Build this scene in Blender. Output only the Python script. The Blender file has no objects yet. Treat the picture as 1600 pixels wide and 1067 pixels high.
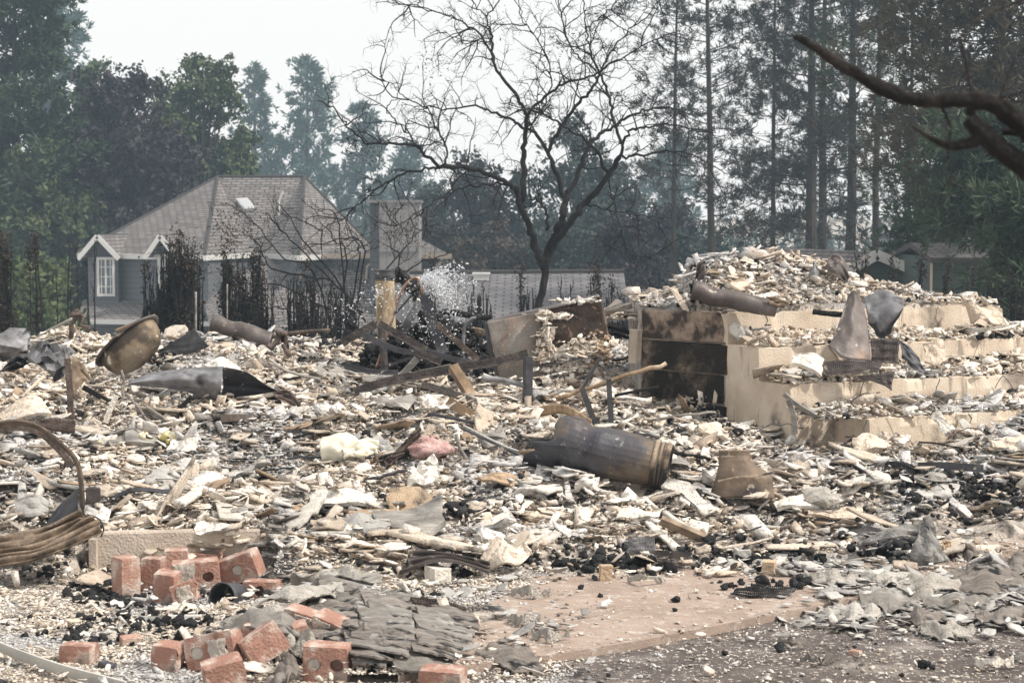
import bpy, math, random
import numpy as np
from mathutils import Vector, Matrix
random.seed(7)
RS = np.random.RandomState(11)
SC = bpy.context.scene
COL = SC.collection
PI = math.pi
R = math.radians

# ------------------------------------------------------------------ camera, sky, sun, exposure
FPX = 3111.0; CAMZ = 1.75; HOR = 330.0
PITCH = math.atan((533.5 - HOR) / FPX)
cam_d = bpy.data.cameras.new('camera'); cam_d.lens = 70; cam_d.sensor_width = 36
cam_d.clip_start = 0.1; cam_d.clip_end = 3000
cam_d.dof.use_dof = True; cam_d.dof.focus_distance = 11.5; cam_d.dof.aperture_fstop = 9.0
cam = bpy.data.objects.new('camera', cam_d); COL.objects.link(cam)
cam.location = (0, 0, CAMZ); cam.rotation_euler = (PI/2 - PITCH, 0, 0)
SC.camera = cam

SUN_EL, SUN_AZ = R(48), R(108)      # azimuth measured clockwise from +Y (away from camera)
W = bpy.data.worlds.new('World'); SC.world = W; W.use_nodes = True
nt = W.node_tree; bgn = nt.nodes['Background']
sky = nt.nodes.new('ShaderNodeTexSky'); sky.sky_type = 'NISHITA'; sky.sun_disc = False
sky.sun_elevation = SUN_EL; sky.sun_rotation = SUN_AZ; sky.dust_density = 6; sky.air_density = 1.2
mx = nt.nodes.new('ShaderNodeMix'); mx.data_type = 'RGBA'; mx.inputs[0].default_value = 0.86
nt.links.new(sky.outputs[0], mx.inputs[6]); mx.inputs[7].default_value = (11.9, 11.5, 11.15, 1)
nt.links.new(mx.outputs[2], bgn.inputs[0]); bgn.inputs[1].default_value = 0.1
sun_d = bpy.data.lights.new('sun', 'SUN'); sun_d.energy = 4.3; sun_d.angle = R(3); sun_d.color = (1.0, 0.93, 0.83)
sun = bpy.data.objects.new('sun', sun_d); COL.objects.link(sun)
sdir = Vector((math.sin(SUN_AZ)*math.cos(SUN_EL), math.cos(SUN_AZ)*math.cos(SUN_EL), math.sin(SUN_EL)))
sun.rotation_euler = sdir.to_track_quat('Z', 'Y').to_euler()
SC.view_settings.view_transform = 'Standard'; SC.view_settings.look = 'None'
SC.view_settings.gamma = 1.0; SC.view_settings.exposure = 0.0
SC.cycles.volume_bounces = 1
SC.cycles.max_bounces = 6
SC.cycles.volume_max_steps = 64

def P(px, py, Y):
    cx = (px - 800) / FPX; cy = (533.5 - py) / FPX
    y = math.cos(PITCH) + cy * math.sin(PITCH); z = -math.sin(PITCH) + cy * math.cos(PITCH)
    return np.array([cx * Y / y, Y, CAMZ + z * Y / y])
def px_of(x, y, z):
    return 800 + FPX * x / y, HOR + FPX * (CAMZ - z) / y

# ------------------------------------------------------------------ noise and terrain heights
_T = np.random.RandomState(5).rand(256, 256)
def vnoise(x, y):
    x = np.asarray(x, float); y = np.asarray(y, float)
    xi = np.floor(x).astype(int); yi = np.floor(y).astype(int)
    fx = x - xi; fy = y - yi; fx = fx*fx*(3-2*fx); fy = fy*fy*(3-2*fy)
    a = _T[xi & 255, yi & 255]; b = _T[(xi+1) & 255, yi & 255]; c = _T[xi & 255, (yi+1) & 255]; d = _T[(xi+1) & 255, (yi+1) & 255]
    return (a*(1-fx)+b*fx)*(1-fy) + (c*(1-fx)+d*fx)*fy
def fbm(x, y, o=4):
    s = 0; a = 1; t = 0
    for k in range(o):
        s = s + a*vnoise(x*2**k + 17*k, y*2**k + 31*k); t += a; a *= .5
    return s/t
def sm(a, b, x):
    t = np.clip((x-a)/(b-a), 0, 1); return t*t*(3-2*t)
YP = [0, 8.9, 9.6, 10.6, 12, 13, 14, 15, 16, 17.5, 19, 22, 30, 50, 75, 130, 400, 1500]
ZR = [0, 0, .04, .13, .32, .45, .55, .63, .66, .60, .3, -.4, -1.7, -3.6, -5, -5.4, -5, -4]
ZL = [0, 0, .14, .28, .44, .52, .58, .62, .62, .50, .2, -.4, -1.7, -3.6, -5, -5.4, -5, -4]
def terr0(x, y):
    zr = np.interp(y, YP, ZR); zl = np.interp(y, YP, ZL); w = sm(-1.2, 1.6, x - 0.02*y)
    return zl*(1-w) + zr*w
def terr(x, y):
    x = np.asarray(x, float); y = np.asarray(y, float)
    z = terr0(x, y); m = sm(8.9, 10.2, y)*(1 - sm(60, 90, y))
    z = z + m*(.26*(fbm(x*.9+3, y*.9, 2)-.5) + .24*(fbm(x*3.1, y*3.1+9, 3)-.5))
    z = z + .035*(fbm(x*7, y*7, 2)-.5)*(1-sm(20, 30, y))*np.where(y > 8.5, 1, .35)
    z = z*np.where(x < -1.12, np.where(x > -2.12, sm(9.66, 9.74, y)*(1-sm(9.7, 10.4, y))+sm(9.7, 10.4, y), sm(9.1, 9.9, y)), 1)
    z = z + .09*np.exp(-((x+.55)/.75)**2-((y-8.35)/.5)**2)          # shingle heap
    return z
# stairs frame
O1 = P(1138, 488, 12.62); UA = R(27)
U2 = np.array([math.cos(UA), math.sin(UA)]); N2 = np.array([math.sin(UA), -math.cos(UA)])
TIERZ = [float(O1[2]), float(O1[2])-.205, float(O1[2])-.41, float(O1[2])-.60]; TREAD = .35
def stair_local(x, y):
    dx = x - O1[0]; dy = y - O1[1]
    return dx*U2[0]+dy*U2[1], dx*N2[0]+dy*N2[1]
MR = np.array([(985,480),(1010,474),(1060,452),(1085,404),(1150,392),(1230,394),(1285,402),(1325,432),(1400,444),(1500,466),(1560,496),(1640,525)], float)
MRY = np.full(len(MR), 13.45)
for _ in range(8): MRX = (MR[:,0]-800)/FPX*MRY; MRY = 13.45+.28*np.maximum(MRX-1.5, 0)
MRZ = CAMZ-(MR[:,1]-HOR)*MRY/FPX - .06
UMAX = [2.25, 2.7, 3.3, 3.3]
SLABZ = .055
SEDGE = [(620, 1062), (700, 1052), (790, 1038), (860, 1030), (985, 1010), (1100, 988), (1200, 967), (1310, 945), (1420, 925), (1560, 900), (1700, 872)]
_SY = np.array([(CAMZ-SLABZ)*FPX/(b-HOR) for a, b in SEDGE]); _SX = np.array([(a-800)/FPX*y for (a, b), y in zip(SEDGE, _SY)])
def slab_y(x): return np.interp(x, _SX, _SY)
def surf(x, y):
    x = np.asarray(x, float); y = np.asarray(y, float)
    z = terr(x, y); u, n = stair_local(x, y)
    z = np.where((y > slab_y(x)) & (y < 10.3) & (x > -.62), np.maximum(z, SLABZ), np.where((y < 9.2) & (y < slab_y(x)) & (x > -.7), np.maximum(z, .024), z))
    for k, tz in enumerate(TIERZ):
        on = (u > 0) & (n < TREAD*k) & (n > (-.95 if k == 0 else -2.2)) & (u < UMAX[k])
        z = np.where(on, np.maximum(z, tz+(0 if k == 0 else 1)*.065*np.clip(1-(n-TREAD*(k-1))/.26, 0, 1)*np.clip(2.2*vnoise(u*3.1+7*k, k*3.3)-.25, 0, 1.3)), z)
    plat = ((u > 0) & (n < 0) & (n > -.95) & (u < 2.25)) | ((x > .86) & (x < O1[0]+.1) & (y > 13.22-.93*(x-.862)) & (y < 14.8))
    zr = np.interp(x, MRX, MRZ); yy = 13.45 + .28*np.maximum(x-1.5, 0)
    f = np.where(y < yy, np.exp(-((y-yy)/.42)**2), np.exp(-((y-yy)/.8)**2))
    base = TIERZ[0]
    m = base + (zr-base)*f + .05*(fbm(x*6, y*6, 3)-.5)*f + .012
    return np.where(plat, np.maximum(m, base+.005), z)
def G(px, py, y0=6.6, y1=24):
    ys = np.linspace(y0, y1, 1400); p = P(px, py, 1.0)
    xs = p[0]*ys; zs = CAMZ + (p[2]-CAMZ)*ys
    h = surf(xs, ys); k = np.argmax(zs <= h)
    if zs[k] > h[k]: k = len(ys)-1
    return np.array([xs[k], ys[k], h[k]])

# ------------------------------------------------------------------ mesh and object helpers
def np_mesh(name, V, F):
    """V (n,3); F (m,3) or (m,4) int array, or list of such"""
    me = bpy.data.meshes.new(name)
    Fs = F if isinstance(F, list) else [F]
    Fs = [f for f in Fs if len(f)]
    me.vertices.add(len(V)); me.vertices.foreach_set('co', np.asarray(V, np.float32).ravel())
    loops = np.concatenate([f.ravel() for f in Fs]); tot = np.concatenate([np.full(len(f), f.shape[1]) for f in Fs])
    me.loops.add(len(loops)); me.loops.foreach_set('vertex_index', loops.astype(np.int32))
    me.polygons.add(len(tot)); st = np.concatenate([[0], np.cumsum(tot)[:-1]])
    me.polygons.foreach_set('loop_start', st.astype(np.int32)); me.polygons.foreach_set('loop_total', tot.astype(np.int32))
    me.update(calc_edges=True); me.validate()
    return me
def link(name, me, mat, parent=None, loc=None, rot=None, smooth=False):
    o = bpy.data.objects.new(name, me); COL.objects.link(o)
    if mat is not None and not me.materials: me.materials.append(mat)
    if smooth: me.polygons.foreach_set('use_smooth', np.ones(len(me.polygons), bool))
    if parent is not None: o.parent = parent
    if loc is not None: o.location = loc
    if rot is not None: o.rotation_euler = rot
    return o
def tag(o, label=None, cat=None, group=None, kind=None):
    if label: o['label'] = label
    if cat: o['category'] = cat
    if group: o['group'] = group
    if kind: o['kind'] = kind
    return o
def empty(name, loc, label, cat, group=None, rotz=0):
    o = bpy.data.objects.new(name, None); COL.objects.link(o); o.location = loc; o.rotation_euler = (0, 0, rotz)
    o.empty_display_size = .1
    return tag(o, label, cat, group)
class MB:
    def __init__(s): s.v = []; s.f = []; s.n = 0
    def add(s, V, F):
        V = np.asarray(V, float); s.v.append(V); s.f += [tuple(int(i)+s.n for i in f) for f in F]; s.n += len(V); return s
    def box(s, c, d, M3=None, jit=0):
        a = np.array([(x, y, z) for x in (-.5, .5) for y in (-.5, .5) for z in (-.5, .5)])*np.array(d)
        if jit: a = a + RS.randn(8, 3)*jit
        if M3 is not None: a = a @ np.asarray(M3).T
        return s.add(a+np.array(c), [(0,1,3,2),(4,6,7,5),(0,4,5,1),(2,3,7,6),(0,2,6,4),(1,5,7,3)])
    def tube(s, pts, rad, n=6, cap=True):
        pts = np.asarray(pts, float); m = len(pts)
        rad = np.full(m, rad) if np.isscalar(rad) else np.asarray(rad, float)
        T = np.gradient(pts, axis=0); T /= np.maximum(np.linalg.norm(T, axis=1, keepdims=True), 1e-9)
        up = np.array([0, 0, 1.]) if abs(T[0][2]) < .9 else np.array([1., 0, 0])
        a = np.linspace(0, 2*PI, n, endpoint=False); V = []
        x = np.cross(up, T[0]); x /= np.linalg.norm(x)
        for i in range(m):
            x = x - T[i]*np.dot(x, T[i]); x /= max(np.linalg.norm(x), 1e-9); y = np.cross(T[i], x)
            V.append(pts[i] + rad[i]*(np.cos(a)[:, None]*x + np.sin(a)[:, None]*y))
        V = np.concatenate(V); F = []
        for i in range(m-1):
            for j in range(n):
                k = (j+1) % n; F.append((i*n+j, i*n+k, (i+1)*n+k, (i+1)*n+j))
        if cap: F.append(tuple(range(n))[::-1]); F.append(tuple(range((m-1)*n, m*n)))
        return s.add(V, F)
    def sweep(s, prof, pts, up=(0, 0, 1), roll=None, scale=None):
        """closed 2-D profile swept along a polyline; profile x = sideways, y = up"""
        pts = np.asarray(pts, float); m = len(pts); prof = np.asarray(prof, float); n = len(prof)
        T = np.gradient(pts, axis=0); T /= np.maximum(np.linalg.norm(T, axis=1, keepdims=True), 1e-9)
        V = []
        for i in range(m):
            u = np.array(up, float); u = u - T[i]*np.dot(u, T[i]); u /= max(np.linalg.norm(u), 1e-9); x = np.cross(T[i], u)
            if roll is not None:
                r = roll[i] if not np.isscalar(roll) else roll
                x, u = x*math.cos(r)+u*math.sin(r), -x*math.sin(r)+u*math.cos(r)
            k = 1 if scale is None else scale[i]
            V.append(pts[i] + k*(prof[:, :1]*x + prof[:, 1:]*u))
        V = np.concatenate(V); F = []
        for i in range(m-1):
            for j in range(n):
                k = (j+1) % n; F.append((i*n+j, i*n+k, (i+1)*n+k, (i+1)*n+j))
        F.append(tuple(range(n))[::-1]); F.append(tuple(range((m-1)*n, m*n)))
        return s.add(V, F)
    def sheet(s, fn, nu, nv, th=.003, closed_u=False):
        """solid sheet from fn(u,v)->xyz with thickness"""
        us = np.linspace(0, 1, nu); vs = np.linspace(0, 1, nv)
        A = np.array([[fn(u, v) for v in vs] for u in us], float)
        du = np.gradient(A, axis=0); dv = np.gradient(A, axis=1); nn = np.cross(du, dv)
        nn /= np.maximum(np.linalg.norm(nn, axis=2, keepdims=True), 1e-9)
        B = A - nn*th; V = np.concatenate([A.reshape(-1, 3), B.reshape(-1, 3)]); q = nu*nv; F = []
        for i in range(nu-1):
            for j in range(nv-1):
                a = i*nv+j; F.append((a, a+nv, a+nv+1, a+1)); F.append((q+a, q+a+1, q+a+nv+1, q+a+nv))
        for i in range(nu-1):
            a = i*nv; F.append((a, q+a, q+a+nv, a+nv)); a = i*nv+nv-1; F.append((a, a+nv, q+a+nv, q+a))
        for j in range(nv-1):
            a = j; F.append((a, a+1, q+a+1, q+a)); a = (nu-1)*nv+j; F.append((a, q+a, q+a+1, a+1))
        return s.add(V, F)
    def poly(s, pts, th, nrm):
        """flat polygon of 3-D points given thickness th along -nrm"""
        A = np.asarray(pts, float); B = A - np.asarray(nrm, float)*th; n = len(A)
        F = [tuple(range(n)), tuple(range(2*n-1, n-1, -1))] + [(i, i+n, (i+1) % n+n, (i+1) % n) for i in range(n)]
        return s.add(np.concatenate([A, B]), F)
    def mesh(s, name):
        me = bpy.data.meshes.new(name); me.from_pydata([tuple(v) for v in np.concatenate(s.v)], [], s.f); me.validate(); me.update(); return me
    def build(s, name, mat, parent=None, smooth=False, loc=None, rot=None):
        return link(name, s.mesh(name), mat, parent, loc, rot, smooth)
def local(root, mb):
    """shift an MB's world coordinates so that they sit under a root placed at its base"""
    L = np.array(root.location); a = -root.rotation_euler[2]; c, s_ = math.cos(a), math.sin(a)
    for i, v in enumerate(mb.v):
        w = v - L; mb.v[i] = np.stack([w[:, 0]*c-w[:, 1]*s_, w[:, 0]*s_+w[:, 1]*c, w[:, 2]], 1)
    return mb
def own(mb):
    """recentre a single-mesh thing: returns its base point"""
    V = np.concatenate(mb.v); c = V.mean(0); c[2] = V[:, 2].min()
    for i in range(len(mb.v)): mb.v[i] = mb.v[i]-c
    return c
def single(mb, name, mat, label, cat, group=None, smooth=False, kind=None):
    c = own(mb); o = mb.build(name, mat, None, smooth, loc=c); return tag(o, label, cat, group, kind)
def copy_tree(o, parent=None):
    c = o.copy(); COL.objects.link(c); c.parent = parent
    for ch in [k for k in bpy.data.objects if k.parent == o]: copy_tree(ch, c)
    return c
def rotm(ax, ay, az):
    return np.array(Matrix.Rotation(az, 3, 'Z') @ Matrix.Rotation(ay, 3, 'Y') @ Matrix.Rotation(ax, 3, 'X'))
def smooth_path(pts, n=24):
    pts = np.asarray(pts, float); m = len(pts)
    t = np.linspace(0, m-1, n); out = []
    for q in t:
        i = min(int(q), m-2); f = q-i
        p0 = pts[max(i-1, 0)]; p1 = pts[i]; p2 = pts[i+1]; p3 = pts[min(i+2, m-1)]
        out.append(.5*((2*p1)+(-p0+p2)*f+(2*p0-5*p1+4*p2-p3)*f*f+(-p0+3*p1-3*p2+p3)*f**3))
    return np.array(out)

# ------------------------------------------------------------------ materials
def mat(name, stops, scale=6, rand=None, rvar=.6, rough=.9, bump=.25, bscale=45, metal=0, spots=None, spots2=None, coords='Object', spec=.3, detail=7, stretch=None, trans=0, speck=None):
    m = bpy.data.materials.new(name); m.use_nodes = True; n = m.node_tree; N = n.nodes; L = n.links
    b = N['Principled BSDF']; b.inputs['Roughness'].default_value = rough; b.inputs['Metallic'].default_value = metal
    b.inputs['Specular IOR Level'].default_value = spec
    if trans: b.inputs['Transmission Weight'].default_value = trans
    tc = N.new('ShaderNodeTexCoord'); mp = N.new('ShaderNodeMapping'); L.new(tc.outputs[coords], mp.inputs[0])
    if stretch: mp.inputs['Scale'].default_value = stretch
    no = N.new('ShaderNodeTexNoise'); no.inputs['Scale'].default_value = scale; no.inputs['Detail'].default_value = detail; no.inputs['Roughness'].default_value = .62
    L.new(mp.outputs[0], no.inputs[0])
    cr = N.new('ShaderNodeValToRGB'); e = cr.color_ramp.elements
    while len(e) < len(stops): e.new(.5)
    for i, (p, c) in enumerate(stops): e[i].position = p; e[i].color = (*c, 1)
    fac = no.outputs[0]
    mr = N.new('ShaderNodeMapRange'); mr.inputs[1].default_value = .28; mr.inputs[2].default_value = .72; L.new(fac, mr.inputs[0]); fac = mr.outputs[0]
    if rand:
        if rand == 'island': g = N.new('ShaderNodeNewGeometry'); ro = g.outputs['Random Per Island']
        else: g = N.new('ShaderNodeObjectInfo'); ro = g.outputs['Random']
        mm = N.new('ShaderNodeMix'); mm.inputs[0].default_value = rvar; L.new(fac, mm.inputs[2]); L.new(ro, mm.inputs[3]); fac = mm.outputs[0]
    L.new(fac, cr.inputs[0]); col = cr.outputs[0]
    for sp in (spots, spots2, speck):
        if sp:
            c, sc, lo, hi = sp[:4]
            n2 = N.new('ShaderNodeTexNoise'); n2.inputs['Scale'].default_value = sc; n2.inputs['Detail'].default_value = 6; mq = N.new('ShaderNodeMapping'); mq.inputs['Scale'].default_value = sp[4] if len(sp) > 4 else (1, 1, 1); L.new(tc.outputs[coords], mq.inputs[0]); L.new(mq.outputs[0], n2.inputs[0])
            m2 = N.new('ShaderNodeMapRange'); m2.inputs[1].default_value = lo; m2.inputs[2].default_value = hi; L.new(n2.outputs[0], m2.inputs[0])
            x = N.new('ShaderNodeMix'); x.data_type = 'RGBA'; L.new(m2.outputs[0], x.inputs[0]); L.new(col, x.inputs[6]); x.inputs[7].default_value = (*c, 1); col = x.outputs[2]
    L.new(col, b.inputs['Base Color'])
    if bump:
        n3 = N.new('ShaderNodeTexNoise'); n3.inputs['Scale'].default_value = bscale; n3.inputs['Detail'].default_value = 5; L.new(mp.outputs[0], n3.inputs[0])
        bp = N.new('ShaderNodeBump'); bp.inputs['Strength'].default_value = bump; bp.inputs['Distance'].default_value = .02; L.new(n3.outputs[0], bp.inputs['Height']); L.new(bp.outputs[0], b.inputs['Normal'])
    m['bsdf'] = 1
    return m
CREAM = [(0, (.08, .07, .062)), (.10, (.30, .245, .20)), (.24, (.58, .485, .39)), (.48, (.77, .69, .59)), (.80, (.87, .83, .765)), (1, (.70, .70, .70))]
SPK = ((.30, .25, .21), 42, .53, .71)
M_plaster = mat('plaster', CREAM, 5, 'island', .72, spots=((.58, .575, .57), 1.1, .50, .60), spots2=((.10, .09, .085), 1.9, .59, .69), bump=.8, speck=SPK)
M_cream = mat('cream_plaster', [(0, (.50, .40, .31)), (.5, (.69, .595, .49)), (1, (.80, .735, .65))], 7, 'object', .4, spots=((.12, .10, .09), 3, .56, .70), bump=.8, speck=SPK)
M_white = mat('white_plaster', [(0, (.62, .57, .49)), (.5, (.78, .74, .67)), (1, (.84, .82, .78))], 7, 'object', .4, spots=((.20, .18, .16), 3, .58, .72), bump=.8, speck=((.40, .36, .32), 36, .52, .68))
M_tan = mat('tan_plaster', [(0, (.30, .21, .14)), (.5, (.50, .37, .25)), (1, (.62, .50, .37))], 7, 'object', .4, spots=((.06, .055, .05), 3, .54, .68), bump=.8, speck=SPK)
M_grey = mat('grey_plaster', [(0, (.22, .21, .20)), (.5, (.42, .41, .39)), (1, (.58, .56, .53))], 9, 'object', .4, spots=((.05, .05, .05), 6, .55, .7), bump=.6)
M_crumb = mat('scorched_crumbs', [(0, (.03, .027, .025)), (.2, (.12, .095, .075)), (.4, (.34, .27, .205)), (.7, (.52, .45, .37)), (1, (.42, .405, .39))], 9, 'island', .8, bump=.6)
M_ash = mat('ash_flakes', [(0, (.07, .07, .07)), (.3, (.26, .25, .24)), (.6, (.42, .41, .39)), (1, (.64, .62, .58))], 8, 'island', .7, bump=.6)
M_char = mat('charcoal', [(0, (.006, .006, .007)), (.6, (.022, .022, .024)), (1, (.06, .06, .065))], 14, rough=.75, bump=1, bscale=60, spots=((.25, .24, .23), 12, .66, .76))
M_soil = mat('burnt_soil', [(0, (.05, .046, .043)), (.32, (.20, .175, .155)), (.56, (.42, .37, .32)), (.8, (.58, .53, .47)), (1, (.52, .51, .49))], 14, bump=1, bscale=70, spots=((.03, .03, .03), 5, .56, .66), spots2=((.40, .39, .38), 2.2, .5, .64), coords='Object')
M_steel = mat('burnt_steel', [(0, (.035, .03, .03)), (.4, (.10, .085, .08)), (.75, (.17, .15, .145)), (1, (.30, .28, .27))], 3.2, rough=.55, metal=.35, bump=.25, bscale=22, spots=((.40, .36, .31), 16, .64, .70), spots2=((.16, .085, .05), 3, .58, .72))
M_silver = mat('heat_greyed_steel', [(0, (.08, .08, .085)), (.45, (.21, .21, .22)), (.8, (.36, .365, .38)), (1, (.56, .56, .57))], 6, rough=.6, metal=.4, bump=.45, bscale=14, spots=((.05, .045, .045), 5, .52, .62), spots2=((.28, .20, .14), 2.2, .62, .76))
M_darkst = mat('sooty_steel', [(0, (.025, .025, .028)), (.5, (.07, .07, .078)), (1, (.15, .15, .16))], 5, rough=.55, metal=.3, bump=.3, bscale=30, spots=((.42, .38, .33), 22, .66, .70))
M_rust = mat('rusty_iron', [(0, (.04, .032, .029)), (.45, (.105, .080, .069)), (.8, (.185, .148, .126)), (1, (.31, .27, .24))], 12, rough=.8, metal=.15, bump=.5, bscale=60)
M_tansteel = mat('heat_tanned_steel', [(0, (.07, .05, .04)), (.4, (.22, .165, .12)), (.75, (.38, .305, .23)), (1, (.54, .48, .41))], 7, rough=.7, metal=.15, bump=.5, spots=((.04, .034, .03), 5, .53, .64), stretch=(1, 1, 1))
M_conc = mat('tan_concrete', [(0, (.45, .37, .29)), (.5, (.60, .51, .41)), (1, (.70, .62, .525))], 3, rough=.95, bump=.35, bscale=90, spots=((.10, .085, .075), 2.4, .585, .70), spots2=((.62, .56, .48), 18, .64, .72), coords='Object', speck=((.13, .105, .09), 2.2, .60, .76, (4, 4, .5)))
M_block = mat('sooty_block', [(0, (.012, .011, .011)), (.48, (.028, .024, .021)), (.64, (.09, .07, .055)), (.82, (.30, .24, .185)), (1, (.42, .34, .265))], 3.4, rough=.95, bump=.7, bscale=70, detail=8)
M_mortar = mat('mortar', [(0, (.35, .31, .27)), (1, (.60, .55, .49))], 12, bump=.6)
M_curb = mat('pale_concrete', [(0, (.36, .31, .26)), (.5, (.50, .43, .365)), (1, (.60, .53, .46))], 5, rough=.95, bump=.5, bscale=80, spots=((.17, .13, .10), 26, .66, .72))
M_slab = mat('pink_concrete', [(0, (.25, .19, .155)), (.5, (.34, .265, .22)), (1, (.42, .345, .295))], 3.5, rough=.95, bump=.3, bscale=120, spots=((.50, .46, .42), 26, .55, .72), spots2=((.17, .14, .125), 30, .62, .72))
M_asph = mat('ashy_asphalt', [(0, (.06, .05, .046)), (.4, (.12, .10, .092)), (.65, (.17, .145, .133)), (.85, (.34, .30, .27)), (1, (.50, .46, .42))], 3, rough=.95, bump=.8, bscale=130, spots=((.50, .46, .41), 38, .58, .64), detail=10)
M_brick = mat('orange_brick', [(0, (.24, .13, .10)), (.5, (.38, .215, .165)), (1, (.52, .37, .31))], 9, 'object', .45, rough=.9, bump=.5, bscale=90, spots=((.58, .50, .44), 14, .47, .66), spots2=((.06, .05, .05), 7, .58, .70))
M_shing = mat('burnt_shingle', [(0, (.14, .12, .105)), (.4, (.32, .28, .25)), (.75, (.47, .42, .38)), (1, (.60, .56, .51))], 6, 'object', .25, rough=.98, bump=.9, bscale=110, spots=((.03, .03, .03), 7, .56, .62), spots2=((.52, .49, .45), 9, .60, .70), stretch=(1.2, 5, 3))
M_wood = mat('scorched_wood', [(0, (.06, .045, .035)), (.4, (.22, .155, .10)), (.75, (.40, .30, .20)), (1, (.55, .45, .33))], 5, bump=.5, rough=.9, stretch=(1, 1, .2))
M_gwood = mat('greyed_wood', [(0, (.05, .05, .05)), (.4, (.22, .205, .19)), (.75, (.42, .40, .37)), (1, (.6, .57, .53))], 8, bump=.7, rough=.9, stretch=(.3, 1, 1))
M_pink = mat('pink_insulation', [(0, (.30, .18, .17)), (.5, (.55, .35, .33)), (1, (.66, .52, .49))], 16, bump=1, bscale=60)
M_yellow = mat('yellowed_foam', [(0, (.52, .48, .32)), (.45, (.68, .63, .47)), (.7, (.62, .55, .22)), (1, (.42, .30, .06))], 6, bump=.6)
M_shell = mat('cream_shell', [(0, (.66, .63, .50)), (.6, (.76, .72, .60)), (1, (.68, .64, .36))], 4, bump=.3)
M_copper = mat('scorched_copper', [(0, (.12, .065, .045)), (.5, (.34, .21, .155)), (1, (.58, .45, .38))], 18, rough=.4, metal=.7, bump=.2)
M_palest = mat('pale_metal_strip', [(0, (.45, .45, .42)), (.5, (.58, .58, .55)), (1, (.68, .68, .64))], 3, rough=.6, metal=.1, bump=.1)
M_flue = mat('crusted_flue', [(0, (.12, .09, .06)), (.4, (.34, .26, .17)), (.7, (.48, .40, .28)), (1, (.62, .56, .45))], 13, rough=.95, bump=.8, bscale=50, stretch=(1, 1, .5))
M_water = mat('splashing_water', [(0, (.85, .9, .95)), (1, (.95, .97, 1))], 5, rough=.08, bump=0, spec=.8, trans=.25)  # highlights of the drops are put into the colour as a near-white base
M_bark = mat('burnt_bark', [(0, (.007, .0065, .007)), (.6, (.018, .017, .018)), (1, (.045, .042, .043))], 10, rough=.95, bump=.8, stretch=(1, 1, .3))
M_bark2 = mat('pine_bark', [(0, (.018, .016, .015)), (.5, (.04, .034, .031)), (1, (.075, .062, .056))], 3, rough=.95, bump=.6, stretch=(1, 1, .25))
M_barkn = mat('scorched_branch_bark', [(0, (.004, .0035, .003)), (.5, (.009, .0075, .007)), (1, (.032, .026, .023))], 14, rough=.85, bump=1, bscale=60)
M_shing2 = mat('pale_burnt_shingle', [(0, (.14, .125, .115)), (.4, (.34, .31, .28)), (.75, (.48, .445, .41)), (1, (.62, .58, .54))], 6, 'object', .25, rough=.98, bump=.9, bscale=110, spots=((.03, .03, .03), 7, .58, .64), spots2=((.66, .64, .60), 11, .58, .68), stretch=(1.2, 5, 3))
M_flk = mat('flaky_ash_sheet', [(0, (.20, .18, .16)), (.35, (.42, .39, .35)), (.7, (.60, .57, .52)), (1, (.70, .68, .64))], 10, 'object', .2, rough=.98, bump=1, bscale=80, spots=((.06, .055, .05), 9, .60, .66), stretch=(1, 2.5, 1))
M_grey2 = mat('ash_crust', [(0, (.07, .07, .07)), (.4, (.20, .195, .185)), (.75, (.34, .33, .31)), (1, (.50, .48, .45))], 9, rough=.98, bump=1, bscale=60, spots=((.03, .03, .03), 6, .58, .68))
def leafmat(name, c0, c1, c2):
    m = mat(name, [(0, c0), (.5, c1), (1, c2)], .7, 'island', .55, rough=.7, bump=0)
    return m
M_maple = leafmat('purple_leaves', (.014, .012, .016), (.030, .024, .030), (.055, .044, .05))
M_olive = leafmat('olive_leaves', (.03, .045, .02), (.06, .085, .035), (.12, .14, .055))
M_green = leafmat('fresh_leaves', (.035, .055, .02), (.07, .10, .035), (.13, .16, .06))
M_needle = leafmat('pine_needles', (.018, .035, .018), (.035, .062, .032), (.07, .10, .05))
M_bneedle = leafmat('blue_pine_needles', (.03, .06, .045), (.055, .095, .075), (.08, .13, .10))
M_bdneedle = leafmat('browned_needles', (.025, .022, .013), (.06, .048, .027), (.105, .08, .045))
M_dneedle = leafmat('scorched_needles', (.012, .014, .014), (.028, .029, .028), (.06, .055, .045))
M_burnfol = leafmat('burnt_foliage', (.01, .009, .009), (.028, .02, .016), (.07, .045, .028))
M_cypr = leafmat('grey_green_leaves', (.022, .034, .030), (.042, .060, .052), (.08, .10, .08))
M_redleaf = leafmat('browned_leaves', (.035, .028, .024), (.07, .052, .042), (.12, .09, .07))

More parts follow.
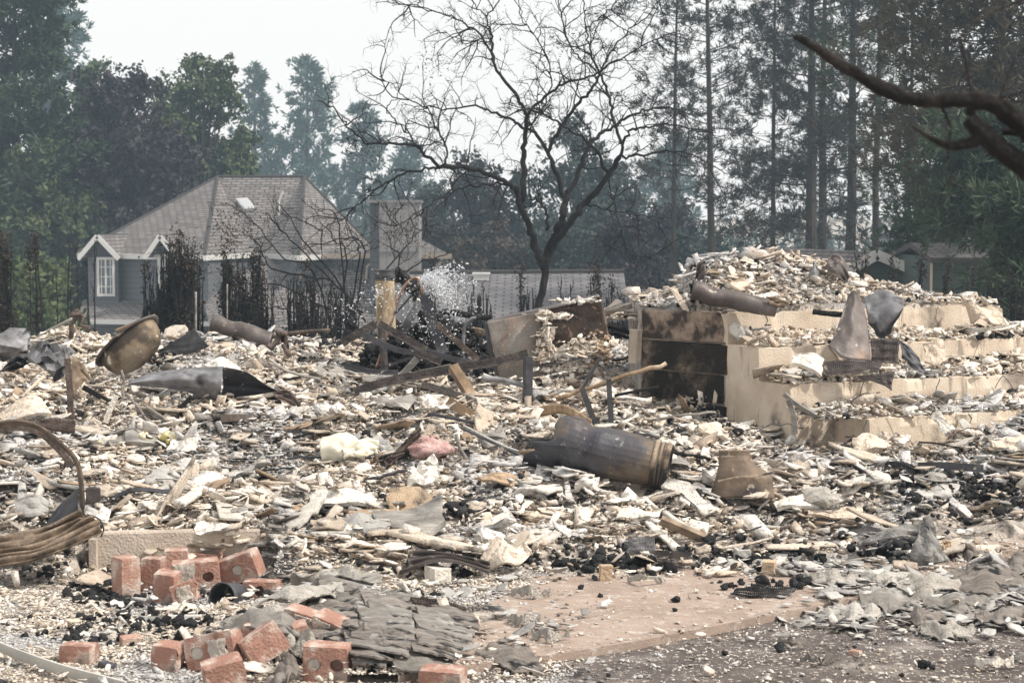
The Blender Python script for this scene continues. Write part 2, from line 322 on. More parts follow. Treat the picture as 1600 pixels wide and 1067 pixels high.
def shingle_mat(nm='roof_shingles', f=(1, 1, 1)):
    m = bpy.data.materials.new(nm); m.use_nodes = True; n = m.node_tree; N = n.nodes; L = n.links; b = N['Principled BSDF']; b.inputs['Roughness'].default_value = .9
    uv = N.new('ShaderNodeUVMap'); br = N.new('ShaderNodeTexBrick'); L.new(uv.outputs[0], br.inputs[0]); br.inputs['Scale'].default_value = 1
    br.inputs['Brick Width'].default_value = .42; br.inputs['Row Height'].default_value = .19; br.inputs['Mortar Size'].default_value = .028
    br.inputs[1].default_value = (.14*f[0], .13*f[1], .13*f[2], 1); br.inputs[2].default_value = (.24*f[0], .22*f[1], .215*f[2], 1); br.inputs[3].default_value = (.05, .046, .045, 1)
    no = N.new('ShaderNodeTexNoise'); no.inputs['Scale'].default_value = 1.3; L.new(uv.outputs[0], no.inputs[0])
    x = N.new('ShaderNodeMix'); x.data_type = 'RGBA'; x.blend_type = 'MULTIPLY'; x.inputs[0].default_value = .6; L.new(br.outputs[0], x.inputs[6])
    cr = N.new('ShaderNodeValToRGB'); cr.color_ramp.elements[0].color = (.65, .62, .6, 1); cr.color_ramp.elements[1].color = (1, 1, 1, 1); L.new(no.outputs[0], cr.inputs[0]); L.new(cr.outputs[0], x.inputs[7])
    L.new(x.outputs[2], b.inputs['Base Color']); return m
M_roof = shingle_mat(); M_roof2 = shingle_mat('grey_shed_shingles', (.85, .92, 1.02))
def siding_mat(name, c, step=.2, vertical=False):
    m = bpy.data.materials.new(name); m.use_nodes = True; n = m.node_tree; N = n.nodes; L = n.links; b = N['Principled BSDF']; b.inputs['Roughness'].default_value = .75
    tc = N.new('ShaderNodeTexCoord'); sp = N.new('ShaderNodeSeparateXYZ'); L.new(tc.outputs['Object'], sp.inputs[0])
    a = N.new('ShaderNodeMath'); a.operation = 'DIVIDE'; a.inputs[1].default_value = step; L.new(sp.outputs[0 if vertical else 2], a.inputs[0])
    f = N.new('ShaderNodeMath'); f.operation = 'FRACT'; L.new(a.outputs[0], f.inputs[0])
    cr = N.new('ShaderNodeValToRGB'); e = cr.color_ramp.elements; e[0].position = 0; e[0].color = (c[0]*.45, c[1]*.45, c[2]*.45, 1); e[1].position = .16; e[1].color = (*c, 1)
    L.new(f.outputs[0], cr.inputs[0]); L.new(cr.outputs[0], b.inputs['Base Color'])
    bp = N.new('ShaderNodeBump'); bp.inputs['Strength'].default_value = .6; bp.inputs['Distance'].default_value = .03; L.new(f.outputs[0], bp.inputs['Height']); L.new(bp.outputs[0], b.inputs['Normal'])
    return m
M_siding = siding_mat('blue_grey_siding', (.115, .12, .132), .22)
M_panel = siding_mat('brown_grey_panel', (.225, .215, .215), .28, True)
M_gsiding = siding_mat('dark_green_siding', (.05, .075, .065), .22)
def plain(name, c, rough=.6, metal=0):
    m = bpy.data.materials.new(name); m.use_nodes = True; n = m.node_tree; b = n.nodes['Principled BSDF']; b.inputs['Roughness'].default_value = rough; b.inputs['Metallic'].default_value = metal
    no = n.nodes.new('ShaderNodeTexNoise'); no.inputs['Scale'].default_value = 3; cr = n.nodes.new('ShaderNodeValToRGB')
    cr.color_ramp.elements[0].color = (*[k*.85 for k in c], 1); cr.color_ramp.elements[1].color = (*c, 1)
    n.links.new(no.outputs[0], cr.inputs[0]); n.links.new(cr.outputs[0], b.inputs['Base Color']); return m
M_trim = plain('white_trim', (.60, .60, .59)); M_tantrim = plain('tan_gutter', (.50, .42, .34)); M_glass = plain('window_glass', (.12, .16, .18), .08)
M_skyl = plain('skylight_glass', (.45, .47, .5), .15)

# ------------------------------------------------------------------ GROUND
def grid(name, x0, x1, nx, ys, fn, m):
    xs = np.linspace(x0, x1, nx); X, Yg = np.meshgrid(xs, ys, indexing='ij'); Z = fn(X, Yg)
    V = np.stack([X, Yg, Z], -1).reshape(-1, 3); ny = len(ys)
    i, j = np.meshgrid(np.arange(nx-1), np.arange(ny-1), indexing='ij'); a = (i*ny+j).ravel()
    return link(name, np_mesh(name, V, np.stack([a, a+ny, a+ny+1, a+1], 1)), m, smooth=True)
# the near, finely modelled part of the plot and the wider land, as one sheet of rows that widen with distance
def ground():
    ys = np.concatenate([np.linspace(1.5, 7, 20), np.linspace(7.05, 18, 400), np.linspace(18.2, 40, 60), np.geomspace(42, 1400, 40)])
    t = np.linspace(-1, 1, 460); V = []
    X = np.sign(t)[:, None]*(np.abs(t)[:, None]**1.0)*(3.2+.42*ys[None, :]); Yg = np.broadcast_to(ys, X.shape)
    Z = terr(X, Yg); V = np.stack([X, Yg, Z], -1).reshape(-1, 3); ny = len(ys); nx = len(t)
    i, j = np.meshgrid(np.arange(nx-1), np.arange(ny-1), indexing='ij'); a = (i*ny+j).ravel()
    o = link('ground', np_mesh('ground', V, np.stack([a, a+ny, a+ny+1, a+1], 1)), M_soil, smooth=True); o['kind'] = 'structure'
ground()
# pink concrete slab with a broken edge and the ashy asphalt in front of it
def slab():
    edge = SEDGE
    pts = []
    for k in range(len(edge)-1):
        for f in np.linspace(0, 1, 9)[:-1]:
            px = edge[k][0]*(1-f)+edge[k+1][0]*f; py = edge[k][1]*(1-f)+edge[k+1][1]*f
            Y = (CAMZ-SLABZ)*FPX/(py-HOR); pts.append(((px-800)/FPX*Y, Y+.01*(random.random()-.5)))
    F = pts; n = len(F); mb = MB()
    B = [(x*1.25+.55-.10*i/n, 10.4) for i, (x, y) in enumerate(F)]
    V = [(x, y, SLABZ) for x, y in F] + [(x, y, SLABZ) for x, y in B] + [(x-.0, y-.004, -.03) for x, y in F] + [(x, y, -.03) for x, y in B]
    Fc = [(i, i+1, n+i+1, n+i) for i in range(n-1)] + [(2*n+i, 2*n+i+1, i+1, i) for i in range(n-1)] + [(0, n, 3*n, 2*n), (n-1, 3*n-1, 4*n-1, 2*n-1)][:1]
    mb.add(V, Fc); o = mb.build('pavement', M_slab); o['kind'] = 'structure'
slab()
def asphalt():
    o = grid('road', -1.2, 5, 200, np.linspace(3, 9.6, 160), lambda x, y: .022+.012*(fbm(x*5, y*5, 3)-.5)-.3*sm(9.2, 9.6, y)-.12*(1-sm(-.7, -.1, x+.3*fbm(x*3, y*3, 2))), M_asph); o['kind'] = 'structure'
asphalt()

# ------------------------------------------------------------------ STEPS (concrete stair with its block stem wall)
M_blk1 = mat('smoked_top_course', [(0, (.02, .017, .016)), (.42, (.06, .048, .04)), (.6, (.26, .20, .155)), (1, (.50, .41, .33))], 4.2, rough=.95, bump=.5, bscale=90)
M_jnt = mat('sooty_mortar', [(0, (.07, .06, .05)), (1, (.22, .18, .145))], 9)
def steps():
    base = np.array([O1[0], O1[1], .1])
    root = empty('concrete_steps', base, 'tan concrete stair of four steps under debris, with a sooty block wall', 'steps')
    def W3(u, n, z): return np.array([O1[0]+u*U2[0]+n*N2[0], O1[1]+u*U2[1]+n*N2[1], z])
    def block(u0, u1, n0, n1, z0, z1, rough=.008, nu=150, nz=9):
        """box in stair axes with softly worn, slightly uneven faces"""
        mb = MB()
        def face(f, a, b, flip):
            V = [f(p, q) for p in np.linspace(0, 1, a) for q in np.linspace(0, 1, b)]
            V = np.array(V); e = np.stack([vnoise(V[:, 0]*23+V[:, 2]*31, V[:, 1]*29+V[:, 2]*17)-.5]*3, 1)*rough*np.array([1, 1, 1.2])
            w = np.stack([vnoise(V[:, 0]*5+40, V[:, 1]*5+V[:, 2]*7)-.5]*3, 1)*rough*1.4
            un = (V[:, 0]-O1[0])*N2[0]+(V[:, 1]-O1[1])*N2[1]; lip = (np.abs(V[:, 2]-z1) < .001) & (np.abs(un-n1) < .002); ch = np.maximum(0, vnoise(V[:, 0]*14+3, V[:, 1]*3+z1*9)-.55)*.11*lip; V = V-np.stack([N2[0]*ch*.8, N2[1]*ch*.8, ch], 1); V = V+e+w; F = []
            for i in range(a-1):
                for j in range(b-1):
                    k = i*b+j; q = (k, k+b, k+b+1, k+1); F.append(q[::-1] if flip else q)
            mb.add(V, F)
        face(lambda p, q: W3(u0+(u1-u0)*p, n1, z0+(z1-z0)*q), nu, nz, False)
        face(lambda p, q: W3(u0+(u1-u0)*p, n1+(n0-n1)*q, z1), nu, 10, False)
        face(lambda p, q: W3(u0, n0+(n1-n0)*p, z0+(z1-z0)*q), 12, nz, False)
        face(lambda p, q: W3(u1, n1+(n0-n1)*p, z0+(z1-z0)*q), 12, nz, False)
        return local(root, mb)
    for k in (3, 2, 1, 0):
        u0 = .0 if k < 3 else .32
        st = block(u0-.0015*(3-k), UMAX[k], (-.95 if k == 0 else TREAD*(k-1)-.01), TREAD*k, .1, TIERZ[k]).build('step', M_conc, root)
        # hairline cracks: thin dark grooves down the riser
        for c in range(3):
            mb = MB(); u = .25+.7*c+random.random()*.3; z = TIERZ[k]; pts = [W3(u, TREAD*k+.002, z)]
            for s_ in range(5):
                u += random.uniform(-.02, .035); z -= .028; pts.append(W3(u, TREAD*k+.002, z))
            mb.tube(pts, [.0025, .002, .002, .0015, .0012, .0008], 3)
            local(root, mb).build('crack', M_char, st)
    # stem wall of blocks: four courses seen almost head-on, each course of two or three blocks
    a = P(1004, 478, 13.15); b = P(1135, 485, 12.645); z1 = float(O1[2])-.004
    d = b-a; Ln = np.hypot(d[0], d[1]); dx, dy = d[0]/Ln, d[1]/Ln
    w = MB(); w0 = MB()
    M3 = np.array([[dx, -dy, 0], [dy, dx, 0], [0, 0, 1]])
    for c in range(5):
        z = z1-.004-.197*c
        wd = Ln/2 if c % 2 == 0 else Ln/2
        cuts = [0, Ln]
        for q in range(len(cuts)-1):
            m = (cuts[q]+cuts[q+1])/2; L_ = cuts[q+1]-cuts[q]-.006
            cx = a[0]+dx*m-dy*.55; cy = a[1]+dy*m+dx*.55
            (w0 if c == 0 else w).box((cx, cy-.022*[0, 1, .4, 1.3, .6][c], z-.095), (L_, 1.1, .184), M3, .004)
    local(root, w).build('block_wall', M_block, root); local(root, w0).build('top_course', M_blk1, root)
    mo = MB(); mo.box((a[0]+dx*Ln/2-dy*.56, a[1]+dy*Ln/2+dx*.56, z1-.5), (Ln-.02, 1.1, .96), M3)
    local(root, mo).build('mortar_bed', M_block, root)
    for c in range(1, 5):
        j_ = MB(); t = np.linspace(0, 1, 30); z = z1-.004-.197*c+.006
        j_.sweep([(-.02, -.007), (.008, -.007), (.008, .006), (-.02, .006)], [np.array([a[0]+dx*Ln*q, a[1]+dy*Ln*q, z+.004*(vnoise(q*20, c)-.5)]) for q in t], (0, 0, 1)); local(root, j_).build('mortar_joint', M_jnt, root)
    pp = P(993, 516, 13.2)
    mb = MB(); mb.box((pp[0], pp[1]+.06, pp[2]-.11), (.075, .12, .22), rotm(0, R(2), 0), .003)
    single(mb, 'concrete_stub', M_conc, 'small pale concrete stub standing just left of the sooty block wall', 'concrete stub')
steps()
# mound of ash on the landing, under the loose fragments
def mound():
    o = grid('ash_mound', .84, 4.1, 220, np.linspace(12.2, 15.2, 200), lambda x, y: np.where((stair_local(x, y)[1] < -.03) & (surf(x, y) > TIERZ[0]+.004), surf(x, y)-.012, .12), M_soil)
    tag(o, 'heap of fine ash and grit piled on the stair landing', 'ash', kind='stuff')
mound()

# ------------------------------------------------------------------ RUBBLE
def shard_template(rs, n=5, kind='plate'):
    """irregular broken plate about 1 across, straight snapped edges; vertices (k,3), triangles"""
    if kind == 'strip':
        el = rs.uniform(.07, .13); c = [(-.5+rs.uniform(-.05, .05), -el), (.5+rs.uniform(-.09, .05), -el*rs.uniform(.5, 1)), (.5+rs.uniform(-.09, .05), el*rs.uniform(.4, 1)), (-.5+rs.uniform(-.05, .12), el)]; th = rs.uniform(.05, .10)
    else:
        n = rs.randint(4, 7); a = np.linspace(0, 2*PI, n, endpoint=False)+(rs.rand(n)-.5)*3.0/n; r = .5*(.72+.4*rs.rand(n)); el = rs.uniform(.5, .95); c = [(r_*math.cos(a_), r_*math.sin(a_)*el) for r_, a_ in zip(r, a)]; th = rs.uniform(.07, .14)
    pts = []
    for k in range(len(c)):
        p, q = np.array(c[k]), np.array(c[(k+1) % len(c)]); pts.append(p); d = q-p; nn = np.array([-d[1], d[0]])
        for f in ((.35, .7) if np.hypot(*d) > .45 else (.5,)): pts.append(p+d*(f+.1*rs.randn())+nn*rs.randn()*.055)
    pts = np.array(pts); n = len(pts); x, y = pts[:, 0], pts[:, 1]
    bend = rs.uniform(-.18, .28) if rs.rand() < .7 else rs.uniform(.3, .8); tw = rs.uniform(-.35, .35); ph = rs.rand()*PI
    def z(x, y): s = x*math.cos(ph)+y*math.sin(ph); return bend*s*s+tw*x*y
    V = []
    for k, sgn in ((1.0, 1), (.55, 1), (1.0, -1), (.55, -1)):
        xx = x*k*(1+.03*rs.randn(n)); yy = y*k*(1+.03*rs.randn(n)); V.append(np.stack([xx, yy, z(xx, yy)+sgn*th/2+.008*rs.randn(n)], 1))
    V.append([[0, 0, z(0, 0)+th/2], [0, 0, z(0, 0)-th/2]]); V = np.concatenate(V); F = []
    for i in range(n):
        j = (i+1) % n
        F += [(i, j, n+j), (i, n+j, n+i), (n+i, n+j, 4*n), (2*n+j, 2*n+i, 3*n+i), (2*n+j, 3*n+i, 3*n+j), (3*n+j, 3*n+i, 4*n+1), (2*n+i, 2*n+j, j), (2*n+i, j, i)]
    return V, np.array(F)
def chip_template(rs, n=5):
    a = np.linspace(0, 2*PI, n, endpoint=False)+rs.rand(n)*.7; r = .5*(.6+.5*rs.rand(n)); el = rs.uniform(.45, 1); th = rs.uniform(.08, .26)
    V = np.concatenate([np.stack([r*np.cos(a), r*np.sin(a)*el, th/2+.06*rs.randn(n)], 1), np.stack([r*np.cos(a)*1.05, r*np.sin(a)*el, -th/2+.04*rs.randn(n)], 1)])
    F = [(0, i, i+1) for i in range(1, n-1)] + [(n, n+i+1, n+i) for i in range(1, n-1)]
    for i in range(n):
        j = (i+1) % n; F += [(n+i, n+j, j), (n+i, j, i)]
    return V, np.array(F)
def chunk_template(rs):
    V = np.array([(x, y, z) for x in (-.5, .5) for y in (-.35, .35) for z in (-.22, .22)])*(1+.0*rs.rand()); V = V+rs.randn(8, 3)*np.array([.09, .08, .06]); k = rs.randint(8); V[k] *= .55
    Q = [(0,1,3,2),(4,6,7,5),(0,4,5,1),(2,3,7,6),(0,2,6,4),(1,5,7,3)]; return V, np.array([t for a, b, c, d in Q for t in ((a, b, c), (a, c, d))])
def lump_template(rs):
    """angular charcoal lump: a rough octahedral blob"""
    import itertools
    V = []; F = []
    nu, nv = 6, 4
    for i in range(1, nv):
        for j in range(nu):
            t = PI*i/nv; p = 2*PI*j/nu+.4*rs.rand(); r = .5*(.45+.75*rs.rand()); V.append((r*math.sin(t)*math.cos(p)*1.15, r*math.sin(t)*math.sin(p)*.75, r*math.cos(t)*.6))
    V += [(0, 0, .33), (0, 0, -.33)]; t_, b_ = len(V)-2, len(V)-1
    for j in range(nu):
        k = (j+1) % nu; F += [(t_, j, k), (b_, (nv-2)*nu+k, (nv-2)*nu+j)]
        for i in range(nv-2):
            F += [(i*nu+j, (i+1)*nu+j, (i+1)*nu+k), (i*nu+j, (i+1)*nu+k, i*nu+k)]
    return np.array(V), np.array(F)
rs0 = np.random.RandomState(3)
PL = [shard_template(rs0, rs0.randint(6, 10)) for _ in range(26)]
ST = [shard_template(rs0, 8, 'strip') for _ in range(12)]
CH = [chip_template(rs0, rs0.randint(4, 7)) for _ in range(24)]
LU = [lump_template(rs0) for _ in range(14)]; CK = [chunk_template(rs0) for _ in range(16)]
def rotmats(rs, n, tilt):
    az = rs.rand(n)*2*PI; ax = rs.rand(n)*2*PI; t = np.abs(rs.randn(n))*tilt
    t = np.minimum(t, 1.5)
    c, s = np.cos(az), np.sin(az); Z = np.zeros((n, 3, 3)); Z[:, 0, 0] = c; Z[:, 0, 1] = -s; Z[:, 1, 0] = s; Z[:, 1, 1] = c; Z[:, 2, 2] = 1
    kx, ky = np.cos(ax), np.sin(ax); ct, st = np.cos(t), np.sin(t); vt = 1-ct
    T = np.zeros((n, 3, 3)); T[:, 0, 0] = ct+kx*kx*vt; T[:, 0, 1] = kx*ky*vt; T[:, 0, 2] = ky*st; T[:, 1, 0] = kx*ky*vt; T[:, 1, 1] = ct+ky*ky*vt; T[:, 1, 2] = -kx*st
    T[:, 2, 0] = -ky*st; T[:, 2, 1] = kx*st; T[:, 2, 2] = ct
    return T @ Z, t
def scatter(name, T, pos, size, tilt, m, rs, sq=None, drop=.0):
    n = len(pos); Rm, t = rotmats(rs, n, tilt); which = rs.randint(0, len(T), n); Vs = []; Fs = []; off = 0
    for k in range(len(T)):
        idx = np.where(which == k)[0]
        if not len(idx): continue
        V, F = T[k]; S = size[idx][:, None, None]
        Q = V[None]*S
        if sq is not None: Q = Q*sq[idx][:, None, :]
        Q = np.einsum('nij,nkj->nki', Rm[idx], Q)+pos[idx][:, None, :]
        Vs.append(Q.reshape(-1, 3)); Fs.append((F[None]+(np.arange(len(idx))*len(V))[:, None, None]+off).reshape(-1, 3)); off += Q.shape[0]*Q.shape[1]
    return link(name, np_mesh(name, np.concatenate(Vs), np.concatenate(Fs)), m)
def blobs(px, py, L_):
    s = np.zeros_like(px)
    for (cx, cy, rx, ry, k) in L_:
        s = np.maximum(s, k*np.exp(-(((px-cx)/rx)**2+((py-cy)/ry)**2)))
    return s
CHAR = [(960, 884, 75, 13, 1), (820, 882, 60, 9, .9), (1080, 872, 50, 10, .8), (1190, 878, 70, 11, 1), (690, 893, 70, 9, .7), (1520, 775, 120, 30, 1), (1410, 770, 60, 22, .6), (150, 925, 40, 30, .6), (240, 985, 110, 18, .5), (120, 995, 45, 16, .4),
        (180, 945, 30, 20, .7), (640, 545, 70, 32, 1), (560, 530, 60, 18, .7), (700, 590, 60, 20, .5), (500, 535, 60, 14, .8), (1010, 745, 60, 25, .7), (1090, 770, 50, 22, .5), (1130, 650, 25, 30, .8), (500, 815, 45, 20, .7), (640, 940, 25, 8, .4),
        (100, 825, 40, 12, .5), (230, 690, 30, 10, .5), (1400, 862, 45, 18, .8), (330, 920, 60, 14, .6), (720, 810, 40, 12, .7), (860, 790, 60, 18, .45), (1260, 720, 60, 16, .35), (840, 700, 60, 14, .3), (400, 1045, 60, 12, .6), (1560, 540, 40, 30, .8), (1180, 835, 60, 14, .3), (250, 560, 30, 10, .5), (1200, 920, 45, 6, .9), (80, 900, 40, 10, .4)]
FLAKE = [(1450, 920, 130, 45, 1), (1380, 900, 110, 35, .9), (1560, 960, 90, 35, 1), (1330, 975, 60, 18, .7), (850, 985, 50, 18, .2), (760, 1010, 50, 16, .4), (740, 920, 50, 14, .4), (520, 1030, 80, 20, .6), (1250, 890, 80, 14, .5), (700, 1055, 100, 10, .5), (300, 700, 140, 40, .45), (1300, 670, 140, 20, .5), (1080, 640, 70, 40, .6)]
def slabmask(px, py):
    e = np.interp(px, [480, 860, 1310, 1700], [1062, 1030, 945, 872])
    top = np.interp(px, [560, 700, 800, 900, 1300, 1480, 1600], [1060, 985, 930, 905, 905, 905, 905])
    s = (py < e-1) & (py > top) & (px < 1330)
    s |= (px > 1470) & (py > 822) & (py < 856)
    s |= (px > 1040) & (px < 1300) & (py > 846) & (py < 862)
    return s
def cand(rs, n, y0=7.0, y1=17.2, wide=.34):
    y = y0+(y1-y0)*rs.rand(n)**.9; x = (rs.rand(n)*2-1)*(wide*y+.5); z = surf(x, y); px, py = px_of(x, y, z)
    return x, y, z, px, py
def rubble_w(px, py, x, y):
    """share of full cover for pale fragments at a place"""
    w = np.ones_like(px)
    front = np.interp(px, [0, 400, 520, 640, 760, 900, 1300, 1480, 1600], [870, 880, 880, 890, 880, 868, 868, 815, 812])
    w = np.where(py > front, .16, w)
    w = np.where((py > 890) & (px < 860), .38, w)
    w = np.where((px > 1280) & (py > 800) & (py < 1000), .22, w)
    w = np.where((px > 900) & (py > np.interp(px, [860, 1310, 1700], [1030, 945, 880])), .04, w)
    w = np.where(slabmask(px, py), .025, w)
    w = w*(1-.85*blobs(px, py, CHAR))
    u, n = stair_local(x, y)
    st = (u > -.02) & (n < TREAD*3+.02) & (n > -2.2)
    edge = np.zeros_like(px, bool)
    for k in range(4): edge |= st & (np.abs(n-(TREAD*k-.0)) < .03)
    return np.where(edge, 0, w)
def clearance(x, y, s):
    """keeps fragments from sticking out of the risers: shrink near a riser edge"""
    u, n = stair_local(x, y); d = np.full_like(x, 9.)
    st = (u > -.4) & (n < TREAD*3+.3) & (n > -.5)
    for k in range(4): d = np.minimum(d, np.where(st, np.abs(n-TREAD*k), 9))
    return np.minimum(s, np.maximum(d*2.2, .02))
def rubble():
    rs = np.random.RandomState(21)
    # broken plaster, medium
    x, y, z, px, py = cand(rs, 36000); keep = rs.rand(len(x)) < rubble_w(px, py, x, y)*(.12+1.1*sm(.35, .65, vnoise(x*1.3+5, y*1.3)))*.9; x, y, z = x[keep], y[keep], z[keep]
    s = np.exp(rs.randn(len(x))*.45-2.78); s = clearance(x, y, np.clip(s, .028, .19)); s = np.where(y < 9.1, s*.5, s); k = len(x)*7//8
    pos = np.stack([x, y, z+s*.10+rs.rand(len(x))*.05], 1); sq = np.stack([1+.6*rs.rand(len(x)), np.ones(len(x)), .4+.5*rs.rand(len(x))*1], 1); tl = .45
    o1 = scatter('plaster_rubble', PL, pos[:k], s[:k], tl, M_plaster, rs, sq[:k]); tag(o1, 'countless broken cream plaster pieces covering the burnt plot', 'rubble', kind='stuff')
    o2 = scatter('lath_rubble', ST, pos[k:], s[k:]*1.7, .38, M_plaster, rs, sq[k:]); tag(o2, 'countless long thin splinters of pale plaster and lath in the debris', 'rubble', kind='stuff')
    x, y, z, px, py = cand(rs, 7000); keep = rs.rand(len(x)) < rubble_w(px, py, x, y)*.8; x, y, z = x[keep], y[keep], z[keep]
    s = np.clip(np.exp(rs.randn(len(x))*.5-3.15), .02, .12); s = clearance(x, y, s); s = np.where(y < 9.1, s*.5, s)
    o = scatter('plaster_lumps', CK, np.stack([x, y, z+s*.2+rs.rand(len(x))*.03], 1), s, .8, M_plaster, rs, np.stack([1+.8*rs.rand(len(x)), np.ones(len(x)), .7+.4*rs.rand(len(x))], 1)); tag(o, 'crumbled chunks of plaster and mortar mixed through the debris', 'rubble', kind='stuff')
    # chips
    x, y, z, px, py = cand(rs, 170000); w = rubble_w(px, py, x, y); keep = rs.rand(len(x)) < np.maximum(w, .12*(1-slabmask(px, py))+.04)*.9; x, y, z, py = x[keep], y[keep], z[keep], py[keep]
    s = np.clip(np.exp(rs.randn(len(x))*.5-3.75), .007, .06); s = np.where(py > 900, s*.62, s)
    pos = np.stack([x, y, z+s*.15+rs.rand(len(x))*.02*(py < 880)], 1)
    o = scatter('plaster_chips', CH, pos, s, .5, M_plaster, rs); tag(o, 'fine pale plaster chips and crumbs strewn between the larger pieces', 'rubble', kind='stuff')
    x, y, z, px, py = cand(rs, 52000); w = np.maximum(rubble_w(px, py, x, y), .25*(py > 880)*(px < 860)); keep = rs.rand(len(x)) < w*.85; x, y, z = x[keep], y[keep], z[keep]
    s = np.clip(np.exp(rs.randn(len(x))*.5-3.7), .008, .06); s = np.where(y < 9.1, s*.5, s); o = scatter('scorched_crumbs', CH, np.stack([x, y, z+s*.2+rs.rand(len(x))*.045*(y > 9.2)], 1), s, .6, M_crumb, rs); tag(o, 'brown and grey scorched crumbs lying over the pale debris', 'rubble', kind='stuff')
    # grit on the near ground
    x, y, z, px, py = cand(rs, 130000, 6.9, 9.9, .30); w = np.where(px < np.interp(py, [880, 1067], [820, 900]), .8, .10); w = np.where(slabmask(px, py), .02, w); w = np.maximum(w, .45*blobs(px, py, FLAKE)); w = np.maximum(w, .30*((px > 860) & (py > np.interp(px, [860, 1310, 1700], [1034, 952, 885])) & (vnoise(x*2, y*3) > .66))); keep = rs.rand(len(x)) < w; x, y, z = x[keep], y[keep], z[keep]
    s = np.clip(np.exp(rs.randn(len(x))*.5-4.6), .004, .026); s = np.where(x > .3+.0*y, s*.62, s); o = scatter('plaster_grit', CH, np.stack([x, y, z+s*.2], 1), s, .4, M_plaster, rs); tag(o, 'fine pale grit and ash crumbs over the near ground', 'rubble', kind='stuff')
    # grey ash flakes
    x, y, z, px, py = cand(rs, 90000, 7, 17); w = blobs(px, py, FLAKE)*1.4*(.3+1.2*(vnoise(x*4, y*4) > .4))+.09*(py < 860)*(py > 500)*(.3+1.6*(vnoise(x*2, y*2) > .55))+.002; keep = rs.rand(len(x)) < w*.8; x, y, z, px, py = [q[keep] for q in (x, y, z, px, py)]
    s = np.clip(np.exp(rs.randn(len(x))*.5-3.15), .012, .13); pos = np.stack([x, y, z+.006+rs.rand(len(x))*.02], 1); sq = np.stack([1+.5*rs.rand(len(x)), np.ones(len(x)), .25+.3*rs.rand(len(x))], 1)
    o = scatter('ash_flakes', PL, pos, s, .25, M_ash, rs, sq); tag(o, 'grey flaking ash and shingle crumbs scattered over the ground', 'ash', kind='stuff')
    # charcoal
    x, y, z, px, py = cand(rs, 240000, 7, 17); w = blobs(px, py, CHAR)*1.0+.022*(py < 870)*(1-slabmask(px, py))+.0025; keep = rs.rand(len(x)) < w*.55; x, y, z, px, py = [q[keep] for q in (x, y, z, px, py)]
    s = np.clip(np.exp(rs.randn(len(x))*.5-3.5), .01, .085); pos = np.stack([x, y, z+s*.2+rs.rand(len(x))*.02*(py < 880)], 1)
    o = scatter('charcoal_rubble', LU, pos, s, .6, M_char, rs); tag(o, 'black charcoal crumbs heaped in bands among the pale debris', 'charcoal', kind='stuff')
rubble()

# ---- the larger plaster fragments, each an object of its own
LANDM = [(190, 900, 'the upright brick left of the curb'), (300, 850, 'the low concrete curb'), (70, 850, 'the folded gutter panels'), (70, 700, 'the curled rusted strap'), (60, 560, 'the crumpled sheet metal'), (200, 545, 'the scorched tub'),
         (330, 600, 'the twisted silver sheet'), (375, 520, 'the split rusty pipe'), (470, 560, 'the arched copper pipe'), (620, 600, 'the angle iron frame'), (720, 600, 'the scorched timber block'), (850, 560, 'the tipped steel cabinet'),
         (530, 700, 'the cream curved shell'), (670, 700, 'the pink insulation wad'), (540, 780, 'the folded white slab'), (660, 810, 'the grey warped board'), (930, 700, 'the long dented duct'), (1165, 735, 'the duct boot'), (1070, 830, 'the tan steel channel'),
         (990, 850, 'the grey metal mesh'), (1070, 630, 'the sooty block wall'), (1430, 730, 'the dark perforated sheet'), (1420, 850, 'the grey ash cone'), (700, 880, 'the ribbed black lath'), (370, 690, 'the yellow foam lump'), (1250, 700, 'the foot of the stair')]
